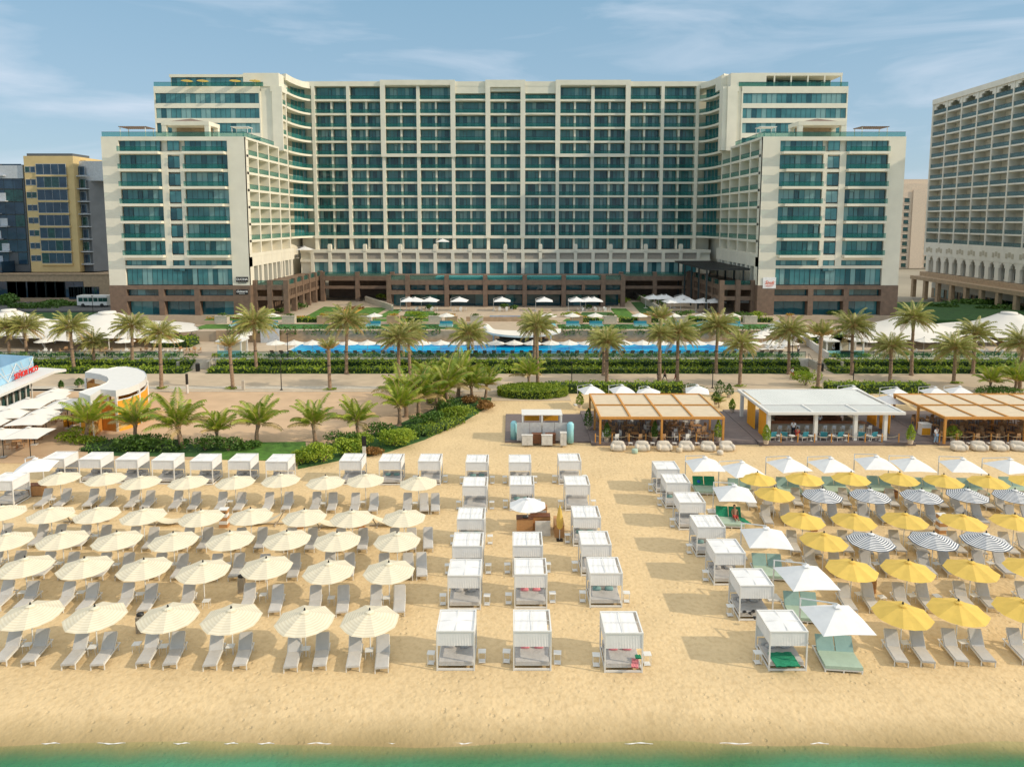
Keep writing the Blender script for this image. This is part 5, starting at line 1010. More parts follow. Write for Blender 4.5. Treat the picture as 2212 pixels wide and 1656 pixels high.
# rope-and-post fences along the deck fronts
def rope_fence(xs_, y, z, lb):
    o = empty('rope_fence', lb, 'fence', (xs_[0], y, z), group='post and rope fences of the beach bars')
    for x_ in xs_: MB().tube([(x_-xs_[0],0,0),(x_-xs_[0],0,.92)], .06, 7).build('post', ['wood_orange'], o)
    b = MB()
    for a, c in zip(xs_, xs_[1:]):
        if c-a > 3: continue
        b.tube([(a-xs_[0]+(c-a)*q/6, 0, .75-.22*math.sin(math.pi*q/6)) for q in range(7)], .022, 4)
    b.build('rope', ['rope'], o)
rope_fence([P1x0+.1+i*1.72 for i in range(8)], dy0+.15, DK, 'post and rope fence along the front of the left pergola'); rope_fence([W1x0+.5+i*1.72 for i in range(9)], dy0+.15, DK, 'post and rope fence along the front of the white-roofed bar'); rope_fence([R1x0+.1+i*1.75 for i in range(10)], dy0+.15, DK, 'post and rope fence along the front of the right pergola')
# potted plants
def potted(x, y, z, h, r, lb, leaf='leaf', cone=True, seed=1):
    o = empty('potted_plant', lb, 'potted plant', (x, y, z), group='potted plants of the beach bars'); b = MB(); b.tube([(0,0,0),(0,0,.45)], [.22,.3], 12); b.build('pot', ['pot'], o); f = MB(); rn_ = random.Random(seed); P = []
    for _ in range(420):
        q = rn_.random(); a = rn_.uniform(0, 6.28); rr_ = r*(math.sin(math.pi*min(1, .25+q*.75))**.8 if cone else 1)*rn_.uniform(.5, 1.05); P.append((rr_*math.cos(a), rr_*math.sin(a), .4+q*h))
    leaves(f, P, .2, rnd=rn_); f.build('foliage', [leaf], o)
for i, (k_, cx, cy, h, r_, lb, lf) in enumerate(((2,540,1105,1.6,.42,'conical potted shrub at the left front corner of the white-roofed bar','leaf'),(2,1475,1105,1.6,.42,'conical potted shrub at the right front corner of the white-roofed bar','leaf'),(1,1720,1090,1.6,.4,'leafy potted plant behind the fence at the left pergola corner','leaf_dark'),(1,2030,1085,1.7,.35,'leafy potted plant before the middle left-pergola post','leaf_dark'),(2,228,1085,1.8,.4,'tall potted plant at the right left-pergola post','leaf'),(2,1750,1085,1.2,.8,'wide potted palm by the first right-pergola post','leaf'),(1,1600,1010,1.9,.5,'bushy potted plant left of the left pergola','leaf_dark'),(1,1545,870,1.3,.5,'teal-potted plant by the shower deck','leaf'),(2,215,850,1.2,.6,'potted palm on the walkway right of the left pergola','leaf_dark'),(2,320,900,1.2,.4,'slim potted plant left of the bar screens','leaf'),(2,240,780,1.7,.8,'tall leafy tree in a white pot behind the left pergola','leaf_dark'),(2,300,790,1.4,.6,'smaller leafy tree in a white pot beside the tall one','leaf_dark'))):
    x, y = B(k_, cx, cy, DK); potted(x, y, DK if cy > 840 else 0, h, r_, lb, lf, seed=i)
# bean bag sofas on the sand
bn = empty('bean_bag_sofa', 'cream bean bag sofa', 'bean bag sofa'); b = MB(); b.blob((0,-.05,.28), (.62,.45,.28), n=16, k=8, e=.55, jit=.015); b.build('seat', ['bean_fabric'], bn, True)
b = MB(); b.blob((0,.34,.52), (.66,.26,.38), n=16, k=8, e=.6, jit=.02); b.build('backrest', ['bean_fabric'], bn, True)
for s in (-1, 1): b = MB(); b.blob((s*.55,-.05,.36), (.22,.44,.30), n=12, k=7, e=.65, jit=.03); b.build('armrest', ['bean_fabric'], bn, True)
for i, (k_, cx) in enumerate(((1,1797),(1,1955),(1,2098),(2,30),(2,172),(2,295),(2,1808),(2,1940),(2,2072),(2,2195))):
    x, y = B(k_, cx, 1158 if cx != 172 else 1160); place(bn, x, y+.45, 0, random.uniform(-.15, .15)-(.15 if k_ == 2 and cx > 1000 else 0), 'cream bean bag sofa on the sand before the %s pergola, %s from the left' % (('left', nth(i, 6)) if i < 6 else ('right', nth(i-6, 4))), 'cream bean bag sofas')
for i, (k_, cx, cy, m_, lb) in enumerate(((1,1905,1172,'mint_cushion','round mint green pouf before the second bean bag sofa'),(1,2195,1165,'canvas','round tan pouf between bean bag sofas'),(2,248,1182,'bean_fabric','round cream pouf before the last two left sofas'))):
    x, y = B(k_, cx, cy); b = MB(); b.tube([(0,0,0),(0,0,.06),(0,0,.36),(0,0,.42)], [.26,.31,.31,.24], 16); o = b.build('pouf', [m_], None, True); o.location = (x, y+.3, 0); tag(o, lb, 'pouf')
for i, (k_, cx) in enumerate(((1,1878),(1,2022),(1,2165),(2,100),(2,1874),(2,2006),(2,2135))): x, y = B(k_, cx, 1135); place(STB, x, y+.4, 0, 0, 'white side table between bean bag sofas, %s from the left' % nth(i, 7))
# showers and cabinets
x, y = B(1, 1300, 1085, .2); o = empty('beach_shower', 'white framed beach shower block with brown panels and translucent screens', 'shower', (x, y, .2)); b = MB()
for i_ in (-2.0, 0, 2.0):
    for y_ in (0, 1.8): b.cbox(i_, y_, 0, .14, .14, 2.7)
b.box(-2.1, 2.1, -.1, 1.95, 2.7, 2.78); b.build('frame', ['white_paint'], o); b = MB(); b.box(-1.8, -.2, 1.75, 1.8, 1.6, 2.4); b.box(.2, 1.8, 1.75, 1.8, 1.6, 2.4); b.build('back_panel', ['orange_slat'], o)
for x0, x1 in ((-2.6,-1.3),(-1.25,-.1),(.05,1.25),(1.3,2.6)): MB().box(x0, x1, -.3, -.26, .1, 2.0).build('screen', ['screen_grey'], o)
for i, (dx, dy, w_, d_, h_, m_, lb) in enumerate(((-.55,-1.3,1.0,.6,.95,'wood_dark','reddish wooden cabinet, left of the pair before the showers'),(.85,-1.3,1.0,.6,.95,'wood_dark','reddish wooden cabinet, right of the pair before the showers'),(-1.55,-2.2,1.1,.4,1.0,'stone_white','pale double-door cabinet at the left deck edge'),(.45,-2.2,1.1,.4,1.0,'stone_white','pale double-door cabinet in the middle of the deck edge'),(2.1,-2.0,.62,.5,1.3,'stone_white','narrow pale cabinet right of the showers'))):
    q = empty('cabinet', lb, 'cabinet', (x+dx, y+dy+(.9 if dy < -2.1 else .6), .2)); MB().cbox(0, 0, 0, w_, d_, h_).build('body', [m_], q); MB().cbox(0, 0, h_+.001, w_+.06, d_+.06, .04).build('top', [m_], q)
    for s_ in (-1, 1): MB().cbox(s_*w_*.24, -d_/2-.012, .05, w_*.44, .022, h_-.1).build('door', [m_], q)
for i, (dx, dy, h_) in enumerate(((-2.9,.6,1.9),(2.9,-.5,2.1))):
    q = MB(); q.tube([(0,0,0),(0,0,h_-.2),(0,0,h_)], [.36,.36,.2], 14); t_ = q.build('water_tank', ['shower_blue'], None, True); t_.location = (x+dx, y+dy, .2); tag(t_, 'pale blue upright tank on the %s of the beach showers' % ('left', 'right')[i], 'tank')
# parasols behind the bars
for i, (k_, cx, cy) in enumerate(((1,1620,722),(1,1820,722),(1,1990,735),(2,95,722),(2,1110,728),(2,1390,738),(2,1640,735),(2,1800,730),(2,1340,785))):
    x, y = B(k_, cx, cy, 2.9); place(S_WH, x, y, 0, random.uniform(-.3, .3), 'white square parasol behind the beach bars, %s' % ('%s from the left' % nth(i) if i < 8 else 'half hidden behind the right pergola corner'), 'white parasols behind the beach bars')
# host stand
x, y = B(2, 1565, 1045, DK); o = empty('host_stand', 'orange and white host stand beside the right pergola', 'counter', (x, y, DK)); MB().cbox(0, 0, 0, 1.0, .7, 1.2).build('body', ['white_paint'], o); MB().cbox(-.02, -.37, .05, .9, .03, .75).build('front_panel', ['orange_slat'], o); MB().cbox(0, 0, 1.201, 1.1, .8, .05).build('top', ['white_paint'], o)
# ------------------------------------------------------------ the curved yellow kiosk
def ckx(px, py, z): return B(0, px, py, z)
K = [(510,770),(585,765),(650,757),(700,745),(752,762),(860,735),(925,705),(953,672),(945,645),(900,620),(820,606),(740,605),(660,618),(600,620),(550,640),(600,650),(660,662),(700,680),(705,695),(690,712),(640,735),(570,755)]
kz = 4.6
P = [ckx(*p, kz) for p in ((510,770),(585,795),(650,752),(750,760),(835,742),(900,716),(940,688),(953,660),(935,635),(890,615),(820,604),(760,606),(700,618),(600,616),(550,642),(590,645),(650,655),(695,672),(705,690),(690,708),(640,730),(570,748))]
kc = (sum(p[0] for p in P)/len(P), sum(p[1] for p in P)/len(P)); P = [(p[0]-kc[0], p[1]-kc[1]) for p in P]
o = empty('curved_kiosk', 'curved kiosk with a white C-shaped roof and bright yellow walls', 'kiosk', (*kc, 0))
def tri_cap(mb, P_, z, m_=0):
    from mathutils.geometry import tessellate_polygon
    T = tessellate_polygon([[Vector((x_, y_, 0)) for x_, y_ in P_]]); mb.add([(x_, y_, z) for x_, y_ in P_], [tuple(t_) for t_ in T], m_)
b = MB(); n_ = len(P)
b.add([(x_,y_,kz-.7) for x_,y_ in P]+[(x_,y_,kz) for x_,y_ in P], [(i,(i+1)%n_,n_+(i+1)%n_,n_+i) for i in range(n_)]); tri_cap(b, P, kz-.08); tri_cap(b, P, kz-.69); b.build('roof', ['white_paint'], o)
def wallstrip(idx, z0, z1, m_, name, inset=.06):
    b = MB(); Q = [P[i] for i in idx]; th = .14
    for (xa, ya), (xb, yb) in zip(Q, Q[1:]):
        L_ = math.hypot(xb-xa, yb-ya); nx_, ny_ = -(yb-ya)/L_*th, (xb-xa)/L_*th
        b.hexa([(xa,ya,z0),(xb,yb,z0),(xb+nx_,yb+ny_,z0),(xa+nx_,ya+ny_,z0),(xa,ya,z1),(xb,yb,z1),(xb+nx_,yb+ny_,z1),(xa+nx_,ya+ny_,z1)])
    b.build(name, [m_], o)
wallstrip([3,4,5,6,7,8,9,10,11], 0, 3.4, 'orange_slat', 'wall'); wallstrip([1,2,3], 0, 3.3, 'wood_orange', 'wall'); wallstrip([0,1], 0, 3.3, 'orange_slat', 'wall'); wallstrip([13,14,15,16,17,18], 0, 3.3, 'wood_orange', 'wall'); wallstrip([3,4,5,6,7,8,9,10], 3.401, 3.52, 'white_paint', 'rail'); wallstrip([0,1,2,3], 3.301, 3.4, 'white_paint', 'rail')
for i in (0, 1, 3, 5, 7, 9, 12, 14, 17): MB().cbox(P[i][0]*.985, P[i][1]*.985, 0, .22, .22, kz-.7).build('post', ['white_paint'], o)
ow = MB(); xa, ya = B(0, 415, 1000); xb, yb = B(0, 560, 960); ow.bar((xa,ya,.6),(xb,yb,.6), .15, 1.2); xc_, yc_ = B(0, 745, 985); ow.bar((xb,yb,.55),(xc_,yc_,.55), .15, 1.1); tag(ow.build('low_wall', ['orange_slat']), 'low bright orange wall curving in front of the kiosk', 'wall')
# left restaurant with the blue lattice parapet and red lettering
o = empty('restaurant', 'white restaurant with a pale blue lattice parapet and red lettering at the left edge', 'restaurant', (-66, 86, 0))
p0 = Vector((*B(0, 215, 655, 3.4), 3.4)); p1 = Vector((*B(0, -60, 770, 3.4), 3.4)); OV = Vector((66, -86, 0))
def wq(name, pts, m_, th=.12):
    b = MB(); P_ = [Vector(p)+OV for p in pts]; nrm = (P_[1]-P_[0]).cross(P_[3]-P_[0]).normalized()*th; b.hexa([P_[0],P_[1],P_[1]+nrm,P_[0]+nrm,P_[3],P_[2],P_[2]+nrm,P_[3]+nrm]); return b.build(name, [m_], o)
d_ = (p1-p0).normalized(); side_ = Vector((d_.y, -d_.x, 0)); side_ = side_ if side_.x > 0 else -side_; up = Vector((0,0,1))
e0 = p0+side_*.0; L_ = 14
wq('parapet', [e0+up*.25, e0+d_*L_+up*.25, e0+d_*L_+up*2.3, e0+up*2.3], 'sky_panel'); bk_ = e0+Vector((-9, 2.2, 0)); wq('parapet', [e0+up*.25, bk_+up*.25, bk_+up*2.3, e0+up*2.3], 'sky_panel')
b = MB(); rf = [e0+side_*2.2+d_*-.6, e0+side_*2.2+d_*L_, e0+d_*L_-side_*9, e0-side_*9+d_*-.6]; tip = Vector((*B(0, 430, 632, 3.4), 3.4)); poly = [rf[1], rf[0], tip, tip+Vector((-4, 1.0, 0)), rf[3], rf[2]]
PP = [(p.x+66, p.y-86) for p in poly]; from mathutils.geometry import tessellate_polygon
T = tessellate_polygon([[Vector((x_, y_, 0)) for x_, y_ in PP]]); b.add([(x_,y_,3.62) for x_,y_ in PP]+[(x_,y_,3.3) for x_,y_ in PP], [tuple(t_) for t_ in T]+[tuple(6+q for q in t_)[::-1] for t_ in T]+[(6+i, 6+(i+1)%6, (i+1)%6, i) for i in range(6)]); b.build('roof', ['white_paint'], o)
b = MB()
for i in range(7):
    a = e0+d_*(i*2)+side_*.16+OV; c = a+d_*2; b.bar(a+up*(.35 if i % 2 else 2.2), c+up*(2.2 if i % 2 else .35), .08, .05); b.bar(a+up*.35, a+d_*1.0+up*2.2, .05, .04)
b.bar(e0+side_*.16+up*1.3+OV, e0+d_*14+side_*.16+up*1.1+OV, .06, .04); b.build('lattice', ['white_paint'], o)
ang = math.atan2(-d_.y, -d_.x); tp = e0+d_*2.4+side_*.45+up*.75+OV
text_mesh('lettering', 'SEÑOR PICO', .95, 'sign_red', o, tp, (R(90), 0, ang), .05)
wq('wall', [e0+side_*-.6-up*3.3, e0+side_*-.6+d_*L_-up*3.3, e0+side_*-.6+d_*L_, e0+side_*-.6], 'cream_dark')
for i in range(9):
    a = e0-side_*.35+d_*(.4+i*1.4); wq('window', [a-up*3.2, a+d_*1.25-up*3.2, a+d_*1.25-up*.2, a-up*.2], 'dark_glass', .05)
    b = MB(); q = e0-side_*.15+d_*(.3+i*1.4)+OV; b.cbox(q.x, q.y, .0, .12, .12, 3.29); b.build('post', ['white_paint'], o)
# restaurant terrace: parasols, wooden tables and chairs
sheet('restaurant_terrace', [G(-300, 985), G(190, 985), G(185, 880), G(215, 838), G(-300, 838)], .09, 'paving_brown')
for i, (cx, cy, s_, rz) in enumerate(((180,812,1.15,.2),(330,770,1.0,.3),(355,748,.9,.1),(60,880,1.0,.2),(290,872,1.0,.25),(210,912,1.1,.1),(430,812,1.15,.25),(460,840,.9,.3),(185,1002,1.0,.1),(10,1010,.95,.2),(-40,930,.9,.1),(-50,860,1,.1))):
    x, y = B(0, cx, cy, 3.0*s_); place(S_TER, x, y, .09, rz, 'pale square parasol on the left restaurant terrace, %s' % ['largest, just under the red lettering','third back from the kiosk','rearmost by the small green plant','at the left edge under the largest','in the second row from the front','wide one above the dark chairs','beside the curved kiosk roof','close behind the kiosk front corner','nearest the cabanas, over a wooden table','cut by the left edge, front row','cut by the left edge, second row','cut by the left edge, third row'][i], 'pale parasols of the left restaurant', s_)
for i, (cx, cy) in enumerate(((110,1130),(200,1085),(90,985),(160,975),(360,960),(330,940),(30,1060),(210,1050))): x, y = B(0, cx, cy, .09); setof(x, y, .09, CR, TR_, 'on the left restaurant terrace, %s' % ['nearest the cabanas','behind the front parasol pole','under the wide parasol, left','under the wide parasol, right','by the dark parasol pole, right','by the dark parasol pole, left','at the left edge','between parasols, centre'][i], 4, 'wooden restaurant', .8, .4)
for i, (cx, cy) in enumerate(((398,760),(515,745))): x, y = B(0, cx, cy, 0); potted(x, y, .09, .9, .6 if i else .35, ('small conical plant behind the left restaurant parasols', 'broad round-topped potted plant left of the kiosk roof')[i], 'leaf_dark', seed=i+30)
# ------------------------------------------------------------ verge left and right of the hotel
for i, (px, py, rx, h) in enumerate(((60,668,7,1.6),(120,664,6,1.5),(170,660,5,1.2),(30,652,6,2.0),(95,648,3,3.0),(150,655,3,1.6),(2060,655,6,2),(2110,660,6,1.6),(2160,672,6,1.6),(2030,668,5,1.3),(1975,600,4,6))):
    x, y = G(px, py, 1.5); bush(x, min(y, 172), 1.5, rx, 2.5, h, ['long dark hedge behind the left tent','dark hedge before the podium, middle','dark hedge end near the white bus','dark hedge at the left edge','small dark tree before the podium windows','dark shrub by the low wall','dark shrub mass before the neighbouring hotel, left','dark shrub mass before the neighbouring hotel, middle','dark shrub mass before the neighbouring hotel, right','low shrubs right of the hotel wing','pale green tree between the two hotels'][i], 'leaf_dark', 700, .7, seed=i+50, group='dark shrubs beyond the lawns')
xb_, yb_ = G(200, 640, 1.9); yb_ = 168; xb_ = AY(204, 635, yb_)[0]; o = empty('bus', 'white minibus parked beside the left wing of the hotel', 'bus', (xb_, yb_, 1.9)); b = MB(); b.prism([(-3.7,-1.1),(3.5,-1.1),(3.7,-.8),(3.7,.8),(3.5,1.1),(-3.7,1.1)], .45, 2.75); b.box(-3.5, 3.3, -1.0, 1.0, 2.751, 2.85); b.build('body', ['white_paint'], o)
for x_ in (-3.3, -2.1, -.9, .3, 1.5, 2.6): MB().box(x_, x_+1.05, -1.13, -1.101, 1.35, 2.3).build('window', ['dark_glass'], o)
for x_ in (-2.3, 2.3): 
    for y_ in (-1.0, 1.0): MB().tube([(x_,y_-.13,.45),(x_,y_+.13,.45)], .45, 14).build('wheel', ['tyre'], o)
# ------------------------------------------------------------ the hotel
HOTEL = empty('hotel', 'huge cream and teal glass beach hotel with a long balconied main block and two wings', 'hotel', (-1.7, 183, 3))
HO_ = Vector((-1.7, 183, 3))
WIN, RAIL = [], []
def shift(mb, o=HO_):
    mb.v = [(p[0]-o[0], p[1]-o[1], p[2]-o[2]) for p in mb.v]; return mb
def window(F, u0, u1, d, z0, z1, step=1.3, tr=True, lst=WIN, rnd=random, dark=False):
    mb = MB(); n_ = max(1, round((u1-u0)/step))
    for i in range(n_): q = rnd.random(); mb.fb(F, u0+.03+(u1-u0-.06)*i/n_, u0+.03+(u1-u0-.06)*(i+1)/n_, d-.06, d, z0+.05, z1-.05, (3 if q < .8 else 0) if dark else 0 if q < .62 else 2 if q < .84 else 3)
    mb.fb(F, u0, u1, d-.08, d+.03, z1-.08, z1, 1); mb.fb(F, u0, u1, d-.08, d+.03, z0, z0+.08, 1)
    for i in range(n_+1):
        u = u0+.04+(u1-u0-.08)*i/n_; mb.fb(F, u-.02, u+.02, d-.07, d+.04, z0+.081, z1-.081, 1)
    if tr and n_ >= 3:
        a = rnd.randrange(1, n_); u = u0+(u1-u0)*a/n_; q = u+(u1-u0)/n_*.9
        for (c, e, f, g) in ((u, u+.07, z0+.09, z1-.5),(q-.07, q, z0+.09, z1-.5),(u, q, z1-.55, z1-.48)): mb.fb(F, c, e, d-.07, d+.06, f, g, 1)
    c = F.p((u0+u1)/2, d, (z0+z1)/2); lst.append(((u1-u0)*(z1-z0)*abs(F.n[1]*c[1]+F.n[0]*c[0])/c[1]**3, mb))
def rail(F, u0, u1, d, z0, h=1.0, lst=RAIL):
    mb = MB(); mb.fb(F, u0, u1, d-.02, d, z0, z0+h-.05, 0); mb.fb(F, u0, u1, d-.05, d+.03, z0+h-.049, z0+h, 1)
    c = F.p((u0+u1)/2, d, z0); lst.append(((u1-u0)*h*abs(F.n[1]*c[1]+F.n[0]*c[0])/c[1]**3, mb))
def flush(lst, name, mats, parent, o=HO_, cap=97):
    lst.sort(key=lambda t_: -t_[0])
    for i, (a, mb) in enumerate(lst[:cap]): shift(mb, o).build(name, mats, parent)
    if len(lst) > cap:
        big = MB()
        for a, mb in lst[cap:]: big.add(mb.v, mb.f, 0); big.m[-len(mb.m):] = mb.m
        ob = shift(big, o).build(name+'s', mats, parent); ob['kind'] = 'stuff'
    lst.clear()
zk = lambda k: 18.5+3.5*k
FM = Frame((-1.7, 183), (1, 0)); W = MB()       # W: cream walls, slabs and piers
U0 = 49.5; cu = lambda i: -U0+9*i
W.fb(FM, -54, 54, -16, -2.2, 3, 57.9); W.fb(FM, -54, 54, -2.19, .3, 57.0, 58.2)
for i in range(12):
    wd = .42; W.fb(FM, cu(i)-wd, cu(i)+wd, -2.19, .32, 15, 56.99)
    if i in (5, 6): W.fb(FM, cu(i)-.62, cu(i)+.62, .33, .75, 18.2, 58.5)
    if i in (2, 4, 7, 9): W.fb(FM, cu(i)-.62, cu(i)+.62, .33, .75, zk(6)-.4, 58.5)
for a, b_ in ((2,4),(7,9)): W.fb(FM, cu(a)+.621, cu(b_)-.621, .33, .74, zk(6)-.4, zk(6)+.42); W.fb(FM, cu(a)+.621, cu(b_)-.621, .33, .74, 57.2, 58.49)
W.fb(FM, cu(5)+.621, cu(6)-.621, .33, .74, 56.7, 58.49); W.fb(FM, cu(5)+.43, cu(6)-.43, -2.0, .1, 55.7, 56.99)
for b_ in (4, 6): W.fb(FM, cu(b_)+.43, cu(b_+1)-.43, -2.1, .25, 55.2, 56.99)
for b_ in range(11):
    ua, ub = cu(b_)+.42, cu(b_+1)-.42
    for k in range(0, 11):
        z = zk(k); th = .42 if k == 0 else .26
        ext = .05 if b_ not in (4, 6) or k < 6 else .55
        if k == 0: W.fb(FM, ua-.9, ub+.0, .331, .6, z-.42, z+.35)
        W.fb(FM, ua+.001, ub-.001, -2.19, ext, z-.25, z+.25)
        if ext > .3:                     # bowed balcony fronts
            for s_ in (0, 1, 2): W.fb(FM, ua+.7+s_*.6, ub-.7-s_*.6, ext+s_*.12+.001, ext+.12+s_*.12, z-.22, z+.2)
    for k in range(-1, 11):
        z0 = zk(k)+.26; z1 = zk(k+1)-.26; mid = not (b_ in (4, 6) and k >= 6) and k < 10
        if k == -1: z0 = 15.25
        if k == 10: z1 = 56.98 if b_ not in (4,5,6) else 55.2 if b_ != 5 else 55.7
        if mid:
            um = (ua+ub)/2; W.fb(FM, um-.24, um+.24, -2.19, -.5, z0, z1); window(FM, ua+.02, um-.25, -1.9, z0, z1, 1.0); window(FM, um+.25, ub-.02, -1.9, z0, z1, 1.0)
        else: window(FM, ua+.02, ub-.02, -1.6, z0, z1, 1.0)
        if k >= 0: rail(FM, ua+.01, ub-.01, .0 if b_ not in (4,6) or k < 6 else .5, z0, 1.02)
# side strips and curved corners, both sides
def side(sg):
    # frame running along the inner face of a wing, from the front backwards; u grows to the right seen from outside
    X = -1.7+sg*52.7
    F = Frame((X, 143.5), (0, 1)) if sg < 0 else Frame((X, 143.5), (0, -1))
    uu = (lambda a: a) if sg < 0 else (lambda a: -a)
    def fb(a, b_, d0, d1, z0, z1, mb=W): q = sorted((uu(a), uu(b_))); mb.fb(F, q[0], q[1], d0, d1, z0, z1)
    bays = [0.6, 7.3, 14.0, 20.7, 27.4]
    fb(.012, .6, -3, .0, 3, 39.65); 
    for i, a in enumerate(bays[1:]): fb(a-.28, a+.28, -2.3, .05, 9.4 if i < 9 else 3, (39.7 if i < 3 else 53.9))
    for i in range(4):
        a0_, b_ = bays[i]+.28, bays[i+1]-.28; top = 6 if i < 3 else 10
        for k in range(0, top+1):
            z = zk(k) if k < 11 else 56.6; a = a0_ if k < 6 or i < 3 else 24.81
            fb(a, b_, -2.2, .0, z-.25, z+.25)
            if k < top:
                q = sorted((uu(a), uu(b_))); rail(F, q[0]+.01, q[1]-.01, -.03, z+.25, 1.02)
                a2 = a+(b_-a)*.45; q = sorted((uu(a), uu(a2))); window(F, q[0], q[1], -2.1, z+.26, (zk(k+1) if k < 10 else 56.6)-.26, 1.2, False)
        z = 18.5
    # solid mass behind balconies: wing then tower
    def mass(x0, x1, y0, y1, z0, z1, mb=W):
        xa, xb = sorted((-1.7+sg*x0, -1.7+sg*x1)); mb.box(xa, xb, y0, y1, z0, z1)
    mass(54.95, 81.8, 144.25, 170.0, 9.4, 39.3); mass(54.95, 79.6, 170.01, 199, 3, 53.5)
    fb(.6, 30, -2.19, .0, 13.2, 15.2); fb(.6, 30, -2.19, .04, 15.19, 15.9)
    for j in range(10): fb(2.0+j*2.9, 2.6+j*2.9, -2.1, .03, 9.4, 13.19)
    q = sorted((uu(.61), uu(29))); dg = MB(); window(F, q[0], q[1], -2.15, 9.4, 13.2, 1.45, False)
    fb(.6, 21, -.3, .1, 39.3, 39.75); fb(24.4, 28.3, -2.6, .08, 53.0, 54.2); fb(24.6, 28.3, -9, -.6, 54.21, 57.3)
    # chamfered upper tower panel
    fb(24.4, 24.8, -2.3, .05, 39.3, 52.99)
    # concave curved corner: stacked floor slabs with rails
    P0 = (X, 171.6); P1 = (-1.7+sg*49.9, 183.0); C_ = (X, 181.6)
    def curve(n_=7, off=0.0):
        R_ = []
        for i in range(n_+1):
            q = i/n_; x = (1-q)**2*P0[0]+2*q*(1-q)*C_[0]+q*q*P1[0]; y = (1-q)**2*P0[1]+2*q*(1-q)*C_[1]+q*q*P1[1]
            wob = -.5*math.sin(q*math.pi*2)
            R_.append((x+sg*(off+0), y+off*.6+wob*.0))
        return R_
    out_, in_ = curve(), curve(off=2.2)
    mass(50.2, 54.94, 175.5, 199, 3, 57.9) if 0 else None
    for k in range(0, 12):
        z = zk(k) if k < 11 else 57.0
        mb = W; za_, zb_ = (z-.25, z+.25) if k < 11 else (56.4, 57.9)
        for i in range(7):
            (a, b_), (c, d) = out_[i], out_[i+1]; (e, f), (g, h) = in_[i], in_[i+1]
            P = [(a,b_),(c,d),(g,h),(e,f)]
            if sg > 0: P = P[::-1]
            P = P if sg > 0 else P
            mb.prism(P, za_, zb_)
        if k < 11:
            r_ = MB(); wn_ = MB(); zt = zk(k+1)-.26 if k < 10 else 56.39
            for i in range(7):
                (a, b_), (c, d) = out_[i], out_[i+1]; r_.hexa([(a,b_,z+.25),(c,d,z+.25),(c,d+.03,z+.25),(a,b_+.03,z+.25),(a,b_,z+1.22),(c,d,z+1.22),(c,d+.03,z+1.22),(a,b_+.03,z+1.22)], 0)
                (a, b_), (c, d) = in_[i], in_[i+1]; wn_.hexa([(a,b_,z+.25),(c,d,z+.25),(c,d+.1,z+.25),(a,b_+.1,z+.25),(a,b_,zt),(c,d,zt),(c,d+.1,zt),(a,b_+.1,zt)], 0 if i > 2 else 1)
                wn_.cbox(a, b_-.03, z+.26, .09, .06, zt-z-.26, 0, 1)
            RAIL.append((1e-6, r_)); shift(wn_).build('window', ['window_glass', 'mullion' if 0 else 'cream_dark'], HOTEL)
    wbk = MB(); Q = in_; 
    # wing front face (facing the sea)
    F2 = Frame((-1.7+sg*67.25, 143.5), (1, 0)); s2 = lambda a: a if sg < 0 else -a     # a: from outer edge (-14.55) to inner (14.55)
    def f2(a, b_, d0, d1, z0, z1, mb=W): q = sorted((s2(a), s2(b_))); mb.fb(F2, q[0], q[1], d0, d1, z0, z1)
    def w2(a, b_, d, z0, z1, **k): q = sorted((s2(a), s2(b_))); window(F2, q[0], q[1], d, z0, z1, 1.1, **k)
    def r2(a, b_, d, z0): q = sorted((s2(a), s2(b_))); rail(F2, q[0], q[1], d, z0)
    f2(-14.55, -11.1, -2, 0, 9.4, 39.7); f2(11.0, 14.55, -2, .0, 9.4, 39.7); f2(-11.09, 10.99, -.39, .0, 38.9, 39.7)
    q = sorted((s2(-11.1), s2(11))); 
    f2(-2.55, -1.25, -.39, -.01, 13.2, 36.3); f2(1.25, 2.1, -.39, -.01, 13.2, 36.3)
    for j in range(7):
        z = 15.4+3.5*j
        if j > 0: 
            pass
        f2(-11.09, 10.99, -.39, -.05, z-.3, z+.3)
        for a, b_ in ((-11.0, -2.6), (2.2, 11.0)):
            f2(a+.1, b_-(.3 if b_ > 5 else 0)-(.7 if j % 2 and b_ > 5 else 0), .0, 1.15, z-.22, z+.28); r2(a+.12, b_-.1, 1.1, z+.3)
            w2(a, b_, -.41, z+.3, z+3.19)
            if a > 0: f2(a+.02, a+.7, -.38, -.02, z+.31, z+3.1) if 0 else None
        w2(-1.24, 1.24, -.2, z+.5, z+2.9, tr=False)
    f2(-11.09, 10.99, -.39, -.04, 12.9, 13.5); f2(-11.09, 10.99, -.39, -.03, 14.6, 15.09)
    w2(-11, -2.6, -.41, 13.5, 14.6, tr=False); w2(2.2, 11, -.41, 13.5, 14.6, tr=False); w2(-1.2, 1.2, -.2, 12.3, 15.0, tr=False)
    for a in (-11, -3.7, 3.66): w2(a, a+7.33, -.45, 9.45, 12.9, tr=False)
    # upper tower front
    Y2 = 168.0; F3 = Frame((-1.7+sg*(69.0 if sg < 0 else 67.2), Y2), (1, 0))
    def f3(a, b_, d0, d1, z0, z1, mb=W): q = sorted((s2(a), s2(b_))); mb.fb(F3, q[0], q[1], d0, d1, z0, z1)
    def w3(a, b_, d, z0, z1): q = sorted((s2(a), s2(b_))); window(F3, q[0], q[1], d, z0, z1, 1.15, tr=False)
    f3(-13.9, 11.2, -6, -.5, 39.3, 53.2); f3(11.21, 15.6, -3.0, -.3, 39.4, 54.2); f3(11.0, 15.2, -8, -3.1, 54.2, 57.3); f3(-13.9, 11.2, -8, .05, 53.1, 54.2)
    for j in range(4):
        z = 39.6+3.45*j; w3(-13.6, 11.1, -.2, z+.3, z+2.7); f3(-13.9, 11.2, -.49, .04, z+2.7, z+3.8)
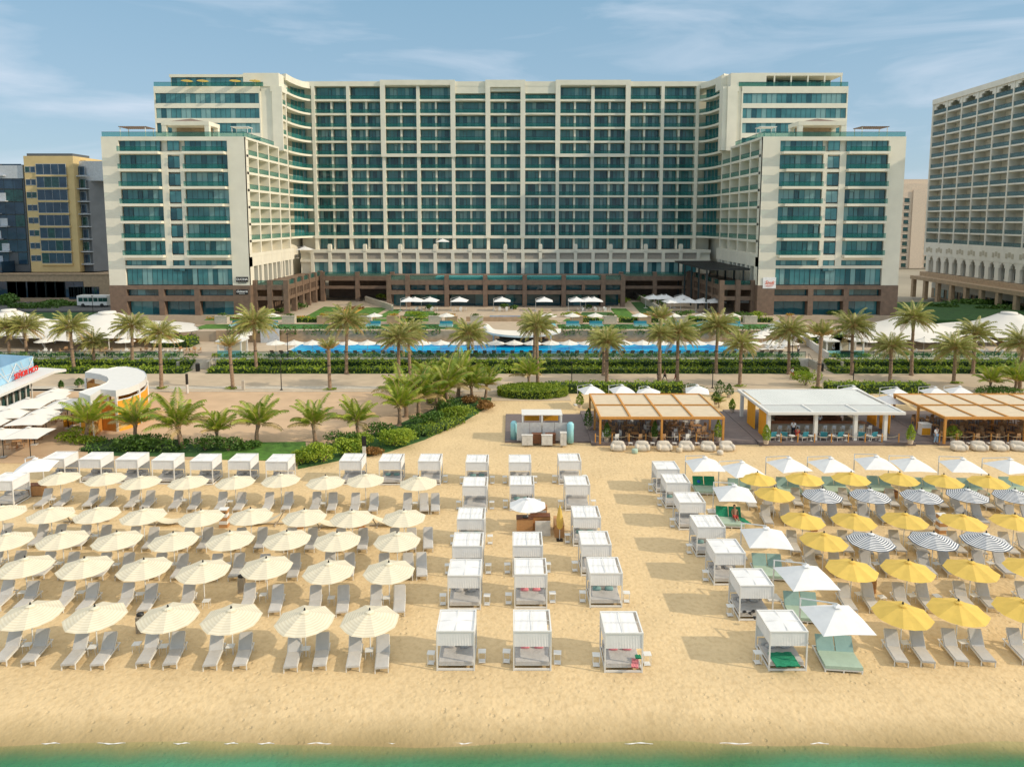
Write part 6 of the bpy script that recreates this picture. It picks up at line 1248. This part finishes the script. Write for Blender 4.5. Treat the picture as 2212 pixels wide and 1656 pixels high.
    f3(-13.9, -13.61, -.49, .03, 39.3, 53.09); f3(10.9, 11.19, -.49, .03, 39.3, 53.09)
    if sg < 0: w3(-10.6, 10.6, -2.2, 54.25, 56.7); f3(-11.0, 11.6, -14, -1.9, 56.7, 57.35); f3(-10.9, 11, -13, -2.4, 54.2, 56.69)
    else:
        f3(-12.5, 11.6, -14, -.2, 56.7, 57.35); w3(-12, 11, -5.5, 54.25, 56.6); f3(-12.2, 11.2, -13, -5.7, 54.2, 56.69)
        for j in range(7): f3(-12.4+j*3.95, -12.1+j*3.95, -.5, -.2, 54.2, 56.69)
    q = sorted((s2(-13.8), s2(12))); rail(F3, q[0], q[1], .0, 54.2, 1.0)
    # roof terrace of the wing
    q = sorted((s2(-14.5), s2(14.4))); rail(F2, q[0], q[1], -.3, 39.7, 1.0)
    q = sorted((uu(.4), uu(19))); rail(F, q[0], q[1], -.4, 39.8, 1.0)
    gz = MB(); gx = -1.7+sg*65.4; gy = 148
    for i in (-1, 1):
        for j in (-1, 1): gz.cbox(gx+i*4.4, gy+j*2.2, 39.3, .9, .9, 2.9)
    gz.box(gx-4.9, gx+4.9, gy-2.7, gy+2.7, 42.2, 43.0); gz.add([(gx-4,gy-2.2,43.02),(gx+4,gy-2.2,43.02),(gx+4,gy+2.2,43.02),(gx-4,gy+2.2,43.02),(gx,gy,43.9)], [(0,1,4),(1,2,4),(2,3,4),(3,0,4)], 1)
    gz.box(gx-3.8, gx+3.8, gy+1.6, gy+1.8, 39.3, 42.19, 2)
    shift(gz).build('roof_pavilion', ['cream', 'brown_stone', 'tan_stone'], HOTEL)
    pg = MB(); px_ = -1.7+sg*76.5
    for i in (-1, 1):
        for j in (-1, 1): pg.cbox(px_+i*2.6, 147.5+j*1.6, 39.3, .14, .14, 2.6)
    for i in range(14): pg.box(px_-2.8+i*.42, px_-2.6+i*.42, 145.6, 149.4, 41.9, 42.05, 1)
    for i in (-1, 1):
        for j in (-1, 1): pg.cbox(-1.7+sg*71.4+i*1.6-sg*16.6*(1 if sg < 0 else 1), 148+j*1.2, 39.3, .12, .12, 2.7)
    pg.box(-1.7+sg*54.8-1.8, -1.7+sg*54.8+1.8, 146.6, 149.4, 42.0, 42.15, 0)
    shift(pg).build('roof_pergola', ['white_paint', 'brown_stone'], HOTEL)
    # brown stone base of the wing
    br = MB(); bg_ = MB()
    def b2(a, b_, d0, d1, z0, z1, mb=br): q = sorted((s2(a), s2(b_))); mb.fb(F2, q[0], q[1], d0, d1, z0, z1)
    b2(-14.6, -11.1, -6, .08, 3, 9.38); b2(11.05, 14.6, -6, .08, 3, 9.38); b2(-11.09, 11.04, -2, .06, 8.55, 9.38); b2(-11.09, 11.04, -2, .07, 6.1, 7.2)
    for a in (-3.9, 3.5): b2(a-.55, a+.55, -2, .09, 3, 8.54)
    b2(-14.5, 14.5, -20, -2.01, 3, 9.38)
    for a in (-11, -3.3, 4.05):
        b_ = a+6.9; q = sorted((s2(a), s2(min(b_, 10.9)))); window(F2, q[0], q[1], -.8, 7.22, 8.53, 1.7, False, dark=True); window(F2, q[0], q[1], -1.2, 3.05, 6.08, 2.3, False, dark=True)
    # terrace podium beside the wing: pillars, beams and openings
    xa = 52.9; xe = 45.3
    def pb(x0, x1, y0, y1, z0, z1, mb=br): q = sorted((-1.7+sg*x0, -1.7+sg*x1)); mb.box(q[0], q[1], y0, y1, z0, z1)
    for x_ in (52.4, 49.2, 45.8): pb(x_-.5, x_+.5, 145, 146, 3, 10.3)
    for z0, z1 in ((8.3, 9.3), (6.1, 6.9)):
        pb(46.31, 48.69, 145.1, 145.9, z0, z1); pb(49.71, 51.89, 145.1, 145.9, z0, z1)
    for i in range(6):
        y_ = 145+i*5.2; 
        if i: pb(45.3, 46.3, y_, y_+1, 3, 10.4)
        if i < 5: pb(45.4, 46.2, y_+1, y_+5.2, 8.3, 9.3); pb(45.4, 46.2, y_+1, y_+5.2, 6.2, 6.9)
        for t_ in (1, 2, 3):
            if i < 5: pb(45.5, 46.1, y_+1+t_*1.1, y_+1.35+t_*1.1, 6.91, 8.29)
    pb(46.31, 53, 146.1, 178, 8.9, 9.25)
    pb(46.8, 53, 174, 178, 3, 8.8)
    shift(br).build('podium', ['brown_stone'], HOTEL)
    for (x0, x1, y_) in ((46.4, 48.6, 145.5), (49.8, 51.8, 145.5)):
        q = sorted((-1.7+sg*x0, -1.7+sg*x1)); Fq = Frame((0, y_), (1, 0)); rail(Fq, q[0], q[1], 0, 9.31, .95)
    Fq = Frame((-1.7+sg*45.7, 0), (0, 1) if sg < 0 else (0, -1))
    for i in range(5):
        q = sorted((uu(146.05+i*5.2), uu(150.15+i*5.2))); rail(Fq, q[0], q[1], 0, 9.31, .95)
side(-1); side(1)
# cream colonnade band in front of the main block
FB = Frame((-1.7, 178), (1, 0)); cb = MB(); gp = MB()
cb.fb(FB, -52.6, 52.6, -2.6, -.6, 3, 15.1); cb.fb(FB, -52.6, 52.6, -.59, .0, 12.15, 12.9); cb.fb(FB, -52.6, 52.6, -.59, .0, 14.5, 15.3)
for i in range(25):
    u = -54+4.5*i
    if abs(u) < 52.4: cb.fb(FB, u-.42, u+.42, -.59, .04, 8.6, 14.49)
    if i % 2 == 0 and abs(u) < 52:
        cb.fb(FB, u-.45, u+.45, -.85, .12, 14.9, 16.5); cb.fb(FB, u-.36, u+.36, -.75, .0, 16.5, 16.75)
    if i < 24 and abs(u+2.2) < 51: gp.fb(FB, u+.55, u+3.95, -.6, -.35, 12.95, 14.45); window(FB, u+.43, u+4.07, -.5, 8.7, 12.1, 1.2, False)
cb.fb(FB, -52.6, 52.6, -5.5, -2.61, 14.6, 15.2)
shift(cb).build('colonnade', ['cream'], HOTEL); shift(gp).build('wall_panel', ['grey_panel'], HOTEL)
# brown central podium with pillars
bp_ = MB(); XL, XR = -28.6, 25.8; FC = Frame((0, 157.5), (1, 0))
pil = [-28.1, -23.8, -14.9, -6.1, 2.9, 11.8, 20.8, 25.3]
for x_ in pil: bp_.fb(FC, x_-.5, x_+.5, -1, .1, 3, 10.4)
bp_.fb(FC, XL, XR, -.9, 0, 8.2, 9.3); bp_.fb(FC, XL, XR, -.9, 0, 6.0, 6.9)
for a, b_ in zip(pil, pil[1:]):
    if b_-a > 6: bp_.fb(FC, (a+b_)/2-.35, (a+b_)/2+.35, -.8, -.05, 6.91, 8.19)
bp_.box(XL, XR, 158.6, 177.4, 8.7, 9.2); bp_.box(XL, XR, 165, 166, 3, 8.69)
for y_ in (168.5,):
    FS = Frame((0, y_), (1, 0))
    for a, b_ in ((-46.9, XL-.1), (XR+.1, 43.5)):
        bp_.fb(FS, a, b_, -.9, 0, 8.2, 9.3); bp_.fb(FS, a, b_, -.9, 0, 6.2, 6.9); bp_.fb(FS, a, b_, -9, -.91, 8.8, 9.2)
        n_ = 3
        for i in range(n_): bp_.fb(FS, a+.2+(b_-a-1.2)*i/(n_-1), a+1.2+(b_-a-1.2)*i/(n_-1), -1, .1, 3, 10.3)
    bp_.box(-46.9, 43.5, 177.0, 177.3, 3, 8.6)
shift(bp_).build('podium', ['brown_stone'], HOTEL)
for a, b_ in zip(pil, pil[1:]):
    rail(FC, a+.5, b_-.5, -.3, 9.31, 1.1); window(FC, a+.5, b_-.5, -1.2, 6.95, 8.15, 1.6, False, dark=True); window(FC, a+.5, b_-.5, -3.5, 3.05, 6.0, 2.2, False, dark=True)
for a, b_ in ((-46.4, -29.2), (26.5, 43)): rail(Frame((0, 168.5), (1, 0)), a, b_, -.3, 9.31, 1.0)
pl = MB(); pl.box(-17.5, 20, 158.2, 163, 9.3, 10.0); o_ = shift(pl).build('roof_pool', ['shower_blue'], HOTEL)
shift(W).build('facade', ['cream'], HOTEL)
flush(WIN, 'window', ['window_glass', 'mullion', 'window_light', 'window_dark'], HOTEL); flush(RAIL, 'balcony_railing', ['clear_rail', 'mullion'], HOTEL)
# signs on the wings
def sign(x, y, z, w_, h, back, name='sign'):
    o = MB().box(-w_/2, w_/2, -.08, 0, -h/2, h/2).build(name, [back], HOTEL); o.location = (x-HO_[0], y-HO_[1], z-HO_[2]); return o
X_, Z_ = AY(523, 603.5, 143.4); s = sign(X_, 143.42, Z_, 2.5, 1.05, 'sign_black'); text_mesh('lettering', 'CUCINA', .62, 'letter_white', s, (0, -.1, 0)); 
s3 = text_mesh('lettering', 'THE ITALIAN KITCHEN', .17, 'sign_black', HOTEL, (X_-HO_[0], 143.4-HO_[1], Z_-.75-HO_[2]))
X_, Z_ = AY(523, 630.5, 143.4); s = sign(X_, 143.38, Z_, 2.5, 1.0, 'sign_black'); text_mesh('lettering', 'Gelateria', .62, 'letter_white', s, (0, -.1, .1), shear=.35); text_mesh('lettering', 'GELATO & CAFE', .16, 'letter_white', s, (0, -.1, -.36))
X_, Z_ = AY(1662, 611, 143.4); s = sign(X_, 143.45, Z_, 2.7, 2.3, 'letter_white'); text_mesh('lettering', 'Seoul', .9, 'orange_script', s, (0, -.1, .15), shear=.3) if 0 else text_mesh('lettering', 'Snuk', 1.0, 'orange_script', s, (0, -.1, .05), shear=.3)
b = MB(); b.bar((-.8,-.1,-.55),(.8,-.1,-.45), .08); b.bar((-.7,-.1,-.75),(.6,-.1,-.7), .05); b.build('underline', ['orange_script'], s)
# dark roofed pergola above the right podium
o = empty('dark_pergola', 'dark brown slatted pergola roof over the restaurant terrace by the right wing', 'pergola', (45, 160, 9.3)); b = MB()
for i in range(5):
    for xx in (41.5, 49.3): b.cbox(xx-45, 147.5+i*6.3-160, -6.2 if xx < 44 else 0, .3, .3, (9.2 if xx < 44 else 3.0))
b.build('post', ['mullion'], o); b = MB(); b.box(-4, 5.3, -13.5, 14.5, 3.0, 3.25); 
for i in range(36): b.box(-4.2, 5.4, -13.4+i*.78, -13.1+i*.78, 3.26, 3.42)
b.build('roof', ['black_metal'], o)
# ------------------------------------------------------------ hotel on the right edge
RH = empty('neighbouring_hotel', 'beige balconied hotel block on the right edge with arched windows low down', 'hotel', (125, 180, 0))
RO = Vector((125, 180, 0)); FR_ = Frame((121.5, 204.5), (-.045, -.999)); rw = MB(); RW, RR = [], []
rw.fb(FR_, -.1, 75, -18, -2.6, 3, 56.5); rw.fb(FR_, -.3, 75, -2.59, .3, 55.8, 57.2); rw.fb(FR_, -.3, 0, -18, .2, 14, 55.79)
nb = 10; bw = 6.9
for k in range(13):
    z = 16.2+3.05*k; rw.fb(FR_, 0, 75, -2.59, 0, z-.18, z+.22)
zt = 16.2+3.05*13
for i in range(nb+1): rw.fb(FR_, i*bw-.22, i*bw+.22, -2.59, .12, 14, 55.79)
for i in range(nb):
    for k in range(13):
        z = 16.2+3.05*k+.23; z2 = z+2.6 if k < 12 else 55.6
        if k == 12: z2 = 55.2
        if i < 8: window(FR_, i*bw+3.0, i*bw+5.4, -2.5, z, z2-(.4 if k < 12 else .2), 1.2, False, RW); rail(FR_, i*bw+.23, (i+1)*bw-.23, -.05, z, 1.0, RR)
    # scalloped heads of the top loggias
    for t_ in range(6):
        q = abs(t_-2.5)/2.5; rw.fb(FR_, i*bw+.23+t_*1.07, i*bw+.23+(t_+1)*1.07, -.5, -.05, 55.79-.3-1.3*q**2, 55.79)
# lace frieze, arches and brown base
rw.fb(FR_, -.3, 75, -2.59, .15, 12.6, 15.99)
fz = MB()
for i in range(14):
    for j in range(3): fz.fb(FR_, i*5+1+j*1.1, i*5+1.8+j*1.1, .16, .22, 13.6+.3*(j % 2), 14.8+.3*(j % 2))
shift(fz, RO).build('frieze', ['cream_dark'], RH)
for i in range(18):
    u = 1+i*3.9; rw.fb(FR_, u, u+1.5, -.6, .1, 8.0, 12.59)
    for t_ in range(6): q = abs(t_-2.5)/2.5; rw.fb(FR_, u+1.5+t_*.4, u+1.9+t_*.4, -.6, .05, 12.59-.2-1.2*q**2, 12.59)
rw.fb(FR_, -.3, 75, -3, -1.4, 7.8, 12.59)
for i in range(17): window(FR_, 2.5+i*3.9, 4.9+i*3.9, -1.3, 8.4, 12.0, .8, False, RW)
shift(rw, RO).build('facade', ['hotel_beige'], RH)
bs = MB(); bs.fb(FR_, -.6, 75, -3, .8, 6.6, 7.8); bs.fb(FR_, -.6, 75, .81, 3.5, 5.6, 6.6)
for i in range(12): bs.fb(FR_, i*6.4, i*6.4+1.1, 2.4, 3.4, .3, 5.59)
bs.fb(FR_, -.6, 75, -10, -2.9, 0, 6.59); shift(bs, RO).build('base', ['tan_stone'], RH)
for i in range(12): window(FR_, i*6.4+1.2, i*6.4+6.3, -2.7, .6, 5.5, 1.7, False, RW)
flush(RW, 'window', ['dark_glass', 'mullion', 'window_light', 'window_dark'], RH, RO); flush(RR, 'balcony_railing', ['blue_rail', 'mullion'], RH, RO)
# far beige block between the hotels
X_, Z_ = AY(1972, 640, 330); o = empty('beige_apartment_block', 'distant sandy beige apartment block seen between the two hotels', 'building', (X_, 330, 0))
b = MB(); b.box(-12, 12, 0, 20, 0, 36); b.box(-9, 9, .5, 18, 36, 40); b.box(-3, 3, -.6, 0, 0, 37); b.box(-7, 7, 2, 14, 40, 42);
for i in range(10): b.box(-12.2, 12.2, -.2, -.01, 3.4*i+2.6, 3.4*i+2.9)
b.build('facade', ['far_beige'], o)
for i in range(10):
    for x_ in (-9.5, -5.5, 5.5, 9.5):
        q = MB(); q.box(x_-1.1, x_+1.1, -.12, -.01, 3.4*i+.8, 3.4*i+2.4); q.box(x_-1.2, x_+1.2, -.5, -.21, 3.4*i+.5, 3.4*i+.75); q.build('window', ['dark_glass'], o)
# ------------------------------------------------------------ buildings on the left edge
def AYb(c, d, Y): return AY(c*.33393, 110.6+d*.33393, Y)
YB = 186; o = empty('yellow_apartment_building', 'sandy yellow apartment building with blue glass bays left of the hotel', 'building', (-118, YB, 0)); OO = (-118, YB, 0)
xl, zt_ = AYb(150, 678, YB); xr, _ = AYb(470, 678, YB); x3, z3 = AYb(690, 835, YB); w1 = MB(); F_ = Frame((0, YB), (1, 0)); LW = []
w1.fb(F_, xl, xr, -14, 0, 9, zt_); w1.fb(F_, xr-.0, AYb(508,700,YB)[0], -12, -3, 9, zt_-.8)
gxa, gxb = AYb(245, 900, YB)[0], AYb(440, 900, YB)[0]
for i in range(8):
    z0 = 11.2+3.35*i; w1.fb(F_, gxa-.2, gxb+.2, .01, .5, z0-.35, z0+.05); window(F_, gxa, gxb, .3, z0+.1, z0+2.95, 2.0, False, LW)
    for q in (185, 215): u = AYb(q, 900, YB)[0]; window(F_, u-.6, u+.9, .04, z0+.7, z0+2.3, 1.5, False, LW)
window(F_, AYb(282,800,YB)[0], AYb(420,800,YB)[0], .1, zt_-7.2, zt_-4.2, 1.2, False, LW)
shift(w1, OO).build('wall', ['yellow_wall'], o); flush(LW, 'window', ['far_glass', 'pale_grey', 'dark_glass', 'far_glass'], o, OO)
rs_ = MB(); rs_.fb(F_, xl+.6, xr-.4, -8, -.5, zt_, zt_+.7); shift(rs_, OO).build('solar_panels', ['dark_grey'], o)
o2 = empty('grey_apartment_building', 'dark grey apartment building with white-framed windows beside the yellow one', 'building', (-104, YB+2, 0)); OO = (-104, YB+2, 0)
w2_ = MB(); F_ = Frame((0, YB+2), (1, 0)); xa_, xb_ = AYb(475, 840, YB+2)[0], AYb(570, 840, YB+2)[0]; w2_.fb(F_, xa_, xb_, -16, 0, 9, z3)
wp = MB(); xc_ = AYb(700, 840, YB+2)[0]; wp.add([(xb_,YB+2,9),(xc_+3,YB+16,9),(xc_+3,YB+16,z3),(xb_,YB+2,z3),(xb_-3,YB+20,9),(xb_-3,YB+20,z3)], [(0,1,2,3),(3,2,5)])
LW2 = []
for i in range(8):
    z0 = 11.0+3.35*i; u = (xa_+xb_)/2; window(F_, u-1.7, u+1.3, .05, z0+.3, z0+2.7, 1.5, False, LW2); w2_.fb(F_, u-2.3, u+2.2, .0, 1.2, z0-.1, z0+.15, 1)
shift(w2_, OO).build('wall', ['dark_grey', 'pale_grey'], o2); shift(wp, OO).build('side_wall', ['grey_wall'], o2); flush(LW2, 'window', ['far_glass', 'pale_grey', 'dark_glass', 'far_glass'], o2, OO)
tb = MB(); tb.box(xa_+.5, xc_+4, YB+2.5, YB+14, z3+.01, z3+5.2); shift(tb, OO).build('roof_block', ['pale_grey'], o2)
o3 = empty('dark_glass_building', 'dark blue glass building with white balconies at the left edge', 'building', (-145, YB+1, 0)); OO = (-145, YB+1, 0)
F_ = Frame((0, YB+1), (1, 0)); xq = AYb(150, 735, YB+1); w3_ = MB(); w3_.fb(F_, -175, xq[0], -14, 0, 9, xq[1]); w3_.fb(F_, -175, xq[0], .0, .4, xq[1]-3.6, xq[1]-.2, 1); LW3 = []
for i in range(8):
    z0 = 11+3.35*i; window(F_, -160, xq[0]-.5, .1, z0, z0+3.2, 2.4, False, LW3)
    for u in (-156+(i % 2)*4, -146+(i % 2)*3, -138+(i % 2)*2): w3_.fb(F_, u-1.5, u+1.5, .1, 1.3, z0, z0+.25, 1); w3_.fb(F_, u-1, u+1, .11, .2, z0+.3, z0+2.3, 1)
shift(w3_, OO).build('wall', ['dark_grey', 'pale_grey'], o3); flush(LW3, 'window', ['far_glass', 'mullion', 'dark_glass', 'dark_grey'], o3, OO)
o4 = empty('podium_building', 'long low brown stone podium under the left apartment buildings', 'building', (-130, 180, 0)); OO = (-130, 180, 0); F_ = Frame((0, 180), (1, 0))
p_ = MB(); xr = AYb(715, 1500, 180)[0]; p_.fb(F_, -190, xr, -25, 0, 0, 8.7); p_.fb(F_, -190, xr, -3, .2, 8.7, 9.0); p_.fb(F_, -158, -134, -8, -2, 9.1, 12.0, 1)
shift(p_, OO).build('wall', ['tan_stone', 'far_glass'], o4); LW4 = []
for c in (45, 175, 292, -80): u = AYb(c, 1500, 180)[0]; window(F_, u, u+9.5*1.05, .05, 2.8, 7.0, 2.5, False, LW4)
for c in (442, 500, 545): u = AYb(c, 1500, 180)[0]; window(F_, u, u+3.8, .05, 2.4, 5.6, .6, False, LW4)
flush(LW4, 'window', ['far_glass', 'mullion', 'dark_glass', 'far_glass'], o4, OO)
# ------------------------------------------------------------ people
TS = bpy.data.scenes.new('tmp')
def skin(name, verts, edges, radii, material, parent, root=0, sub=1):
    me = bpy.data.meshes.new('tmp'); me.from_pydata(verts, edges, []); o = bpy.data.objects.new('tmp', me); TS.collection.objects.link(o)
    s = o.modifiers.new('s', 'SKIN'); s.use_smooth_shade = True
    for i, r_ in enumerate(radii):
        r_ = r_ if isinstance(r_, tuple) else (r_, r_); me.skin_vertices[0].data[i].radius = r_
    me.skin_vertices[0].data[root].use_root = True
    b_ = o.modifiers.new('b', 'SUBSURF'); b_.levels = sub; b_.render_levels = sub
    TS.view_layers[0].update(); dg = TS.view_layers[0].depsgraph; m2 = bpy.data.meshes.new_from_object(o.evaluated_get(dg)); bpy.data.objects.remove(o)
    m2.name = name; m2.materials.clear(); m2.materials.append(MATS[material]); q = bpy.data.objects.new(name, m2); col.objects.link(q); q.parent = parent; return q
def person(x, y, z, rz, label, top, bottom, pose='stand', hair='hair_dark', long_legs=False, sc_=1.0):
    o = empty('person', label, 'person', (x, y, z), rz); o.scale = (sc_,)*3
    w_ = .22 if pose == 'walk' else .03; bend = pose == 'sit'
    J = {'pel': (0,0,.93),'ab': (0,.01,1.1),'ch': (0,0,1.30),'nk': (0,0,1.48),'hb': (0,-.01,1.57),'hd': (0,-.02,1.66),'ht': (0,-.01,1.74)}
    for s, n_ in ((-1,'l'),(1,'r')):
        st = w_*s
        J['hip'+n_] = (s*.09,0,.90); J['kn'+n_] = (s*.10,-st-.02,.50); J['an'+n_] = (s*.10,-st*1.6+(.0 if s > 0 else .06),.09); J['to'+n_] = (s*.11,-st*1.6-.16,.04)
        J['sh'+n_] = (s*.18,0,1.42); J['el'+n_] = (s*.23,st*.8+.02,1.16); J['wr'+n_] = (s*.22,st*1.1-.08,.93); J['hn'+n_] = (s*.22,st*1.15-.11,.85)
        for f in range(5): a = (f-2)*.018; J['f%d%s' % (f, n_)] = (s*(.215+(-.03 if f == 0 else 0)), st*1.15-.12+a, .78-(.0 if 0 < f < 4 else -.02))
        if bend:
            J['kn'+n_] = (s*.12,-.42,.92); J['an'+n_] = (s*.12,-.46,.50); J['to'+n_] = (s*.12,-.60,.46); J['wr'+n_] = (s*.14,-.25,1.05); J['el'+n_] = (s*.24,-.05,1.14); J['hn'+n_] = (s*.11,-.33,1.06)
            for f in range(5): J['f%d%s' % (f, n_)] = (s*(.08+f*.02), -.40, 1.06)
    if pose == 'recline':
        for s, n_ in ((-1,'l'),(1,'r')): J['kn'+n_] = (s*.10,-.35,.70); J['an'+n_] = (s*.10,-.70,.47); J['to'+n_] = (s*.11,-.78,.60)
    K_ = list(J); ix = {k: i for i, k in enumerate(K_)}
    E = [('pel','ab'),('ab','ch'),('ch','nk'),('nk','hb'),('hb','hd'),('hd','ht')]
    RAD = {'pel':(.15,.11),'ab':(.13,.10),'ch':(.16,.12),'nk':.055,'hb':.075,'hd':(.085,.10),'ht':.06}
    for n_ in 'lr':
        E += [('pel','hip'+n_),('hip'+n_,'kn'+n_),('kn'+n_,'an'+n_),('an'+n_,'to'+n_),('ch','sh'+n_),('sh'+n_,'el'+n_),('el'+n_,'wr'+n_),('wr'+n_,'hn'+n_)]
        RAD.update({'hip'+n_:.085,'kn'+n_:.058,'an'+n_:.038,'to'+n_:.035,'sh'+n_:.06,'el'+n_:.042,'wr'+n_:.028,'hn'+n_:(.036,.022)})
        for f in range(5): E.append(('hn'+n_, 'f%d%s' % (f, n_))); RAD['f%d%s' % (f, n_)] = .009
    body = skin('body', [J[k] for k in K_], [(ix[a], ix[b_]) for a, b_ in E], [RAD[k] for k in K_], 'skin_tan', o)
    def part(name, ks, es, g, material):
        i_ = {k: i for i, k in enumerate(ks)}
        r_ = [tuple(v+g for v in (RAD[k] if isinstance(RAD[k], tuple) else (RAD[k],)*2)) for k in ks]
        return skin(name, [J[k] for k in ks], [(i_[a], i_[b_]) for a, b_ in es], r_, material, body)
    if top: part('shirt', ['ch','ab','pel','shl','ell','shr','elr'], [('ch','ab'),('ab','pel'),('ch','shl'),('shl','ell' if 0 else 'elr' if 0 else 'ell')][:3]+[('shl','ell')] if 0 else [('ch','ab'),('ab','pel'),('ch','shl'),('ch','shr')], .022, top) if 0 else part('shirt', ['ch','ab','pel','shl','shr','ell','elr'], [('ch','ab'),('ab','pel'),('ch','shl'),('ch','shr'),('shl','ell'),('shr','elr')], .02, top)
    if bottom: part('trousers', ['pel','hipl','hipr','knl','knr']+(['anl','anr'] if long_legs else []), [('pel','hipl'),('pel','hipr'),('hipl','knl'),('hipr','knr')]+([('knl','anl'),('knr','anr')] if long_legs else []), .022, bottom)
    h_ = MB(); h_.blob((0,.015,1.70), (.098,.112,.10), n=12, k=8, e=.95, jit=.02); q = h_.build('hair', [hair], body, True)
    n_ = MB(); n_.add([(-.015,-.115,1.65),(.015,-.115,1.65),(0,-.140,1.635),(0,-.115,1.68)], [(0,2,3),(2,1,3),(0,1,2)]); n_.add([(-.03,-.113,1.60),(.03,-.113,1.60),(.025,-.114,1.592),(-.025,-.114,1.592)], [(0,1,2,3)]); n_.build('face', ['cloth_red' if 0 else 'skin_tan'], body)
    return o
def PB(k, cx, cy, z=0): return B(k, cx, cy, z)
RAD0 = None
for (k, cx, cy, z, rz, lb, tp, bt, ps, ll) in ((1,2055,713,.1,0,'person in all dark clothes standing on the promenade, leftmost of three','cloth_dark','cloth_dark','stand',True),(1,2095,702,.1,1.2,'bare-chested person in dark shorts walking on the promenade',None,'cloth_dark','walk',False),(1,2168,706,.1,1.2,'person in a dark top walking beside a palm trunk','cloth_dark','cloth_red','walk',False),
    (2,710,687,.1,1.5,'person in a white shirt and red shorts walking before the hedge','shirt_white','cloth_red','walk',False),(2,1640,1103,DK-.05,.3,'person in a white shirt and light trousers standing on the deck steps','shirt_white','cloth_blue','stand',True),
    (2,715,1058,DK,2.8,'waiter in a white shirt standing before the bar stools','shirt_white','cloth_dark','stand',True),(2,748,533,TZ,0,'person in white and black beside the pool ramp','shirt_white','cloth_dark','stand',True),(2,975,533,TZ,0,'person in a white shirt beside the white garden cabin','shirt_white','cloth_dark','stand',True)):
    x, y = PB(k, cx, cy, z); person(x, y, z, rz, lb, tp, bt, ps, long_legs=ll)
person(wl+7.3, wf+4.4, DK, 0, 'bartender in a white shirt behind the beach bar counter', 'shirt_white', 'cloth_dark', 'stand', long_legs=True)
person(wl+3.4, dy0+1.2, DK-.45, 2.9, 'person in red seated at the front left of the beach bar', 'cloth_red', 'cloth_red', 'sit')
x, y = A(2, 290, 408, .9); x += .85*math.sin(-.12); y -= .85*math.cos(-.12); MR = Matrix.Rotation(-.12, 3, 'Z') @ Matrix.Rotation(R(-33), 3, 'X')
q = person(x, y, .5, 0, 'sunbather in red shorts reclining on the green towelled daybed', None, 'cloth_red', 'recline'); q.rotation_euler = MR.to_euler(); q.location = Vector((x, y, .52)) + Matrix.Rotation(-.12, 3, 'Z') @ Vector((.45, .12, 0)) - MR @ Vector((0, 0, .93))
# yellow parasols on the left tower roof
for i, px in enumerate((404, 438, 508, 551)):
    X_, z = AY(px, 190, 166.5); place(U_YEL, X_, 166.6, 54.2, 0, 'small yellow parasol on the roof terrace of the left tower, %s from the left' % nth(i, 4), 'yellow parasols on the tower roof', (.9, .9, .5))
X_, z = AY(957, 530, 181); place(S_HOT, X_, 180.5, 15.25, 0, 'white parasol on the long balcony terrace of the main block', 'white parasols on hotel terraces', (.9,.9,.8)); X_, z = AY(659, 530, 178); place(S_HOT, X_+.5, 176, 15.25-2.0, 0, 'white parasol at the left corner of the long terrace', 'white parasols on hotel terraces', (1,1,.85))

bpy.data.scenes.remove(TS)
